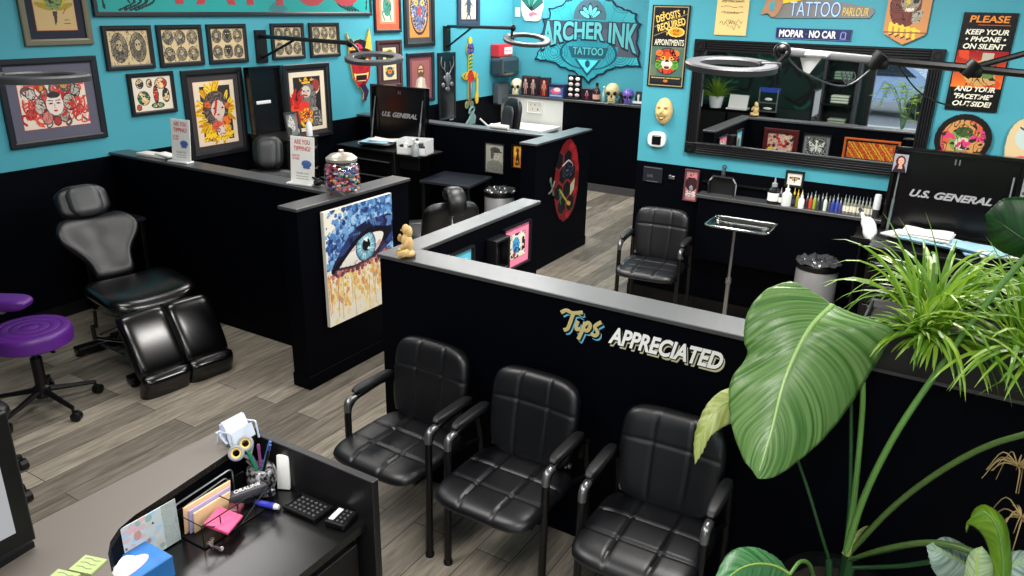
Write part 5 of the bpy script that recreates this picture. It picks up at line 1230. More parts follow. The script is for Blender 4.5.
# ---------------------------------------------------------------- tool chests with raised lids
def tool_cart(name, label, loc, rz, w, d, h, lid_h, text=True, drawers=5, lean=.05, side_shelf=False, struts=True):
    """rolling chest: body, drawers with handles, casters, raised lid on two struts. local front = -y, lid at the back"""
    t = thing(name, label, 'tool chest', loc, rz)
    mb = MB(); mb.box((0, 0, h / 2 + .05), (w, d, h - .1), bev=.008); obj('body', mb, M_bmetal, t, .3)
    mb = MB(); mb.box((0, -.01, h + .005), (w + .01, d + .03, .02), bev=.004); obj('tray_top', mb, M_bplastic, t, .3)
    if side_shelf: mb = MB(); mb.box((w / 2 + .14, -.06, h - .02), (.27, .40, .025), bev=.005); mb.box((w / 2 + .14, -.22, h - .09), (.24, .012, .12)); obj('side_shelf', mb, M_bplastic, t, .3)
    hh = (h - .22) / drawers
    for k in range(drawers):
        mb = MB(); mb.box((0, -d / 2 - .006, .14 + hh * (k + .5)), (w - .04, .016, hh - .012), bev=.003); dr = obj('drawer', mb, M_gloss, t, .3)
        mb = MB(); mb.box((0, -d / 2 - .022, .14 + hh * (k + .9)), (w - .1, .018, .012), bev=.004); obj('handle', mb, M_gplastic, dr, .3)
    for sx in (-1, 1):
        for sy in (-1, 1): mb = MB(); mb.lathe([(.05, -.018), (.05, .018)], 16, (sx * (w / 2 - .06), sy * (d / 2 - .06), .05), Matrix.Rotation(PI / 2, 3, 'Y')); obj('caster', mb, M_bplastic, t)
    mb = MB(); mb.M = Tr(0, d / 2 - .02, h + .015) @ Rx(-lean); mb.box((0, 0, lid_h / 2), (w, .035, lid_h), bev=.006); mb.box((0, -.03, lid_h - .012), (w, .06, .024), bev=.004)
    for sx in (-1, 1): mb.box((sx * (w / 2 - .012), -.03, lid_h / 2), (.024, .06, lid_h), bev=.004)
    lid = obj('lid', mb, M_gloss, t, .3)
    if text:
        mb = MB(); mb.M = Tr(0, d / 2 - .02, h + .015) @ Rx(-lean); letters(mb, 'U.S. GENERAL', w * .64, .05, 0, lid_h * .47, .35, .04, .003, -.019); obj('lettering', mb, mat('silver_lettering', (150, 150, 152), .35), lid, 0)
        mb = MB(); mb.M = mb.M @ Tr(0, d / 2 - .02, h + .015) @ Rx(-lean)
        for sx in (-.012, .012): mb.box((sx, -.02, lid_h * .88), (.008, .004, .035))
        obj('latch', mb, M_steel, lid)
    for sx in (-1, 1) if struts else ():
        mb = MB(); a = Vector((sx * (w / 2 - .05), d / 2 - .12, h + .01)); b = Tr(0, d / 2 - .02, h + .015) @ Rx(-lean) @ Vector((sx * (w / 2 - .05), -.03, lid_h * .78)); mb.tube([a, a + (b - a) * .5], .010, 8); mb.tube([a + (b - a) * .5, b], .006, 8); obj('gas_strut', mb, M_steel, t)
    if not struts: mb = MB(); mb.M = Tr(0, d / 2 - .02, h + .015) @ Rx(-lean); mb.box((-.03, -.022, lid_h * .47), (.17, .006, .03), bev=.002); obj('white_strip', mb, M_white, lid)
    return t
tool_cart('tool_chest', 'black tool chest with its lid raised under the round plaque', (-.10, 5.49, 0), 0.0, .75, .54, .95, .555)
tool_cart('tool_chest', 'black tool chest with raised lid beside the paper towels in the middle booth', (-5.17, 6.06, 0), 0.0, .72, .56, .98, .55, side_shelf=True)
tool_cart('tool_chest', 'black tool chest against the teal wall between two tall framed prints', (-5.52, 5.07, 0), RZ_LEFT, .38, .46, 1.16, .60, text=False, struts=False)
def papers(label, c, z, seed, cols, n=4, name='paper_towels'):
    t = thing(name, label, 'paper', (c[0], c[1], z)); rg = random.Random(seed)
    for k in range(n):
        mb = MB(); w, d = rg.uniform(.24, .36), rg.uniform(.18, .26); x, y, a = rg.uniform(-.1, .1), rg.uniform(-.06, .06), rg.uniform(-.5, .5); ph = rg.random() * 6
        mb.M = Tr(x, y, .003 + .011 * k) @ Rz(a)
        mb.grid(lambda u, v: ((u - .5) * w, (v - .5) * d, .006 + .008 * math.sin(5 * u + ph) * math.sin(4 * v)), 12, 10); mb.grid(lambda u, v: ((.5 - u) * w, (v - .5) * d, -.001 + .008 * math.sin(5 * (1 - u) + ph) * math.sin(4 * v)), 12, 10)
        obj('sheet', mb, cols[k % len(cols)], t)
    return t
M_blue = mat('pale_blue_tissue', (150, 190, 206), .8)
def cart_items():
    z2 = .998
    papers('folded blue and white towels on the middle tool chest', (-5.16, 5.96), z2 + .012, 3, [M_paper, M_blue, M_paper, M_blue], 5)
    t = thing('supply_caddy', 'white open caddy packed with small black and white items on the middle tool chest', 'caddy', (-4.67, 5.93, .973), .25)
    mb = MB(); mb.box((0, 0, .006), (.3, .2, .012)); 
    for s in (-1, 1): mb.box((s * .147, 0, .07), (.006, .2, .14)); 
    mb.box((0, .097, .07), (.3, .006, .14)); mb.box((0, -.097, .035), (.3, .006, .07)); obj('tray', mb, M_white, t)
    rg = random.Random(4)
    for k in range(7): mb = MB(); hh = rg.uniform(.06, .13); mb.box((-.115 + .038 * k, rg.uniform(-.06, .05), .012 + hh / 2), (.03, .06, hh), bev=.004); obj('packet', mb, [M_bplastic, M_white, M_gplastic][k % 3], t)
    t = thing('pump_bottle', 'clear pump bottle at the right edge of the middle tool chest', 'bottle', (-4.585, 5.82, .973), 0)
    mb = MB(); mb.lathe([(0, 0), (.035, 0), (.037, .01), (.037, .09), (.014, .12), (.014, .13), (0, .13)], 16); obj('body', mb, MATS['clear_plastic'], t); mb = MB(); mb.tube(fillet([(0, 0, .13), (0, 0, .165), (0, -.05, .16)], .01), .008, 8); mb.lathe([(.018, .128), (.018, .142)], 12); obj('pump', mb, M_white, t)
    z3 = .967
    papers('crumpled white towels on the tool chest behind the spider plant', (-.2, 5.46), z3 + .012, 9, [M_paper, M_paper, M_blue], 5)
    papers('pale blue sheets on the front of the tool chest behind the spider plant', (.12, 5.36), z3 + .012, 5, [M_blue, M_paper], 3)
    t = thing('wrapped_bottle', 'crumpled white wrapped bottle lying at the tool chest corner', 'bottle', (-.56, 5.60, 1.0), .5)
    mb = MB(); mb.tube(spline([(0, -.12, -.08), (.01, -.04, .0), (0, .04, .03), (.01, .11, .05)], 16), [.01, .03, .042, .046, .044, .045, .043, .044, .04, .03, .02, .016, .014, .012, .012, .012, .011], 12); obj('wrap', mb, M_white, t); mb = MB(); mb.tube([(.01, .11, .05), (.012, .16, .065)], .013, 8); obj('neck', mb, M_gplastic, t)
    mbt = MB()
    t2 = thing('side_tray', 'small black side tray fixed between the ledge and the tool chest', 'tray', (-.56, 5.58, .905)); mb = MB(); mb.box((0, 0, 0), (.12, .3, .02), bev=.004); mb.box((0, -.145, .02), (.12, .01, .04)); mb.box((0, .145, .02), (.12, .01, .04)); obj('tray_body', mb, M_bmetal, t2); mb = MB(); mb.tube([(0, 0, -.01), (0, 0, -.89)], .015, 8); mb.lathe([(.10, -.905), (.10, -.89), (.03, -.88)], 16); obj('post', mb, M_bmetal, t2)
    # things on the lid
    t = thing('snapshot', 'small colour snapshot stuck on the corner of the right tool chest lid', 'photo', (-.425, 5.685, 1.42)); c = art_womanphoto(.7, 40); paint_obj('print', c, .085, .12, t, 0, 0, 0, .003, M_artgloss)
    t = thing('sticker_sheet', 'pale sheet of grey stickers at the right edge of the raised lid', 'sheet', (.31, 5.80, 1.36)); c = Cv(.5, 40, (196, 196, 190))
    for k in range(4): c.ell(.24, .14 + .24 * k, .12, .07, (90, 92, 96))
    paint_obj('print', c, .09, .18, t, 0, 0, 0, .004)
    mb = MB(); mb.box((0, .012, -.13), (.02, .012, .5)); obj('backing_strip', mb, M_bmetal, t)
    t = thing('statue_photo', 'grey framed photo of a pale statue leaning on the tool chest by the wall', 'picture', (-5.33, 5.0, 1.187), RZ_LEFT); mb = MB(); mb.M = Rx(-.15); frame_bars(mb, .17, .22, .015, 0, -.016); mb.M = Rx(-.15)
    mb.v = [(x, y, z + .11) for x, y, z in mb.v]; obj('frame', mb, M_gplastic, t, .3); c = art_plain((120, 122, 122), [(.5, .45, .2, .34, (206, 204, 196)), (.5, .8, .11, .12, (214, 212, 204)), (.2, .2, .2, .2, (70, 72, 74))], 2)(.7, 40)
    o = paint_obj('print', c, .14, .19, t, 0, .11, -.004, .003); o.rotation_euler = (-.15, 0, 0)
    t = thing('wash_bottle', 'small white wash bottle beside the statue photo', 'bottle', (-5.30, 5.17, 1.177)); mb = MB(); mb.lathe([(0, 0), (.03, 0), (.03, .1), (.012, .13), (0, .13)], 14); obj('body', mb, M_white, t); mb = MB(); mb.tube(fillet([(0, 0, .13), (0, 0, .16), (.05, -.02, .16)], .015), .006, 6); obj('spout', mb, M_white, t)
cart_items()

# ---------------------------------------------------------------- counter-top things on the long half wall
CZ = 1.2015
def cap_things():
    def tip_sign(label, x, y, a):
        t = thing('table_sign', label, 'sign', (x, y, CZ), a)
        mb = MB(); mb.box((0, 0, .006), (.2, .07, .012), bev=.003); obj('foot', mb, M_white, t, .3)
        mb = MB(); mb.M = Tr(0, .012, .012) @ Rx(-.1); mb.box((0, 0, .15), (.19, .006, .30), bev=.002); pl = obj('panel', mb, M_paper, t, .3)
        mb = MB(); mb.M = Tr(0, .012, .012) @ Rx(-.1); letters(mb, 'ARE YOU', .125, .03, 0, .265, 0, .015, .001, -.003); letters(mb, 'TIPPING?', .135, .03, 0, .222, 0, .015, .001, -.003); obj('headline', mb, mat('red_ink', (200, 60, 66), .6), pl, 0)
        mb = MB(); mb.M = Tr(0, .012, .012) @ Rx(-.1); letters(mb, 'LEAVE ONE', .06, .014, -.05, .175, 0, 0, .001, -.003); letters(mb, 'OF THESE', .055, .014, -.05, .155, 0, 0, .001, -.003); obj('small_print', mb, MATS['red_ink'], pl, 0)
        mb = MB(); mb.M = Tr(0, .012, .012) @ Rx(-.1); mb.ell((.035, -.004, .125), (.04, .004, .024)); mb.box((.035, -.005, .105), (.05, .004, .02)); obj('blue_cartoon', mb, mat('blue_ink', (70, 100, 160), .6), pl)
        mb = MB(); mb.M = Tr(0, .012, .012) @ Rx(-.1); letters(mb, 'THANK YOU', .1, .012, 0, .06, 0, 0, .001, -.003)
        for k in range(2): mb.box((0, -.0035, .04 - .016 * k), (.1, .001, .003))
        obj('footer', mb, mat('grey_ink', (120, 120, 124), .6), pl, 0)
    tip_sign('white table sign nearest the left wall on the long half wall', -5.06, 3.62, .10)
    tip_sign('white table sign with red heading beside the candy jar', -3.81, 3.615, .15)
    t = thing('folded_papers', 'loose white papers lying on the far left of the long half wall', 'paper', (-5.4, 3.65, CZ)); mb = MB(); mb.box((0, 0, .012), (.3, .1, .024), bev=.004, R=Matrix.Rotation(.1, 3, 'Z')); mb.box((.14, .0, .03), (.2, .09, .01), bev=.003, R=Matrix.Rotation(-.15, 3, 'Z')); obj('stack', mb, M_paper, t)
    t = thing('candy_jar', 'round glass jar of bright wrapped sweets with a steel lid', 'jar', (-3.425, 3.60, CZ))
    R_ = .115; prof = [(0, .004), (R_ * .86, .004), (R_ * .97, .02), (R_ * 1.0, .05), (R_ * 1.0, .15), (R_ * .93, .185), (R_ * .78, .20), (R_ * .78, .215)]
    mb = MB(); mb.lathe(prof, 40); mb.lathe([(r * .97, z) for r, z in prof[1:]], 40); obj('glass_body', mb, mat_glass('jar_glass', .10), t)
    mb = MB(); mb.lathe([(R_ * .84, .208), (R_ * .86, .225), (R_ * .6, .248), (R_ * .2, .256), (.014, .262), (.018, .275), (0, .28)], 36); obj('lid', mb, mat('satin_lid', (196, 190, 176), .3, metal=.6), t)
    rg = random.Random(7); pal = [(214, 60, 84), (232, 120, 130), (60, 160, 160), (230, 230, 226), (60, 60, 70), (226, 150, 60), (80, 110, 180), (150, 60, 130)]
    groups = [MB() for _ in pal]
    for k in range(330):
        a = rg.random() * 6.283; z = .018 + .165 * rg.random(); rr = R_ * .86 * (math.sqrt(rg.random()) if rg.random() < .35 else 1.0) * (.92 if z < .16 else .85); q = Matrix.Rotation(rg.random() * 3, 3, 'Z') @ Matrix.Rotation(rg.random() * 3, 3, 'X')
        groups[k % len(pal)].box((rr * math.cos(a), rr * math.sin(a), z), (.03, .014, .012), R=q, bev=.004)
    allm = MB(); mats = []
    for i, g in enumerate(groups): allm.mi = i; allm.add(g.v, g.f); mats.append(mat('sweet_wrapper_%d' % i, pal[i], .3))
    o = obj('sweets', allm, mats, t, .4); o['kind'] = 'stuff'
    t = thing('coiled_cable', 'tangle of thin black cable between the table sign and the jar', 'cable', (-3.64, 3.64, CZ)); mb = MB(); rg = random.Random(3)
    pts = [(.09 * math.cos(k * .9) * rg.uniform(.5, 1.1), .035 * math.sin(k * .9) * rg.uniform(.6, 1), .012 + .045 * abs(math.sin(k * .7))) for k in range(16)]
    mb.tube(spline(pts, 90), .006, 6); mb.box((-.05, 0, .02), (.05, .03, .03), bev=.006); obj('cable', mb, M_bplastic, t)
    # seated figurine
    t = thing('seated_figurine', 'small cream seated monk figurine on the corner of the half wall', 'figurine', (-2.262, 2.79, CZ), -.75)
    M_c = mat('carved_cream_resin', (204, 170, 112), .5, vary=.25, bscale=40, bump=.3)
    mb = MB(); mb.ell((0, .005, .062), (.036, .03, .05)); mb.ell((0, -.006, .085), (.032, .025, .03)); mb.ell((0, -.004, .138), (.0205, .021, .026)); mb.ell((0, .012, .125), (.027, .02, .03)); mb.tube([(0, 0, .1), (0, -.002, .125)], .014, 10)
    mb.tube(spline([(-.034, 0, .1), (-.046, -.012, .075), (-.026, -.036, .085), (-.006, -.034, .11)], 10), [.013, .013, .012, .012, .012, .011, .011, .010, .010, .009, .008], 8); mb.tube(spline([(.034, 0, .1), (.044, -.012, .07), (.028, -.034, .055)], 8), .012, 8)
    mb.tube(spline([(-.02, .0, .03), (-.044, -.02, .026), (-.01, -.044, .02)], 8), .018, 8); mb.tube(spline([(.02, .0, .03), (.046, -.02, .03), (.02, -.042, .018)], 8), .019, 8); mb.ell((0, 0, .02), (.05, .042, .024))
    mb.v = [(x * .84, y * .9, z * 1.0) for x, y, z in mb.v]; obj('body', mb, M_c, t)
    mb = MB(); mb.lathe([(0, 0), (.040, 0), (.044, .012), (0, .013)], 18); obj('base', mb, mat('dark_brown_base', (70, 50, 34), .5), t)
    mb = MB()
    for s in (-1, 1): mb.ell((s * .007, -.0235, .142), (.003, .002, .002))
    mb.box((0, -.0245, .128), (.009, .002, .002)); obj('face_carving', mb, MATS['dark_brown_base'], t); mb = MB(); mb.ell((0, -.0255, .136), (.0035, .004, .005)); obj('nose', mb, M_c, t)
cap_things()

# eye canvas, hexagon painting, pictures on the half walls
def canvas_things():
    w, h = .645, .76; t = thing('eye_canvas', 'tall canvas painted with a blue eye dripping orange and yellow', 'painting', (-3.357, 3.637, .765), RZ_LEFT)
    mb = MB(); mb.box((0, -.013, 0), (w, .026, h), bev=.002); obj('stretcher', mb, mat('raw_canvas', (222, 218, 208), .8), t, .3)
    c = art_eye(w / h, 170); paint_obj('painted_face', c, w - .004, h - .004, t, y=-.0262, thick=.001)
    w, h = .56, .80; t = thing('hexagon_painting', 'red oval painting of dark hexagons on the black wall end', 'painting', (-3.342, 6.54, .765), RZ_LEFT); c = art_hex(w / h, 150); paint_obj('painted_face', c, w, h, t, y=-.001, thick=.004)
    mb = MB(); X = .0
    mb.tube(spline([(-.30, -.006, .05), (-.27, -.008, -.02), (-.24, -.006, -.09)], 8), .008, 6); mb.tube(spline([(-.22, -.006, .04), (-.28, -.008, -.04), (-.33, -.006, -.06)], 8), .008, 6); mb.ell((-.3, -.006, .06), (.02, .006, .03)); obj('grey_claw', mb, mat('grey_green_paint', (90, 100, 86), .6), t)
    XI = -2.298
    FR('small framed print with a sky blue mat on the inside of the half wall', 'X', 3.13, 3.40, .80, 1.105, art_plain((206, 206, 200), [(.5, .5, .3, .36, (120, 122, 120))], 4), x=XI, fw=.014, mats=[(.05, (92, 190, 214))], n=44)
    FR('deep black shadow box with a pale carved figure inside', 'X', 3.545, 3.70, .90, 1.095, art_plain((20, 20, 22), [(.5, .5, .2, .36, (150, 150, 146)), (.5, .8, .12, .1, (190, 190, 186))], 2), x=XI, fw=.018, depth=.07, n=44)
    FR('pink matted print of a blue beast on the inside of the half wall', 'X', 3.715, 4.03, .845, 1.115, art_pinkbeast, x=XI, fw=.01, mats=[(.05, (236, 128, 160))], n=70)
    yb = 6.418
    FR('grey photograph of a person in a cap on the middle booth wall', 'F', -4.17, -3.95, .775, 1.07, art_soldier, y=yb, fw=.006, n=70)
    FR('small orange card on the black wall of the middle booth', 'F', -3.86, -3.74, .86, 1.08, art_tickets, y=yb, fw=.006, n=50)
    FR('small square print on the white panel behind the far chair', 'F', -5.40, -5.17, .96, 1.11, art_plain((200, 196, 186), [(.2, .7, .07, .08, (180, 150, 140)), (.5, .7, .07, .08, (150, 120, 110)), (.8, .7, .07, .08, (190, 160, 140)), (.35, .3, .07, .08, (150, 130, 120)), (.7, .3, .08, .08, (60, 60, 60))], 6, False), y=9.357, fw=.004, fcol=M_paper, n=40)
    # seen only in the mirror
    yk = 2.923
    FR('dark red framed print of red flowers on the back of the half wall', 'B', -2.10, -1.72, .80, 1.11, art_redflowers, y=yk, fw=.05, fcol=mat('oxblood_frame', (74, 22, 22), .35), n=60)
    FR('grey matted print of a white moth on the back of the half wall', 'B', -1.67, -1.38, .82, 1.09, art_moth, y=yk, fw=.012, mats=[(.03, (120, 120, 122))], n=60)
    FR('wide orange framed red and yellow print on the back of the half wall', 'B', -1.25, -.70, .84, 1.09, art_redmaze, y=yk, fw=.022, fcol=mat('copper_frame', (190, 90, 40), .35), mats=[(.02, (40, 14, 14))], n=60)
canvas_things()

# painted lettering on the half wall
def tips_text():
    t = thing('tips_lettering', 'hand painted cream and white lettering asking for tips on the black half wall', 'lettering', (-1.03, 2.7615, 1.068))
    k = 1.0
    def stroke(mb, pts, r, dy): mb.tube(spline([(x, -dy, z) for x, z in pts], 14), r, 8, flat=(1, 1) if 0 else None)
    sc = .19 / 1.9
    S_T = [[(-.05, .62), (.2, .78), (.5, .72), (.98, .86)], [(.55, .74), (.42, .3), (.3, -.05), (.12, -.16)]]
    S_i = [[(.78, .42), (.7, .15), (.74, .02), (.92, .1)], [(.86, .66), (.87, .69)]]
    S_p = [[(1.12, .44), (1.02, .1), (.88, -.3), (.82, -.42)], [(1.08, .3), (1.26, .46), (1.36, .32), (1.24, .08), (1.06, .08)]]
    S_s = [[(1.78, .56), (1.6, .4), (1.58, .28), (1.72, .12), (1.62, -.06), (1.4, -.02)], [(1.78, .56), (1.86, .62)]]
    def build(nm, off, m, r, y):
        mb = MB()
        for st in S_T + S_i + S_p + S_s:
            P = spline([((x) * sc - .365 + off[0], 0, (z - .2) * sc + .008 + off[1]) for x, z in st], 14)
            # flat ribbon, painted on
            mb.tube([Vector((p.x, y, p.z)) for p in P], r, 8)
        mb.v = [(x, y + (yy - y) * .12, z) for x, yy, z in mb.v]
        obj(nm, mb, m, t, 0)
    M_cr = mat('tan_sign_paint', (190, 176, 120), .5); M_bl = mat('sky_sign_paint', (96, 180, 214), .5); M_bk = mat('black_sign_paint', (5, 5, 7), .5)
    build('script_shadow', (.010, -.013), M_bl, .0095, -.001); build('script_keyline', (.004, -.005), M_bk, .0115, -.0022); build('script', (0, 0), M_cr, .0085, -.0035)
    for nm, off, m, bold, y in (('capitals_shadow', (.008, -.013), mat('khaki_sign_paint', (190, 188, 150),   .5), .045, -.001), ('capitals_keyline', (.003, -.005), M_bk, .065, -.002), ('capitals', (0, 0), mat('white_sign_paint', (240, 240, 238), .5), .032, -.003)):
        mb = MB(); letters(mb, 'APPRECIATED', .485, .078, .10 + off[0], .004 + off[1], .3, bold, .0012, y); obj(nm, mb, m, t, 0)
    
tips_text()
# ---------------------------------------------------------------- padded guest chairs
def guest_chair(label, loc, rz, group):
    """front is -y; seat 0.46 high"""
    t = thing('guest_chair', label, 'chair', loc, rz, group)
    mb = MB(); mb.M = Tr(0, -.05, .445); cushion(mb, .475, .48, .036, .032, .3, (-.36, .36), (-.34, .28), .009, .007, bend=lambda p: Vector((p.x, p.y, p.z - .02 * max(0, (-p.y - .14) / .1) ** 2 * .5)), n=84, pw=9); obj('seat', mb, M_leather, t, 1.2)
    mb = MB(); mb.M = Tr(0, .205, .66) @ Rx(PI / 2 - .17)
    cushion(mb, .43, .42, .045, .032, .34, (-.36, .36), (.34,), .007, .0065, wf=lambda v: 1.0 - .06 * max(0, -v), bend=lambda p: Vector((p.x, p.y, p.z + .5 * p.x * p.x)), n=76, pw=9); obj('backrest', mb, M_leather, t, 1.2)
    for s in (-1, 1):
        mb = MB(); path = fillet([(s * .237, -.135, 0), (s * .237, -.13, .635), (s * .237, .13, .655), (s * .23, .235, .60), (s * .20, .262, .50)], .075, 6); mb.tube(path, .0165, 10, flat=(1, 1.0)); obj('arm_frame', mb, M_bmetal, t)
        mb = MB(); mb.M = Tr(s * .237, .045, .668); cushion(mb, .052, .27, .018, .012, .6, n=14, pw=6); obj('armrest', mb, mat('black_arm_pad', (20, 21, 23), .5), t, 1.2)
        mb = MB(); mb.tube(fillet([(s * .235, .235, .60), (s * .235, .27, .42), (s * .235, .30, 0)], .05), .0155, 10); obj('leg', mb, M_bmetal, t)
        mb = MB(); mb.lathe([(.021, 0), (.021, .016), (.0175, .024)], 12, (s * .237, -.135, 0)); obj('foot_cap', mb, M_bplastic, t)
        mb = MB(); mb.tube([(s * .237, -.132, .40), (s * .20, -.13, .40)], .010, 8); mb.tube([(s * .235, .272, .41), (s * .2, .17, .41)], .010, 8); mb.tube([(s * .2, -.19, .4), (s * .2, .17, .41)], .012, 8); obj('seat_rail', mb, M_bmetal, t)
        # highlight on the arm bend, put in as a paler metal sleeve
        mb = MB(); P = fillet([(s * .237, -.1305, .585), (s * .237, -.13, .635), (s * .237, -.08, .6385)], .045, 6); mb.tube(P, .0172, 10); obj('arm_bend', mb, mat('bend_highlight_metal', (120, 121, 122), .3, metal=.8), t)
        mb = MB(); mb.box((s * .185, .17, .495), (.03, .02, .022), bev=.004); mb.lathe([(.007, 0), (.007, .012)], 8, (s * .185, .158, .497), Matrix.Rotation(PI / 2, 3, 'X')); obj('back_bolt', mb, M_steel, t)
    return t
GC = 'padded black guest chairs'
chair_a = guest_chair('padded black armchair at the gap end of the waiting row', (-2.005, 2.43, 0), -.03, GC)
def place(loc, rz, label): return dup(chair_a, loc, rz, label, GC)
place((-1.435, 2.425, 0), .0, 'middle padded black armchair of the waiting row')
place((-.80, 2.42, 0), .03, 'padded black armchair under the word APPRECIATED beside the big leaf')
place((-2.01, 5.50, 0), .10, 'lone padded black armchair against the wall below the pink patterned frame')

# ---------------------------------------------------------------- the large tattoo chair, front +x
def tattoo_bed():
    t = thing('tattoo_chair', 'large black reclining tattoo chair with a split leg rest', 'chair', (-4.62, 2.86, 0), math.radians(-8))
    def P(mb, M, *a, **k): mb.M = M; cushion(mb, *a, **k); mb.M = Matrix()
    # seat: saddle with raised sides
    mb = MB(); P(mb, Tr(.03, 0, .505) @ Ry(.05), .54, .60, .06, .06, .4, (), (), n=34, pw=6, bend=lambda p: Vector((p.x, p.y, p.z + .35 * p.y * p.y - .25 * max(0, p.x) ** 2))); obj('seat', mb, M_gloss, t, 1.2)
    # back: shield shape leaning away
    wf = lambda v: .50 + .50 * (1 / (1 + math.exp(-(v + .05) * 5.5))) - .17 * max(0, (v - .45) / .55) ** 1.5
    mb = MB(); M = Tr(-.30, 0, .535) @ Ry(-.68) @ Tr(0, 0, .235) @ Matrix(((0, 0, 1, 0), (1, 0, 0, 0), (0, 1, 0, 0), (0, 0, 0, 1)))
    P(mb, M, .56, .48, .05, .03, .25, (), (), wf=wf, n=44, pw=7, bend=lambda p: Vector((p.x, p.y, p.z + .9 * p.x * p.x - .02 * math.exp(-(p.x / .14) ** 2 - ((p.y - .04) / .13) ** 2)))); obj('backrest', mb, M_leather, t, 1.2)
    mb = MB(); mb.M = M; mb.prism([(-.08, -.3), (.08, -.3), (.06, .36), (-.06, .36)], -.05, -.03); mb.v = mb.v; mb.M = Matrix(); 
    mb = MB(); M2 = Tr(-.30, 0, .535) @ Ry(-.68)
    mb.M = M2; mb.box((-.035, 0, .2), (.03, .14, .5), bev=.008); mb.box((-.03, 0, .46), (.02, .08, .16), bev=.005); mb.M = Matrix(); obj('back_frame', mb, M_bmetal, t, .3)
    # headrest
    mb = MB(); M3 = Tr(-.30, 0, .535) @ Ry(-.68) @ Tr(.02, 0, .585) @ Ry(.25) @ Matrix(((0, 0, 1, 0), (1, 0, 0, 0), (0, 1, 0, 0), (0, 0, 0, 1)))
    P(mb, M3, .36, .24, .05, .05, .7, n=26, pw=5); hd = obj('headrest', mb, M_leather, t, 1.2)
    mb = MB(); P(mb, M3 @ Tr(0, 0, .035), .23, .225, .05, .01, .85, n=24, pw=6); obj('headrest_pad', mb, mat('grey_black_vinyl', (54, 55, 58), .4), hd, 1.2)
    # leg rest: two long panels and two kicked-out foot ends
    for s in (-1, 1):
        mb = MB(); P(mb, Tr(.29, s * .152, .475) @ Ry(1.03) @ Tr(.21, 0, .0), .44, .316, .05, .03, .15, n=30, pw=8, bend=lambda p: Vector((p.x, p.y, p.z + .02 * math.cos(p.x / .25 * 1.4)))); lp = obj('leg_panel', mb, M_gloss, t, 1.2)
        mb = MB(); P(mb, Tr(.505, s * .152, .085) @ Ry(1.95) @ Tr(.035, 0, .03), .24, .316, .06, .05, .2, n=24, pw=6); obj('foot_panel', mb, M_gloss, lp, 1.2)
    mb = MB()
    mb.M = Tr(.30, 0, .46) @ Ry(1.03); mb.box((.22, 0, -.025), (.44, .4, .02), bev=.004); mb.M = Matrix(); obj('leg_frame', mb, M_bmetal, t, .3)
    # base
    mb = MB()
    mb.box((.0, 0, .05), (.92, .10, .06), bev=.008)
    mb.box((-.40, 0, .045), (.09, .62, .05), bev=.01); mb.box((.30, 0, .045), (.09, .56, .05), bev=.01); obj('base', mb, M_bmetal, t, .3)
    mb = MB(); mb.box((.06, 0, .13), (.46, .2, .1), bev=.015)
    for s in (-1, 1):
        mb.tube([(-.2, s * .09, .12), (.16, s * .09, .45)], .022, 8); mb.tube([(.2, s * .09, .12), (-.12, s * .09, .45)], .022, 8)
    mb.box((0, 0, .46), (.5, .34, .04), bev=.008); obj('lift', mb, M_bmetal, t, .3)
    mb = MB(); mb.tube([(-.12, -.26, .21), (.16, -.2, .25)], .011, 8); mb.tube([(-.1, -.25, .17), (.1, -.2, .14)], .009, 8); mb.tube([(-.14, -.23, .22), (.0, -.14, .30)], .008, 8); obj('foot_lever', mb, M_chrome, t)
    mb = MB(); mb.tube([(-.14, -.27, .2), (-.145, -.27, .30)], .014, 8); mb.tube([(-.12, -.25, .4), (-.14, -.25, .28)], .012, 8); obj('hand_lever', mb, M_bplastic, t)
    for x, y in ((-.42, -.28), (-.42, .28), (.31, -.25), (.31, .25)):
        mb = MB(); mb.lathe([(.026, 0), (.026, .012), (.012, .02), (.012, .03)], 12, (x, y, 0)); obj('levelling_foot', mb, M_bplastic, t)
tattoo_bed()

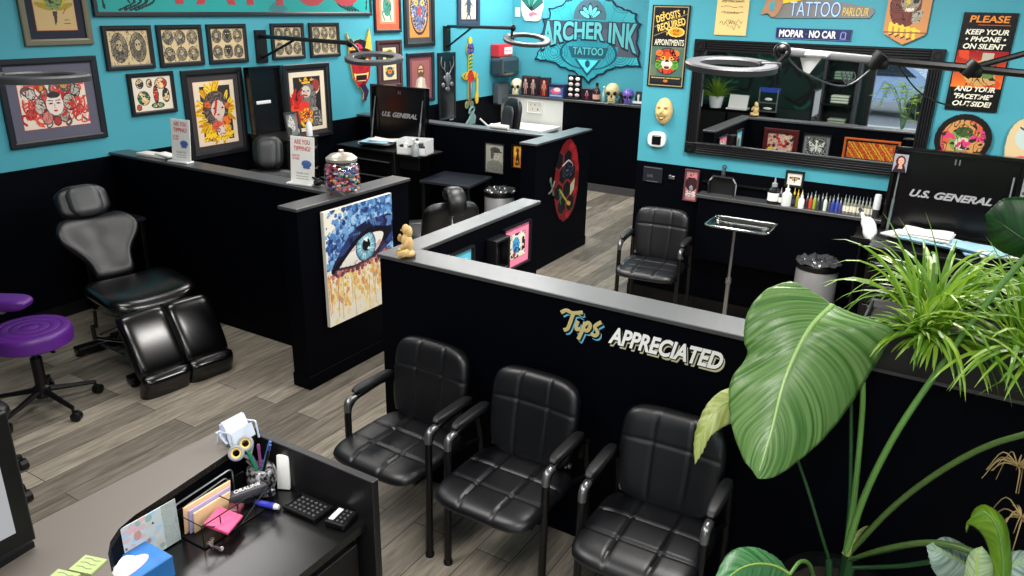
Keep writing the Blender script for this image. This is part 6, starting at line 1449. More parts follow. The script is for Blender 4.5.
def other_tattoo_chairs():
    # head end of a chair showing over the long half wall
    t = thing('tattoo_chair', 'black chair whose padded head shows over the long half wall', 'chair', (-4.93, 4.34, 0), -.9)
    mb = MB(); mb.M = Tr(0, 0, 1.18) @ Ry(-.25) @ Matrix(((0, 0, 1, 0), (1, 0, 0, 0), (0, 1, 0, 0), (0, 0, 0, 1))); cushion(mb, .24, .28, .05, .05, .6, n=26, pw=5); hd = obj('headrest', mb, M_leather, t, 1.2)
    mb = MB(); mb.M = Tr(.0, 0, 1.18) @ Ry(-.25) @ Matrix(((0, 0, 1, 0), (1, 0, 0, 0), (0, 1, 0, 0), (0, 0, 0, 1))) @ Tr(0, -.01, .035); cushion(mb, .16, .22, .04, .01, .6, n=22, pw=6); obj('headrest_pad', mb, mat('grey_black_vinyl'), hd, 1.2)
    mb = MB(); mb.M = Tr(.08, 0, .8) @ Ry(-.22) @ Matrix(((0, 0, 1, 0), (1, 0, 0, 0), (0, 1, 0, 0), (0, 0, 0, 1))); cushion(mb, .5, .52, .05, .05, .4, n=26, pw=6); obj('backrest', mb, M_leather, t, 1.2)
    mb = MB(); mb.M = Tr(.36, 0, .5); cushion(mb, .5, .54, .06, .06, .4, n=26, pw=6); obj('seat', mb, M_leather, t, 1.2)
    mb = MB(); mb.lathe([(0, 0), (.28, 0), (.27, .03), (.06, .05), (.05, .42), (.14, .45), (0, .45)], 24, (.3, 0, 0)); mb.tube([(.0, 0, .55), (-.05, 0, 1.15)], .02, 8); obj('pedestal', mb, M_bmetal, t)
    # chair in the middle booth
    t = thing('tattoo_chair', 'black chair with a curled headrest in the middle booth beside the steel bin', 'chair', (-3.62, 4.92, 0), 2.5)
    mb = MB(); mb.tube(spline([(-.42, 0, .84), (-.41, 0, .95), (-.35, 0, 1.01), (-.27, 0, 1.0), (-.22, 0, .93)], 16), [.03, .045, .05, .05, .05, .05, .05, .05, .05, .05, .05, .05, .05, .048, .045, .04, .03], 12, flat=(.62, 1.5)); obj('headrest', mb, M_leather, t, 1.2)
    mb = MB(); mb.tube(spline([(-.38, 0, .86), (-.33, .02, .80), (-.36, .02, .72), (-.30, .02, .66)], 14), .009, 8); mb.lathe([(.02, -.02), (.02, .02)], 10, (-.3, .02, .66), Matrix.Rotation(PI / 2, 3, 'X')); obj('headrest_bar', mb, M_steel, t)
    mb = MB(); mb.M = Tr(-.22, 0, .72) @ Ry(-.35) @ Matrix(((0, 0, 1, 0), (1, 0, 0, 0), (0, 1, 0, 0), (0, 0, 0, 1))); cushion(mb, .46, .4, .05, .05, .4, n=26, pw=6); obj('backrest', mb, M_leather, t, 1.2)
    mb = MB(); mb.M = Tr(.18, 0, .52); cushion(mb, .56, .52, .05, .06, .4, n=30, pw=6, bend=lambda p: Vector((p.x, p.y, p.z + .3 * p.y * p.y))); obj('seat', mb, M_leather, t, 1.2)
    mb = MB(); mb.M = Tr(.62, 0, .48) @ Ry(.2); cushion(mb, .4, .46, .05, .05, .4, n=26, pw=6); obj('leg_rest', mb, M_leather, t, 1.2)
    mb = MB(); mb.lathe([(0, 0), (.3, 0), (.29, .03), (.07, .06), (.06, .42), (.16, .46), (0, .46)], 24, (.15, 0, 0)); obj('pedestal', mb, M_bmetal, t)
    # work tables
    for nm, lab, loc, rz, w, d in (('work_table', 'black topped work table behind the curled headrest', (-4.30, 6.09, 0), .12, .54, .50), ('work_table', 'dark slate topped table in the corner behind the large reclining chair', (-5.62, 3.34, 0), .0, .40, .34)):
        t = thing(nm, lab, 'table', loc, rz); mb = MB(); mb.box((0, 0, .735), (w, d, .03), bev=.006); obj('tabletop', mb, mat('slate_laminate', (34, 38, 46), .3), t, .3)
        for sx in (-1, 1):
            for sy in (-1, 1): mb = MB(); mb.box((sx * (w / 2 - .03), sy * (d / 2 - .03), .36), (.035, .035, .72), bev=.004); obj('leg', mb, M_bmetal, t, .3)
        mb = MB(); mb.box((0, 0, .25), (w - .05, d - .05, .02)); obj('lower_shelf', mb, M_bmetal, t)
    # far booth
    t = thing('office_chair', 'black armless chair in front of the white desk in the far booth', 'chair', (-5.28, 8.40, 0), -.5)
    mb = MB(); mb.M = Tr(0, .2, .98) @ Rx(PI / 2 - .15); cushion(mb, .42, .50, .05, .04, .6, n=26, pw=5); obj('backrest', mb, M_leather, t, 1.2)
    mb = MB(); mb.M = Tr(0, .185, .98) @ Rx(PI / 2 - .15) @ Tr(0, -.02, .05); cushion(mb, .28, .34, .02, .02, .6, n=20, pw=5); obj('back_pad', mb, mat('grey_black_vinyl'), t, 1.2)
    mb = MB(); mb.M = Tr(0, -.08, .56); cushion(mb, .5, .5, .05, .05, .5, n=24); obj('seat', mb, M_leather, t, 1.2)
    mb = MB(); mb.tube([(-.2, .24, .62), (-.3, -.1, .95)], .012, 8); obj('side_bar', mb, M_white, t)
    mb = MB(); mb.tube([(0, -.05, .5), (0, -.05, .1)], .03, 10); mb.tube([(0, .16, .5), (0, .24, .85)], .02, 8)
    for k in range(5): a = k * 1.2566; mb.tube([(0, -.05, .12), (.28 * math.cos(a), -.05 + .28 * math.sin(a), .06)], .016, 8); mb.ell((.28 * math.cos(a), -.05 + .28 * math.sin(a), .03), (.03, .03, .03))
    obj('star_base', mb, M_bmetal, t)
    t = thing('white_desk', 'white desk against the white panel in the far booth', 'desk', (-5.28, 9.05, 0)); mb = MB(); mb.box((0, 0, .80), (.84, .52, .04), bev=.006); obj('desktop', mb, M_white, t, .3)
    mb = MB(); mb.box((.22, .02, .39), (.36, .44, .78), bev=.006); obj('cabinet', mb, mat('grey_cabinet', (120, 120, 118), .5), t, .3)
    for k in range(3): mb = MB(); mb.box((.22, -.21, .14 + .25 * k), (.33, .02, .23), bev=.004); dr = obj('drawer', mb, mat('grey_cabinet'), t, .3); mb = MB(); mb.box((.22, -.228, .2 + .25 * k), (.12, .012, .012)); obj('handle', mb, M_steel, dr)
    for y in (-.22, .22): mb = MB(); mb.box((-.38, y, .39), (.04, .04, .78)); obj('leg', mb, M_white, t)
    t = thing('paper_stack', 'white papers on the white desk in the far booth', 'paper', (-5.42, 8.95, .822)); mb = MB(); mb.box((0, 0, .01), (.3, .22, .02), bev=.002); mb.box((.02, .01, .024), (.26, .2, .008), R=Matrix.Rotation(.2, 3, 'Z')); obj('sheet', mb, M_paper, t)
    t = thing('paper_roll', 'white roll lying on the cap of the far half wall', 'roll', (-4.06, 6.49, 1.2015), .02); mb = MB(); mb.lathe([(.0, -.1), (.022, -.1), (.022, .1), (0, .1)], 18, (0, 0, .022), Matrix.Rotation(PI / 2, 3, 'Y')); obj('roll', mb, M_paper, t)
other_tattoo_chairs()

# ---------------------------------------------------------------- stools
def stool(label, loc, rz, group=None):
    t = thing('rolling_stool', label, 'stool', loc, rz, group)
    mb = MB(); R_ = .218; prof = [(0, .545), (R_ * .9, .545), (R_, .56)] + [(R_, .59)] + [(R_ * math.cos(a), .59 + .028 * math.sin(a)) for a in [k / 6 * PI / 2 for k in range(1, 6)]] + [(R_ * .2, .6195)] + [(0, .62)]
    prof = [(0, .545), (R_ * .9, .545), (R_, .558), (R_ * 1.005, .585), (R_ * .985, .606), (R_ * .94, .616), (R_ * .75, .619), (R_ * .735, .6165), (R_ * .72, .619), (R_ * .5, .62), (R_ * .485, .6175), (R_ * .47, .62), (R_ * .25, .621), (R_ * .235, .6185), (R_ * .22, .621), (0, .621)]
    mb.lathe([(r * 1.0, z - (.085 if z > .57 else .115)) for r, z in prof], 48); obj('seat', mb, M_purple, t, 1.0)
    mb = MB(); mb.lathe([(.0, .42), (.09, .42), (.09, .431), (0, .432)], 20); mb.tube([(.02, .0, .418), (.15, .02, .41)], .008, 6); mb.ell((.16, .02, .408), (.022, .012, .008)); obj('seat_plate', mb, M_bmetal, t)
    mb = MB(); mb.lathe([(.02, .425), (.02, .34), (.032, .34), (.032, .16), (.045, .15), (.045, .085), (0, .085)], 18); obj('gas_column', mb, M_bmetal, t)
    for k in range(5):
        a = k * 2 * PI / 5; c, s = math.cos(a), math.sin(a)
        mb = MB(); mb.tube([(.03 * c, .03 * s, .125), (.15 * c, .15 * s, .105), (.285 * c, .285 * s, .085)], [.02, .016, .013], 8); lg = obj('leg', mb, M_bmetal, t)
        mb = MB(); q = Rz(a + .6).to_3x3(); mb.tube([(.285 * c, .285 * s, .09), (.285 * c, .285 * s, .05)], .009, 8)
        for w in (-1, 1): mb.lathe([(.0, -.011), (.022, -.011), (.030, -.006), (.030, .006), (.022, .011), (0, .011)], 16, Vector((.285 * c, .285 * s, .030)) + q @ Vector((.014, .014 * w, 0)), q @ Matrix.Rotation(PI / 2, 3, 'X'))
        obj('caster', mb, M_bplastic, lg)
stool('round purple stool on five black casters', (-4.53, 2.10, 0), .03)
def armrest_stand():
    t = thing('armrest_stand', 'purple padded arm rest on a stand at the left edge behind the stool', 'arm rest', (-4.66, 2.0, 0), .54)
    mb = MB(); mb.M = Tr(.0, 0, .70); cushion(mb, .42, .16, .03, .045, .5, n=24, pw=6); obj('pad', mb, M_purple, t, 1.2)
    mb = MB(); mb.box((-.03, 0, .645), (.2, .08, .02), bev=.004); mb.lathe([(.0, -.05), (.03, -.05), (.03, .05), (0, .05)], 16, (-.06, 0, .615), Matrix.Rotation(PI / 2, 3, 'X')); obj('bracket', mb, M_steel, t)
    mb = MB(); mb.tube(fillet([(-.06, 0, .61), (-.42, 0, .58), (-.46, 0, .05)], .06), .016, 10); obj('post', mb, M_bmetal, t)
    for k in range(3): a = PI + (k - 1) * 1.3; mb = MB(); mb.tube([(-.46, 0, .06), (-.46 + .26 * math.cos(a), .26 * math.sin(a), .012)], .012, 8); obj('leg', mb, M_bmetal, t)
armrest_stand()
def swivel_chair_edge():
    # rolling chair mostly outside the frame on the left, one castor showing
    t = thing('swivel_chair', 'black swivel chair at the left edge showing one castor behind the monitor', 'chair', (-3.93, 1.40, 0), 0)
    mb = MB(); mb.M = Tr(0, 0, .45); cushion(mb, .42, .42, .06, .03, .5, n=20); obj('seat', mb, M_leather, t, 1.2)
    mb = MB(); mb.lathe([(.025, .42), (.03, .12), (.05, .08), (0, .08)], 14); obj('gas_column', mb, M_bmetal, t)
    for k in range(5):
        a = .5 + k * 1.2566; mb = MB(); mb.tube([(0, 0, .11), (.27 * math.cos(a), .27 * math.sin(a), .085)], .015, 8); l = obj('leg', mb, M_bmetal, t)
        mb = MB(); mb.lathe([(.0, -.018), (.03, -.018), (.03, .018), (0, .018)], 14, (.28 * math.cos(a), .28 * math.sin(a), .03), Matrix.Rotation(PI / 2, 3, 'X')); mb.tube([(.27 * math.cos(a), .27 * math.sin(a), .09), (.28 * math.cos(a), .28 * math.sin(a), .05)], .01, 6); obj('caster', mb, M_bplastic, l)
swivel_chair_edge()

# ---------------------------------------------------------------- steel bins and the instrument stand
def steel_bin(label, x, y):
    t = thing('steel_bin', label, 'bin', (x, y, 0)); r = .145
    mb = MB(); mb.lathe([(0, .03), (r, .03), (r, .645), (r * .97, .655)], 32); obj('drum', mb, mat('bin_steel', (186, 186, 188), .3, metal=.55), t)
    mb = MB(); mb.lathe([(0, 0), (r * 1.04, 0), (r * 1.04, .04), (r, .045)], 32); obj('base_ring', mb, M_bplastic, t)
    mb = MB(); mb.lathe([(r * 1.02, .62), (r * 1.05, .63), (r * 1.05, .655), (r * .98, .665)], 32); obj('rim', mb, M_bplastic, t)
    rg = random.Random(int(x * 100)); mb = MB()
    def crump(a, b):
        th = a * 2 * PI; rr = r * (1.08 - b * 1.0); k = mnoise.noise(Vector((math.cos(th) * 3, math.sin(th) * 3, b * 4 + x)))
        return (rr * math.cos(th) * (1 + .08 * k), rr * math.sin(th) * (1 + .08 * k), .668 + .02 * math.sin(min(1, b * 1.4) * PI) + .03 * k)
    mb.grid(crump, 40, 12, wrap=True); obj('bin_liner', mb, mat('crumpled_black_film', (60, 61, 64), .16, spec=.8), t, .5)
    mb = MB(); mb.box((0, -r - .02, .02), (.09, .06, .015), bev=.004); obj('pedal', mb, M_bplastic, t)
steel_bin('round steel bin with a black liner in the middle booth', -3.87, 6.20)
steel_bin('round steel bin with a black liner below the ink ledge', -.825, 5.66)
def mayo():
    t = thing('instrument_stand', 'steel instrument tray on a single post beside the lone armchair', 'stand', (-1.33, 5.36, 0), .02)
    w, d, z = .44, .30, .93; mb = MB(); rim = fillet([(-w / 2, -d / 2 + .06, z), (-w / 2, -d / 2, z), (w / 2, -d / 2, z), (w / 2, d / 2, z), (-w / 2, d / 2, z), (-w / 2, -d / 2 + .06, z)], .035, 5); mb.tube(rim, .007, 8); obj('tray_rim', mb, M_chrome, t)
    mb = MB()
    def tray(a, b):
        u, v = a * 2 - 1, b * 2 - 1; e = max(abs(u), abs(v)); return (u * w / 2 * .985, v * d / 2 * .985, z - .022 * (1 - max(0, (e - .82) / .18) ** 1.5))
    mb.grid(tray, 30, 24); mb.grid(lambda a, b: (lambda p: (p[0], p[1], p[2] - .003))(tray(1 - a, b)), 30, 24); obj('tray', mb, mat('tray_steel', (150, 150, 148), .18, metal=1.0), t)
    mb = MB(); mb.tube([(-.04, 0, z - .03), (-.04, 0, .45)], .011, 10); obj('inner_post', mb, M_steel, t); mb = MB(); mb.tube([(-.04, 0, .5), (-.04, 0, .03)], .016, 10); mb.lathe([(.0, -.02), (.022, -.02), (.022, .02), (0, .02)], 12, (-.04, 0, .5)); mb.tube([(-.04, -.02, .5), (-.04, -.06, .5)], .007, 6); obj('outer_post', mb, M_steel, t)
    mb = MB(); mb.tube([(-.19, 0, z - .032), (.19, 0, z - .032)], .009, 8); obj('tray_support', mb, M_steel, t)
    for a in (.3, 2.4, 4.4): mb = MB(); mb.tube([(-.04, 0, .04), (-.04 + .25 * math.cos(a), .25 * math.sin(a), .02)], .012, 8); mb.ell((-.04 + .25 * math.cos(a), .25 * math.sin(a), .016), (.02, .02, .016)); obj('leg', mb, M_steel, t)
mayo()

# ---------------------------------------------------------------- big ring lamp with its jointed arm on the right
def big_ring():
    t = thing('ring_lamp', 'grey ring lamp on a jointed black arm crossing the wall mirror', 'lamp', (.62, 4.9, 0))
    o = Vector((.62, 4.9, 0)); q = lambda *a: Vector(a) - o
    mb = MB(); mb.lathe([(0, 0), (.26, 0), (.26, .025), (.03, .05), (.022, 2.06), (0, 2.06)], 20); obj('floor_post', mb, M_bmetal, t)
    c = q(-1.14, 3.994, 2.09); Rm = Matrix.Rotation(.08, 3, view)
    mb = MB(); ring_mesh(mb, c, .19, Rm); r_ = obj('ring', mb, M_ring, t, .6); mb = MB(); mb.M = Tr(*c) @ Rm.to_4x4(); mb.torus((0, 0, -.016), .19, .02, .004, n=56, k=6); obj('diffuser', mb, mat('frosted_diffuser'), r_)
    a, b, e = q(-.935, 4.14, 2.165), q(-.53, 4.42, 2.13), q(-.12, 4.66, 2.10)
    mb = MB(); mb.tube([a, b], .020, 8, flat=(1, .6)); obj('arm', mb, mat('white_worn_arm', (120, 120, 122), .4), t); mb = MB(); mb.tube([b, e], .022, 8); mb.tube([e, q(.62, 4.9, 2.05)], .020, 8); obj('arm', mb, M_bmetal, t)
    mb = MB(); mb.tube([e, q(.62, 5.0, 2.36)], .016, 8); obj('arm', mb, M_bmetal, t)
    for p in (b, e): mb = MB(); mb.lathe([(0, -.04), (.035, -.04), (.035, .04), (0, .04)], 14, p, Matrix.Rotation(.6, 3, 'Y')); mb.box(p + Vector((.03, .01, -.02)), (.06, .04, .05), bev=.008); obj('joint', mb, M_bplastic, t)
    rim = c + Vector((.858, .513, 0)) * .19 + Vector((0, 0, .0))
    mb = MB(); mb.box(rim, (.11, .07, .05), bev=.01, R=Rz(.54).to_3x3()); mb.tube(fillet([rim + Vector((.03, .02, .01)), rim + Vector((.07, .04, .07)), a], .03), .012, 8); mb.torus(a, .035, .009, rot=Matrix.Rotation(PI / 2, 3, 'X'), n=18, k=6); mb.ell(a + Vector((0, 0, .01)), (.03, .03, .025)); obj('clamp', mb, M_bplastic, t)
    mb = MB(); mb.M = Tr(*(a + (b - a) * .32)) ; mb.box((0, 0, .0), (.16, .07, .03), bev=.012); mb.hull([(-.06, -.02, 0), (.06, -.02, 0), (.05, .02, 0), (-.04, .02, 0), (-.03, 0, -.09), (.0, 0, -.095)]); obj('driver_pack', mb, M_white, t)
    mb = MB(); mb.tube(spline([a, a + (b - a) * .25 + Vector((0, 0, -.09)), a + (b - a) * .7 + Vector((0, 0, -.14)), b + Vector((0, 0, -.03))], 24), .005, 6); w0 = a + (b - a) * .72 + Vector((0, 0, -.13))
    for k in range(4): mb.tube(spline([w0, w0 + Vector((-.02 + .02 * k, 0, .03)), w0 + Vector((-.03 + .02 * k, 0, .06))], 6), .004, 5)
    obj('cable', mb, M_gplastic, t)
    mb = MB(); mb.tube(spline([b + Vector((.08, .04, 0)), b + Vector((.22, .15, -.16)), b + Vector((.4, .25, -.22)), e + Vector((.1, .2, -.12))], 20), .004, 6); obj('black_cable', mb, M_bplastic, t)
big_ring()
# ---------------------------------------------------------------- reception desk and what lies on it
def desk():
    t = thing('reception_desk', 'curved black reception desk with a grey raised ledge', 'desk', (-1.8, 1.2, 0)); o = Vector((-1.8, 1.2, 0))
    inner = [(-1.985, 1.605), (-1.965, 1.45), (-1.948, 1.30), (-1.932, 1.156), (-1.924, 1.07), (-1.905, 1.005), (-1.872, .958), (-1.83, .925), (-1.75, .885), (-1.62, .86), (-1.46, .85)]
    outer = [(-1.46, .50), (-2.12, .50), (-2.13, .9), (-2.12, 1.25), (-2.11, 1.605)]
    L = lambda P: [(x - o.x, y - o.y) for x, y in P]
    mb = MB(); mb.plate(L(inner + outer), .897, .92); obj('ledge_top', mb, mat('grey_ledge_laminate', (100, 94, 88), .38, vary=.06, bscale=4), t, .3)
    mb = MB(); r2 = [(x + .02, y + .0) for x, y in inner]
    for a, b in zip(inner[:-1], inner[1:]):
        A = Vector((a[0], a[1], 0)); B = Vector((b[0], b[1], 0)); n = Vector((-(B - A).y, (B - A).x, 0)).normalized() * .018
        if n.x < 0 and n.y < 0.001 and a[1] > 1.0: n = n
        P = [A - o, B - o, B - o - n * 1, A - o - n * 1]
        mb.add([(p.x, p.y, z) for z in (.0, .9195) for p in P], [(0, 1, 5, 4), (1, 2, 6, 5), (2, 3, 7, 6), (3, 0, 4, 7), (4, 5, 6, 7)])
    obj('riser', mb, M_wallblack, t, .3)
    mb = MB(); mb.plate(L([(-2.135, 1.6), (-2.155, .9), (-2.135, .48), (-2.09, .48), (-2.11, .9), (-2.09, 1.6)]), 0, .897); obj('front_panel', mb, M_wallblack, t, .3)
    mb = MB(); mb.box((-1.775 - o.x + .0, 1.59 - o.y, .46), (.66, .03, .92), bev=.003); obj('side_panel', mb, mat('black_edge_board', (20, 20, 22), .36, spec=.5), t, .3)
    mb = MB(); mb.plate(L([(-1.478, 1.575), (-1.478, .86), (-1.93, .86), (-1.95, 1.575)]), .728, .757); obj('desktop', mb, mat('black_desk_laminate', (10, 10, 11), .24, spec=.6), t, .3)
    mb = MB(); mb.box((-1.73 - o.x, 1.36 - o.y, .36), (.44, .40, .70), bev=.004); ped = obj('drawer_pedestal', mb, M_bmetal, t, .3)
    for k in range(3): mb = MB(); mb.box((-1.505 - o.x, 1.36 - o.y, .14 + .22 * k), (.02, .37, .205), bev=.003); d = obj('drawer', mb, M_bplastic, ped, .3)
desk()
DZ = .758
def desk_items():
    t = thing('monitor', 'black computer monitor at the left edge with a pale blank screen', 'monitor', (-2.02, .60, .92), 0)
    mb = MB(); mb.box((.0, .0, .235), (.03, .47, .40), bev=.005); obj('casing', mb, M_bplastic, t, .3); mb = MB(); mb.box((.0165, -.012, .25), (.004, .40, .325)); sc = bpy.data.materials.new('lit_grey_screen'); sc.use_nodes = True; b = sc.node_tree.nodes['Principled BSDF']; b.inputs['Base Color'].default_value = (.02, .02, .02, 1); b.inputs['Emission Color'].default_value = (.40, .41, .43, 1); b.inputs['Emission Strength'].default_value = 1.1; obj('screen', mb, sc, t)
    mb = MB(); mb.plate([(-.09, -.2), (.0, -.2), (.01, .1), (-.005, .235), (-.06, .235), (-.095, .1)], .001, .018); mb.box((-.035, 0, .10), (.02, .09, .18), bev=.005); obj('stand', mb, M_bplastic, t, .3)
    t = thing('card_holder', 'clear acrylic holder of white business cards on the grey ledge', 'card holder', (-2.0, 1.515, .92), 0)
    ac = mat('clear_acrylic', (200, 210, 224), .1, spec=.7); mb = MB()
    for y in (-.052, .052): mb.tube(fillet([(.046, y, .002), (.036, y, .065), (-.03, y, .05), (-.045, y, .002)], .008), .0035, 6)
    mb.box((.020, 0, .03), (.003, .106, .045), R=Matrix.Rotation(-.35, 3, 'Y')); mb.box((-.02, 0, .028), (.06, .106, .003), R=Matrix.Rotation(.55, 3, 'Y')); obj('holder', mb, ac, t)
    mb = MB(); mb.M = Tr(-.012, 0, .055) @ Ry(-.5)
    for k in range(8): mb.box((-.012 + .0035 * k, 0, .004 * (k % 3)), (.0022, .09, .038 + .008 * (k % 2)))
    obj('cards', mb, mat('pale_blue_card', (206, 212, 232), .6), t)
    # skull cup with pens and scissors
    t = thing('skull_pen_cup', 'black and silver skull shaped pen cup on the desk', 'pen cup', (-1.885, 1.505, DZ), .9)
    sk = mat('tarnished_silver', (110, 110, 112), .32, metal=.6, vary=.8, bscale=70, bump=1.0)
    for nd in list(sk.node_tree.nodes):
        if nd.bl_idname == 'ShaderNodeMix':
            rp = sk.node_tree.nodes.new('ShaderNodeValToRGB'); rp.color_ramp.elements[0].position = .42; rp.color_ramp.elements[1].position = .58
            fac = nd.inputs[0].links[0].from_socket; sk.node_tree.links.new(fac, rp.inputs['Fac']); sk.node_tree.links.new(rp.outputs['Color'], nd.inputs[0]); nd.inputs[6].default_value = (.006, .006, .007, 1); nd.inputs[7].default_value = (.45, .45, .46, 1)
    mb = MB(); mb.lathe([(0, 0), (.036, 0), (.040, .02), (.050, .05), (.052, .075), (.046, .10), (.040, .105), (.038, .09), (0, .088)], 24); mb.box((.012, -.024, .018), (.05, .045, .036), bev=.012)
    for k in range(5): mb.box((-.018 + .013 * k, -.046 + .004 * abs(k - 2), .02), (.010, .01, .018), bev=.002)
    obj('skull', mb, sk, t, .8); mb = MB()
    for s in (-1, 1): mb.ell((s * .02, -.043, .06), (.014, .012, .013))
    mb.ell((0, -.05, .042), (.006, .006, .008)); obj('eye_socket', mb, M_bplastic, t)
    def pen(label, a, b, m, name='pen', tip=None):
        p = thing(name, label, 'pen', a); v = Vector(b) - Vector(a); mb = MB(); mb.tube([Vector(), v * .8], .0052, 8); obj('barrel', mb, m, p); mb = MB(); mb.tube([v * .8, v], [.0062, .005], 8); obj('cap', mb, tip or m, p)
    z0 = DZ + .092
    pen('blue pen standing tallest in the skull cup', (-1.885, 1.515, z0), (-1.872, 1.545, .945), mat('blue_pen', (60, 110, 170), .3))
    pen('dark pen with a blue cap at the right of the skull cup', (-1.872, 1.505, z0), (-1.85, 1.525, .948), M_bplastic, tip=mat('navy_cap', (40, 60, 120), .3))
    pen('green pen leaning in the skull cup behind the scissors', (-1.895, 1.495, z0), (-1.915, 1.482, .925), mat('green_pen', (30, 130, 90), .3))
    pen('purple pen between the scissors and the blue pen', (-1.897, 1.515, z0), (-1.91, 1.525, .93), mat('violet_pen', (130, 70, 120), .3))
    t = thing('scissors', 'grey scissors with yellow lined finger loops in the skull cup', 'scissors', (-1.90, 1.497, z0))
    mb = MB(); mb.tube([(.0, .0, 0), (-.020, -.018, .04)], .004, 6, flat=(1, 2)); mb.tube([(.002, .008, 0), (-.018, .0, .045)], .004, 6, flat=(1, 2)); obj('blade', mb, M_steel, t)
    for (c, nm) in (((-.035, -.045, .075), 'loop'), ((-.030, -.008, .095), 'loop')):
        q = Matrix.Rotation(-.5, 3, 'Z') @ Matrix.Rotation(1.0, 3, 'Y') @ Matrix.Rotation(.3, 3, 'X'); mb = MB(); mb.torus(c, .021, .0065, n=24, k=8, rot=q); mb.tube([Vector(c) + Vector((.010, .018, -.014)), (-.018, -.008, .042)], .006, 8); hl = obj('handle_loop', mb, mat('grey_scissor_grip', (140, 142, 146), .5), t); mb = MB(); mb.torus(c, .016, .005, n=24, k=8, rot=q); obj('loop_lining', mb, mat('yellow_lining', (226, 190, 90), .5), hl)
    t = thing('envelope_pack', 'white stack of cards standing between the skull cup and the side panel', 'cards', (-1.838, 1.556, DZ), .45)
    mb = MB(); mb.M = Rx(-.14); mb.box((0, 0, .065), (.045, .014, .125), bev=.002); obj('cards', mb, M_paper, t)
    t = thing('desk_organizer', 'black wire organizer with two compartments in front of the desk riser', 'organizer', (-1.87, 1.335, DZ), 0)
    mb = MB(); w, d, h = .13, .27, .085
    for z in (.003, h):
        mb.tube([(-w / 2, -d / 2, z), (w / 2, -d / 2, z), (w / 2, d / 2, z), (-w / 2, d / 2, z)], .0025, 6, closed=True)
    for k in range(5):
        y = -d / 2 + d * k / 4
        for s in (-1, 1): mb.tube([(s * w / 2, y, 0), (s * w / 2, y, h)], .002, 6)
    mb.tube([(-w / 2, 0, h), (w / 2, 0, h)], .002, 6); mb.tube([(w / 2, -d / 2, h), (w / 2, 0, 0)], .002, 6); mb.tube([(w / 2, 0, 0), (w / 2, d / 2, h)], .002, 6); obj('wire_frame', mb, M_bmetal, t)
    mb = MB(); mb.box((0, 0, .002), (w, d, .003)); mb.box((-w / 2, 0, h / 2), (.002, d, h)); obj('mesh_panel', mb, M_bplastic, t)
    t = thing('folded_papers', 'peach and lilac folded papers standing at the back of the wire organizer', 'paper', (-1.905, 1.30, DZ + .005))
    for k, (m, dx, hh) in enumerate(((mat('peach_paper', (236, 196, 150), .7), -.008, .105), (mat('lilac_paper', (170, 160, 200), .7), .004, .092), (mat('peach_paper'), .013, .08))):
        mb = MB(); mb.M = Tr(dx, 0, 0) @ Ry(.12); mb.box((0, 0, hh / 2), (.006, .18 - .02 * k, hh), bev=.002); obj('sheet', mb, m, t)
    t = thing('pink_notepad', 'bright pink notepad lying on the wire organizer', 'notepad', (-1.815, 1.285, DZ + .05), .35); mb = MB(); mb.M = Ry(.25); mb.box((0, 0, 0), (.085, .09, .012), bev=.002); obj('pad', mb, mat('hot_pink_paper', (232, 84, 130), .6), t)
    t = thing('spray_box', 'grey lettered narrow carton lying in the wire organizer', 'box', (-1.865, 1.425, DZ + .055), 1.0); mb = MB(); mb.box((0, 0, 0), (.13, .035, .03), bev=.003, R=Matrix.Rotation(-.15, 3, 'Y')); obj('carton', mb, mat('slate_card', (70, 70, 76), .5), t); mb = MB(); letters(mb, 'ORALINE', .085, .018, 0, 0, 0, .01, .001); mb.v = [(x, z, .0165 + .15 * x - y) for x, y, z in mb.v]; obj('lettering', mb, M_white, t, 0)
    t = thing('marker_pen', 'blue marker with a white cap beside the wire organizer', 'marker', (-1.795, 1.452, DZ + .010), .25); mb = MB(); mb.tube([(-.055, 0, .004), (.02, 0, .004)], .011, 10); obj('barrel', mb, mat('cobalt_plastic', (52, 60, 180), .35), t); mb = MB(); mb.tube([(.02, 0, .004), (.036, 0, .004)], [.011, .008], 10); obj('cap', mb, M_white, t)
    t = thing('compact_case', 'small dark red case tucked under the pink notepad', 'case', (-1.84, 1.35, DZ + .045), .5); mb = MB(); mb.box((0, 0, 0), (.05, .05, .02), bev=.008); obj('case', mb, mat('dark_red_plastic', (90, 30, 44), .35), t)
    t = thing('key_bunch', 'small bunch of bright keys in front of the wire organizer', 'keys', (-1.785, 1.215, DZ)); mb = MB(); rg = random.Random(2)
    for k in range(5): a = rg.random() * 3; mb.box((.014 * math.cos(a), .014 * math.sin(a), .003 + .003 * k), (.032, .005, .002), R=Matrix.Rotation(a, 3, 'Z')); mb.torus((.032 * math.cos(a), .032 * math.sin(a), .003 + .003 * k), .006, .0012, n=14, k=5)
    obj('keys', mb, M_steel, t)
    t = thing('wire_rack', 'thin steel wire rack along the top of the desk riser', 'rack', (-1.925, 1.32, DZ)); mb = MB(); mb.tube(fillet([(0, -.13, .0), (-.0, -.13, .115), (0, .10, .13), (0, .10, 0)], .02), .003, 6); mb.tube(fillet([(.012, -.10, .0), (.012, -.10, .10), (.012, .07, .118), (.012, .07, 0)], .02), .0025, 6); obj('wire', mb, M_steel, t)
    # calculator and terminal
    t = thing('calculator', 'flat black calculator with small pale keys on the desk', 'calculator', (-1.685, 1.518, DZ), .02); mb = MB(); mb.box((0, 0, .008), (.145, .092, .014), bev=.003); obj('body', mb, M_bplastic, t, .3)
    for i in range(6):
        for j in range(4): m2 = MB(); m2.box((-.045 + .020 * i, -.030 + .018 * j, .0165), (.0105, .0085, .005), bev=.001); obj('key', m2, mat('pale_key', (74, 74, 76), .5), t)
    mb = MB(); mb.box((-.064, 0, .0165), (.010, .07, .003)); obj('display', mb, M_gloss, t)
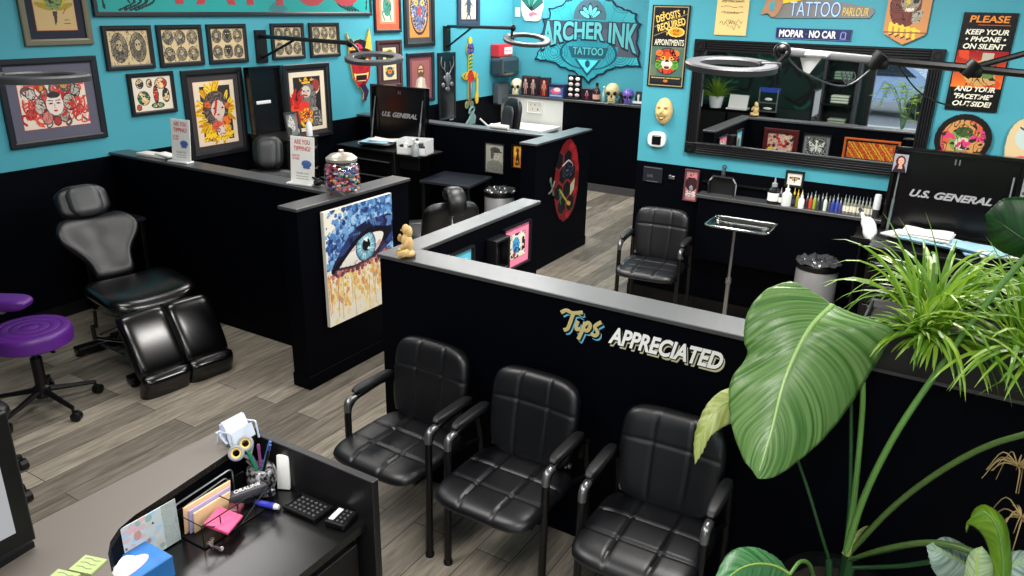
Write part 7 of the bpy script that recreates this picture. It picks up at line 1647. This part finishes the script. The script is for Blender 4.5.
    t = thing('card_terminal', 'small black card terminal with a white strip right of the calculator', 'terminal', (-1.548, 1.53, DZ), .15); mb = MB(); mb.box((0, 0, .012), (.075, .085, .022), bev=.005); obj('body', mb, M_bplastic, t, .3); mb = MB(); mb.box((-.018, .0, .0245), (.018, .06, .003)); obj('strip', mb, M_white, t)
    for i in range(2):
        for j in range(4): m2 = MB(); m2.box((.006 + .016 * i, -.027 + .018 * j, .0245), (.008, .009, .004), bev=.001); obj('key', m2, mat('pale_key'), t)
    # drawing, tissues, notes
    t = thing('watercolour_card', 'pale watercolour card leaning on the curved desk riser', 'picture', (-1.908, 1.095, DZ + .08), RZ_LEFT - .02); c = Cv(1.5, 70, (196, 206, 206)); rg = random.Random(9)
    for k in range(60): c.ell(1.0 * rg.random(), rg.random(), .09, .06, rg.choice([(170, 200, 220), (200, 210, 214), (214, 180, 180), (150, 180, 170), (206, 196, 190)]))
    for x, y, r, cc in ((.45, .66, .1, (196, 150, 140)), (.38, .35, .05, (210, 90, 140)), (.3, .2, .04, (120, 60, 80)), (.7, .4, .06, (190, 130, 120)), (.86, .74, .03, (50, 70, 110)), (.62, .3, .025, (120, 50, 50)), (.14, .5, .03, (80, 90, 100))): c.ell(x, y, r, r, cc)
    c.rect(1.1, 0, 1.5, 1, (170, 180, 176)); c.contour(8, 3, (140, 154, 160), .08, c.X > 1.1, 5)
    o = paint_obj('card', c, .19, .15, t, 0, 0, 0, .003)
    t = thing('tissue_box', 'blue patterned tissue box with a white tissue in the slot', 'tissue box', (-1.845, .965, DZ), 0); bl = mat('blue_tissue_card', (44, 112, 180), .5, vary=.25, bscale=22)
    mb = MB(); mb.box((0, 0, .036), (.128, .23, .072), bev=.003); obj('carton', mb, bl, t, .3)
    mb = MB(); mb.plate([(.034 * math.cos(a), .078 * math.sin(a)) for a in [k / 28 * 2 * PI for k in range(28)]], .0715, .0732); obj('slot_film', mb, mat('pink_slot_film', (206, 180, 190), .4), t)
    mb = MB(); mb.grid(lambda a, b: ((a - .5) * .05 * (1 - .3 * b) + .01 * math.sin(6 * b), (b - .5) * .14 - .01, .073 + .03 * math.sin(PI * a) * math.sin(PI * b) + .012 * math.sin(9 * a + 4 * b) * math.sin(PI * b)), 20, 26); obj('tissue', mb, mat('soft_white_tissue', (226, 222, 218), .9), t, 2)
    for lab, x, y, rz in (('yellow green sticky note beside the tissue box', -1.828, .868, .30), ('second sticky note nearest the bottom edge of the ledge', -1.835, .797, .3)):
        t = thing('sticky_note', lab, 'note', (x, y, .9205), rz); mb = MB(); mb.box((0, 0, .003), (.07, .06, .006)); obj('pad', mb, mat('lime_paper', (160, 176, 116), .8), t); mb = MB()
        for k in range(3): mb.tube(spline([(-.025, .018 - .016 * k, .0065), (-.008, .021 - .016 * k, .0065), (.008, .016 - .016 * k, .0065), (.024, .019 - .016 * k, .0065)], 10), .0008, 4)
        obj('scribble', mb, mat('grey_ink'), t)
desk_items()

# ---------------------------------------------------------------- what only the mirror shows of the front of the shop
def front_of_shop():
    t = thing('display_cabinet', 'low black cabinet by the front wall seen in the mirror', 'cabinet', (-3.55, -.85, 0)); mb = MB(); mb.box((0, 0, .42), (1.3, .5, .84), bev=.01); obj('body', mb, M_wallblack, t, .3)
    for s in (-1, 1): mb = MB(); mb.box((s * .32, .256, .42), (.6, .02, .76), bev=.004); d = obj('door', mb, M_bplastic, t, .3); mb = MB(); mb.box((s * .06, .276, .5), (.015, .02, .12)); obj('handle', mb, M_steel, d)
    t = thing('potted_plant', 'bushy green plant on the black cabinet, seen in the left of the mirror', 'plant', (-3.78, -.72, .842)); mb = MB(); mb.lathe([(0, 0), (.09, 0), (.12, .18), (.10, .18), (0, .16)], 18); obj('pot', mb, M_white, t)
    rg = random.Random(5); mb = MB()
    for k in range(90):
        a = rg.random() * 6.28; e = .3 + rg.random() * 1.1; L = .22 + .2 * rg.random(); blade(mb, (0, 0, .16), a, e, L, .022, .9)
    obj('foliage', mb, M_spiderA, t, 0)
    t = thing('paper_pile', 'white papers on the black cabinet seen in the mirror', 'paper', (-3.42, -.74, .842)); mb = MB(); mb.box((0, 0, .11), (.3, .03, .22), R=Matrix.Rotation(.3, 3, 'X')); mb.box((0, .0, .012), (.32, .24, .02)); obj('sheet', mb, M_paper, t)
    framed('white framed picture on the black cabinet seen at the mirror edge', 'B', (-4.08, -.66, .98), .2, .26, art_womanphoto, fw=.02, fcol=M_white, n=40)
    t = thing('shelf_tower', 'black shelf tower stacked with pale folded shirts seen in the mirror', 'shelf', (-1.98, -1.08, 0)); mb = MB()
    for x in (-.24, .24): mb.box((x, 0, 1.0), (.04, .3, 2.0))
    obj('upright', mb, M_gplastic, t)
    for z in (.3, .65, 1.0, 1.35, 1.7): mb = MB(); mb.box((0, 0, z), (.48, .3, .025)); obj('shelf_board', mb, M_bmetal, t)
    for k, (z, cc) in enumerate(((.6675, (150, 160, 140)), (1.0175, (190, 200, 180)), (1.3675, (120, 150, 130)))):
        for j in range(3): tag(obj('folded_shirt', (lambda m: (m.box((0, 0, .02), (.26, .2, .038), bev=.014), m)[1])(MB()), mat('shirt_cloth_%d' % k, cc, .9), None, .5), ['topmost', 'middle', 'bottom'][2 - j] + ' pale folded shirt on the ' + ['lowest', 'second', 'highest'][k] + ' filled shelf of the shelf tower', 'shirt', 'folded shirts on the shelf tower', (-1.96, -1.06, z + .041 * j))
    t = thing('display_stand', 'small black display stand with a blue header seen in the mirror', 'stand', (-2.95, -.72, .842)); mb = MB()
    for x in (-.14, .14): mb.box((x, 0, .17), (.02, .1, .34))
    for z in (.01, .14): mb.box((0, 0, z), (.28, .14, .015))
    obj('rack', mb, M_steel, t); mb = MB(); mb.box((0, 0, .33), (.32, .03, .07)); obj('header', mb, mat('blue_header', (40, 70, 170), .4), t); mb = MB(); mb.ell((0, .02, .19), (.06, .03, .025)); mb.ell((0, .02, .05), (.07, .03, .02)); obj('goods', mb, M_paper, t)
    # swirling dark mural on the front wall
    c = Cv(2.4, 90, (12, 44, 38)); rg = random.Random(21)
    for k in range(26):
        x, y = 2.4 * rg.random(), rg.random(); a = rg.random() * 6; L = .2 + .25 * rg.random(); c.curve([(x, y), (x + L * math.cos(a), y + L * math.sin(a)), (x + L * math.cos(a) + L * .7 * math.cos(a + 1.4), y + L * math.sin(a) + L * .7 * math.sin(a + 1.4))], .05, rg.choice([(6, 14, 14), (24, 84, 70), (5, 10, 12)]), 14)
    t = thing('swirl_mural', 'dark green board with black swirls on the front wall seen in the mirror', 'mural', (-3.0, YF + .004, 1.35), RZ_BACK); paint_obj('board', c, 2.4, 1.0, t, y=-.002, thick=.012)
PL = {
  'BL_mid': [(-0.32, 2.64, 1.431), (-0.36, 2.552, 1.379), (-0.383, 2.483, 1.309), (-0.396, 2.397, 1.213), (-0.395, 2.325, 1.1), (-0.396, 2.268, 1.029), (-0.4, 2.222, 0.956)],
  'BL_left': [(-0.466, 2.64, 1.488), (-0.532, 2.594, 1.455), (-0.568, 2.531, 1.386), (-0.56, 2.488, 1.306), (-0.537, 2.467, 1.253), (-0.563, 2.397, 1.184), (-0.548, 2.351, 1.115), (-0.52, 2.316, 1.053), (-0.46, 2.261, 0.987), (-0.423, 2.239, 0.968), (-0.4, 2.222, 0.956)],
  'BL_right': [(-0.254, 2.64, 1.413), (-0.173, 2.64, 1.404), (-0.124, 2.64, 1.387), (-0.138, 2.64, 1.311), (-0.17, 2.64, 1.207), (-0.205, 2.555, 1.113), (-0.251, 2.456, 1.033), (-0.307, 2.349, 0.979), (-0.353, 2.273, 0.951), (-0.386, 2.229, 0.953), (-0.4, 2.222, 0.956)],
  'PET_big': [(-0.32, 2.64, 1.431), (-0.27, 2.64, 1.395), (-0.219, 2.64, 1.309), (-0.18, 2.64, 1.17), (-0.159, 2.64, 1.002), (-0.134, 2.602, 0.747), (-0.123, 2.553, 0.562)],
  'PET_dark': [(-0.228, 2.64, 1.232), (-0.183, 2.64, 0.954), (-0.147, 2.613, 0.735), (-0.123, 2.553, 0.562)],
  'PET_right': [(0.206, 2.686, 1.739), (0.11, 2.658, 1.521), (0.021, 2.622, 1.271), (-0.052, 2.581, 1.047), (-0.102, 2.559, 0.805), (-0.123, 2.553, 0.562)],
  'PET_far': [(0.291, 2.326, 1.304), (0.185, 2.394, 1.179), (0.082, 2.469, 1.004), (-0.018, 2.521, 0.801), (-0.111, 2.56, 0.562)],
  'PET_thin': [(-0.322, 2.446, 0.936), (-0.272, 2.462, 0.818), (-0.214, 2.491, 0.658), (-0.169, 2.514, 0.534)],
  'TL_mid': [(0.227, 2.708, 1.706), (0.161, 2.683, 1.738), (0.106, 2.676, 1.771), (0.054, 2.68, 1.793)],
  'TL_left': [(0.225, 2.737, 1.66), (0.15, 2.721, 1.67), (0.091, 2.712, 1.7), (0.054, 2.68, 1.793)],
  'TL_right': [(0.207, 2.711, 1.855), (0.151, 2.704, 1.858), (0.09, 2.687, 1.846), (0.054, 2.68, 1.793)],
  'LL_mid': [(-0.522, 2.452, 1.111), (-0.581, 2.393, 1.085), (-0.612, 2.336, 1.025), (-0.623, 2.297, 0.951), (-0.618, 2.278, 0.899)],
  'LL_left': [(-0.555, 2.477, 1.129), (-0.603, 2.429, 1.113), (-0.634, 2.377, 1.065), (-0.643, 2.324, 0.982), (-0.618, 2.278, 0.899)],
  'LL_right': [(-0.504, 2.419, 1.039), (-0.551, 2.373, 1.026), (-0.588, 2.325, 0.995), (-0.601, 2.295, 0.944), (-0.618, 2.278, 0.899)],
  'BOT_mid': [(-0.253, 2.215, 0.649), (-0.295, 2.162, 0.7), (-0.342, 2.079, 0.745), (-0.381, 1.988, 0.761), (-0.424, 1.853, 0.738)],
  'BOT_left': [(-0.262, 2.231, 0.641), (-0.305, 2.206, 0.7), (-0.369, 2.141, 0.755), (-0.422, 2.042, 0.769), (-0.424, 1.853, 0.738)],
  'BOT_right': [(-0.255, 2.206, 0.631), (-0.272, 2.12, 0.627), (-0.314, 2.024, 0.637), (-0.352, 1.929, 0.67), (-0.424, 1.853, 0.738)],
  'BOT_pet': [(-0.253, 2.215, 0.649), (-0.238, 2.288, 0.653), (-0.215, 2.346, 0.613), (-0.196, 2.412, 0.508), (-0.171, 2.448, 0.383)],
  'CU_mid': [(0.315, 2.333, 0.768), (0.297, 2.348, 0.858), (0.266, 2.355, 0.947), (0.225, 2.371, 0.983), (0.198, 2.377, 0.948), (0.194, 2.386, 0.889)],
  'CU_left': [(0.28, 2.33, 0.754), (0.268, 2.359, 0.837), (0.243, 2.368, 0.893), (0.212, 2.373, 0.92), (0.189, 2.382, 0.915), (0.194, 2.386, 0.889)],
  'CU_right': [(0.339, 2.366, 0.755), (0.321, 2.396, 0.85), (0.286, 2.416, 0.944), (0.237, 2.415, 0.982), (0.204, 2.413, 0.964), (0.194, 2.386, 0.889)],
  'PALE_mid': [(0.26, 2.459, 0.734), (0.2, 2.413, 0.769), (0.147, 2.391, 0.791), (0.101, 2.371, 0.808)],
  'PALE_left': [(0.256, 2.488, 0.75), (0.207, 2.475, 0.787), (0.148, 2.45, 0.81), (0.101, 2.371, 0.808)],
  'PALE_right': [(0.279, 2.442, 0.669), (0.203, 2.38, 0.687), (0.138, 2.36, 0.733), (0.101, 2.371, 0.808)],
  'PALB_mid': [(0.272, 2.326, 0.753), (0.308, 2.369, 0.805), (0.345, 2.404, 0.834), (0.385, 2.43, 0.84)],
  'PALB_left': [(0.274, 2.363, 0.782), (0.302, 2.413, 0.83), (0.348, 2.448, 0.848), (0.385, 2.43, 0.84)],
  'PALB_right': [(0.316, 2.34, 0.726), (0.35, 2.37, 0.75), (0.376, 2.401, 0.784), (0.385, 2.43, 0.84)],
  'R1_pet': [(-0.105, 2.543, 0.542), (-0.02, 2.484, 0.662), (0.085, 2.423, 0.777), (0.163, 2.39, 0.825), (0.253, 2.355, 0.848)],
  'R2_pet': [(-0.093, 2.539, 0.516), (0.048, 2.504, 0.613), (0.151, 2.439, 0.725), (0.253, 2.421, 0.772)],
  'R3_pet': [(-0.105, 2.534, 0.549), (-0.013, 2.486, 0.656), (0.073, 2.432, 0.758), (0.125, 2.407, 0.801)],
  'FOLD_mid': [(0.248, 2.262, 0.753), (0.234, 2.288, 0.836), (0.228, 2.306, 0.885), (0.236, 2.328, 0.895)],
  'FOLD_left': [(0.218, 2.262, 0.738), (0.206, 2.29, 0.822), (0.21, 2.315, 0.872), (0.236, 2.328, 0.895)],
  'FOLD_right': [(0.292, 2.298, 0.747), (0.283, 2.322, 0.816), (0.269, 2.331, 0.857), (0.236, 2.328, 0.895)],
  'SHEATH': [(-0.121, 2.55, 0.552), (-0.109, 2.559, 0.615), (-0.089, 2.567, 0.661), (-0.073, 2.563, 0.687)],
  'ROOT1': [(0.296, 2.59, 1.047)],
  'ROOT2': [(0.339, 2.55, 0.895)],
}
# ---------------------------------------------------------------- plants
M_leafbig = mat_leaf('banana_leaf_green', (66, 112, 46), (118, 154, 90), .36, veins=64, trans=.22)
M_leafpale = mat_leaf('pale_leaf_underside', (130, 160, 110), (172, 192, 150), .4, veins=20, trans=.25)
M_leafdark = mat_leaf('dark_leaf_green', (16, 50, 22), (30, 78, 34), .35, veins=14, trans=.15)
M_leafbright = mat_leaf('young_leaf_green', (92, 136, 30), (130, 168, 50), .35, veins=10, trans=.3)
M_rib = mat('leaf_midrib', (150, 178, 84), .4)
M_petiole = mat('green_petiole', (86, 128, 60), .38, vary=.25, bscale=5)
M_petdark = mat('dark_petiole', (30, 66, 34), .4)
M_spiderA = mat_leaf('spider_leaf_green', (100, 146, 26), (164, 196, 66), .38, trans=.3)
M_spiderB = mat_leaf('spider_leaf_deep', (64, 112, 22), (118, 164, 44), .38, trans=.3)
M_straw = mat('dry_root', (150, 130, 84), .7)
def blade(mb, c, az, el, L, w, droop, clear=0):
    n = 9; p = Vector(c); d = Vector((math.cos(az) * math.cos(el), math.sin(az) * math.cos(el), math.sin(el))); side = Vector((-math.sin(az), math.cos(az), 0)); vs = []
    for i in range(n):
        t = i / (n - 1); ww = w * (1 - t) ** .6 * (.55 + .9 * t if t < .5 else 1.0) * .5
        nrm = side.cross(d).normalized()
        vs += [p - side * ww + nrm * ww * .5, p, p + side * ww + nrm * ww * .5]
        d = (d + Vector((0, 0, -droop * (.05 + .16 * t)))).normalized(); p = p + d * (L / (n - 1))
        if clear and p.z < .04 and abs(p.y) < clear: p.y = clear if d.y > 0 else -clear
    fs = []
    for i in range(n - 1):
        for k in (0, 1): a = i * 3 + k; fs.append((a, a + 1, a + 4, a + 3))
    mb.add(vs, fs)
def broad_leaf(name, mid, left, right, m, parent, cup=.03, pleat=.004, freq=16, rib=.006, n=46, ns=10, ribm=None):
    o = parent.location; V = lambda L: [Vector(p) - o for p in L]
    M_, L_, R_ = spline(V(mid), n), spline(V(left), n), spline(V(right), n)
    vs = []; uv = []; W_ = 2 * ns + 1
    for i in range(n + 1):
        t = i / n; ax = (M_[min(i + 1, n)] - M_[max(i - 1, 0)]).normalized(); cr = (R_[i] - L_[i]); nr = ax.cross(cr); nr = nr.normalized() if nr.length > 1e-6 else Vector((0, -1, .5)).normalized()
        if nr.dot(Vector((0, 0, 2.37)) - (M_[i] + o)) < 0: nr = -nr
        for k in range(-ns, ns + 1):
            s = k / ns; e = (R_[i] if s > 0 else L_[i]) - M_[i]; q = abs(s)
            p = M_[i] + e * q + nr * (cup * (q - q * q) * 2.2 * e.length / .15 + pleat * math.sin(freq * 2 * PI * (t - .22 * q) / 1.0 + 2.5 * (s > 0)) * min(1, q * 3) * (.35 + .65 * q) * min(1, (1 - t) * 6))
            vs.append(p); uv.append((s, t - .22 * q + (3 if s > 0 else 0)))
    fs = [(i * W_ + k, i * W_ + k + 1, (i + 1) * W_ + k + 1, (i + 1) * W_ + k) for i in range(n) for k in range(2 * ns)]
    me = bpy.data.meshes.new(name); me.from_pydata([tuple(v) for v in vs], [], fs); ul = me.uv_layers.new(name='UVMap')
    for l in me.loops: ul.data[l.index].uv = uv[l.vertex_index]
    me.polygons.foreach_set('use_smooth', [True] * len(me.polygons)); me.materials.append(m); me.update()
    ob = bpy.data.objects.new(name, me); COL.objects.link(ob); ob.parent = parent
    md = ob.modifiers.new('thickness', 'SOLIDIFY'); md.thickness = .0012
    mb = MB(); mb.tube([p for p in M_[:int(n * .96)]], [rib * (1 - .75 * i / n) for i in range(len(M_[:int(n * .96)]))], 8); obj('midrib', mb, ribm or M_rib, ob)
    return ob
def strelitzia():
    t = thing('broad_leaf_plant', 'tall plant with one huge ribbed leaf in front of the black half wall', 'plant', (-.12, 2.50, 0)); o = t.location
    mb = MB(); mb.lathe([(0, 0), (.15, 0), (.19, .40), (.20, .44), (.175, .44), (.165, .40), (0, .39)], 32); obj('pot', mb, M_bplastic, t, .5)
    mb = MB(); mb.lathe([(0, .405), (.168, .40)], 24); obj('soil', mb, mat('dark_potting_soil', (26, 20, 16), .95, bump=1, bscale=60), t)
    broad_leaf('leaf', PL['BL_mid'], PL['BL_left'], PL['BL_right'], M_leafbig, t, cup=.022, pleat=.0026, freq=15, rib=.0085, n=190, ns=16, ribm=mat('pale_midrib', (150, 184, 110), .4))
    broad_leaf('leaf', PL['TL_mid'], PL['TL_left'], PL['TL_right'], M_leafdark, t, cup=.02, pleat=.002, n=30, rib=.004, ribm=M_petdark)
    broad_leaf('leaf', PL['LL_mid'], PL['LL_left'], PL['LL_right'], mat_leaf('yellowing_leaf', (150, 166, 80), (186, 194, 130), .4, veins=16, trans=.3), t, cup=.02, pleat=.004, freq=10, n=30, rib=.004)
    broad_leaf('leaf', PL['BOT_mid'], PL['BOT_left'], PL['BOT_right'], mat_leaf('mid_leaf_green', (44, 104, 60), (96, 148, 96), .34, veins=22, trans=.2), t, cup=.02, pleat=.003, freq=16, n=40, rib=.005)
    broad_leaf('leaf', PL['CU_mid'], PL['CU_left'], PL['CU_right'], M_leafbright, t, cup=.03, pleat=.001, n=36, rib=.005, ribm=M_petiole)
    broad_leaf('leaf', PL['FOLD_mid'], PL['FOLD_left'], PL['FOLD_right'], M_leafpale, t, cup=.05, pleat=.001, n=20, rib=.004)
    broad_leaf('leaf', PL['PALE_mid'], PL['PALE_left'], PL['PALE_right'], mat_leaf('grey_green_leaf', (112, 140, 126), (170, 192, 178), .4, veins=18, trans=.2), t, cup=.02, pleat=.003, n=30, rib=.004)
    broad_leaf('leaf', PL['PALB_mid'], PL['PALB_left'], PL['PALB_right'], MATS.get('x') or bpy.data.materials['grey_green_leaf'], t, cup=.02, pleat=.002, n=24, rib=.004)
    def pet(key, r0, r1, m=None):
        P = [p - o for p in spline([Vector(a) for a in PL[key]], 28)]; mb = MB(); mb.tube(P, [r0 + (r1 - r0) * i / 28 for i in range(29)], 10); obj('petiole', mb, m or M_petiole, t)
    pet('PET_big', .007, .011); pet('PET_dark', .006, .008, M_petdark); pet('PET_right', .0085, .012); pet('PET_far', .0085, .010, mat('olive_petiole', (70, 96, 44), .38, vary=.3, bscale=5)); pet('PET_thin', .005, .006, M_petdark); pet('BOT_pet', .006, .008); pet('R1_pet', .008, .012, MATS['olive_petiole']); pet('R2_pet', .007, .010, M_petdark); pet('R3_pet', .005, .007, M_petdark)
    P = [p - o for p in spline([Vector(a) for a in PL['SHEATH']], 14)]; mb = MB(); mb.tube(P, [.016 - .001 * i for i in range(15)], 8, flat=(1, .6)); obj('sheath', mb, mat('tan_sheath', (120, 130, 70), .5), t)
    mb = MB()
    for key in ('PET_big', 'PET_dark', 'PET_right', 'PET_far', 'PET_thin', 'R1_pet', 'R2_pet', 'BOT_pet'):
        a = Vector(PL[key][-1] if key not in ('R1_pet', 'R2_pet') else PL[key][0]) - o; mb.tube([a, (a.x * .6 - .0, a.y * .6, .41)], .011, 8)
    obj('stem_base', mb, M_petdark, t)
strelitzia()
def trough():
    t = thing('trough_planter', 'long black trough planter resting on the half wall under the spider plants', 'planter', (.27, 2.842, 1.2015)); w = 1.0
    prof = [(-.125, .172), (-.128, .165), (-.126, .08), (-.122, .02), (-.116, .004), (-.105, .0)]; full = prof + [(-y, z) for y, z in prof[::-1]]
    full += [(.112, .168), (.10, .14), (-.10, .14), (-.112, .168)]
    mb = MB(); n = len(full); vs = [(-w / 2, y, z) for y, z in full] + [(w / 2, y, z) for y, z in full]; fs = [(i, (i + 1) % n, (i + 1) % n + n, i + n) for i in range(n)] + [tuple(range(n)), tuple(range(2 * n - 1, n - 1, -1))]; mb.add(vs, fs); obj('trough', mb, mat('black_trough_plastic', (17, 19, 24), .42, spec=.5), t, .5)
    for s in (-1, 1): mb = MB(); mb.box((s * (w / 2 - .006), 0, .085), (.012, .245, .17), bev=.01); obj('end_wall', mb, MATS['black_trough_plastic'], t)
    mb = MB(); mb.box((0, 0, .142), (w - .03, .2, .012)); obj('soil', mb, mat('dark_potting_soil'), t)
trough()
def spider(label, x, y, n, seed, Lr, m1, m2, spread=6.283, off=0):
    t = thing('spider_plant', label, 'plant', (x, y, 1.35), 0, 'spider plants in the black trough'); rg = random.Random(seed)
    for nm, m, k0 in (('foliage', m1, 0), ('foliage', m2, 1)):
        mb = MB()
        for k in range(n):
            a = off + spread * rg.random(); e = .25 + 1.15 * rg.random(); L = rg.uniform(*Lr) * (.5 if math.sin(a) < .1 and math.cos(a) < .35 and x < 0 else 1); e = max(e, .55) if math.sin(a) < -.2 else e; blade(mb, (rg.uniform(-.05, .05), rg.uniform(-.04, .04), 0), a, e, L, rg.uniform(.020, .032), rg.uniform(1.0, 2.7), .15)
        obj(nm, mb, m, t, 0)
    mb = MB(); mb.lathe([(0, -.01), (.05, -.01), (.03, .03), (0, .04)], 10); obj('crown', mb, M_petiole, t)
    return t
spider('full bright spider plant at the left end of the black trough', -.03, 2.85, 100, 3, (.28, .46), M_spiderA, M_spiderB)
spider('second deeper green spider plant toward the right of the black trough', .27, 2.83, 72, 8, (.26, .44), M_spiderB, M_spiderA)
spider('spider plant farthest right in the black trough, partly out of the picture', .52, 2.83, 60, 13, (.26, .42), M_spiderB, M_spiderB)
def plantlet(label, p, seed, start):
    t = thing('spider_plantlet', label, 'plant', p); rg = random.Random(seed); o = Vector(p); mb = MB(); mb.tube([q - o for q in spline([start, (Vector(start) + o) / 2 + Vector((.05, -.05, .1)), o], 16)], .0022, 6); obj('runner', mb, M_straw, t)
    mb = MB()
    for k in range(16): a = rg.random() * 6.28; L = rg.uniform(.05, .13); mb.tube(spline([(0, 0, 0), (L * .6 * math.cos(a), L * .6 * math.sin(a), rg.uniform(-.03, .03)), (L * math.cos(a), L * math.sin(a), -rg.uniform(.03, .13))], 8), [.0028 - .0002 * i for i in range(9)], 5)
    obj('root', mb, M_straw, t); mb = MB()
    for k in range(6): blade(mb, (0, 0, 0), rg.random() * 6.28, .9, .05, .008, 1.2)
    obj('foliage', mb, M_straw, t, 0)
plantlet('dry straw coloured plantlet hanging below the trough, upper of two', PL['ROOT1'][0], 4, (.40, 2.70, 1.36))
plantlet('dry straw coloured plantlet hanging below the trough, lower of two', PL['ROOT2'][0], 6, (.46, 2.70, 1.36))
front_of_shop()
def window_plant():
    t = thing('window_plant', 'sprawling bright green plant by the front window, seen in the mirror', 'plant', (-1.0, -.55, 0)); mb = MB(); mb.lathe([(0, 0), (.13, 0), (.16, .75), (.14, .75), (0, .7)], 20); obj('pot', mb, M_bplastic, t)
    rg = random.Random(17); mb = MB(); m2 = MB()
    for k in range(14):
        a = rg.random() * 6.28; P = spline([(0, 0, .72), (.1 * math.cos(a), .1 * math.sin(a), 1.1), (.32 * math.cos(a), .3 * math.sin(a), 1.25 + .2 * rg.random()), (.45 * math.cos(a), .4 * math.sin(a), .95 + .2 * rg.random())], 12); mb.tube(P, .004, 5)
        for q in P[5:]: blade(m2, q, rg.random() * 6.28, .2, .13, .05, .8)
    obj('stem', mb, M_petiole, t); obj('foliage', m2, M_spiderA, t, 0)
window_plant()
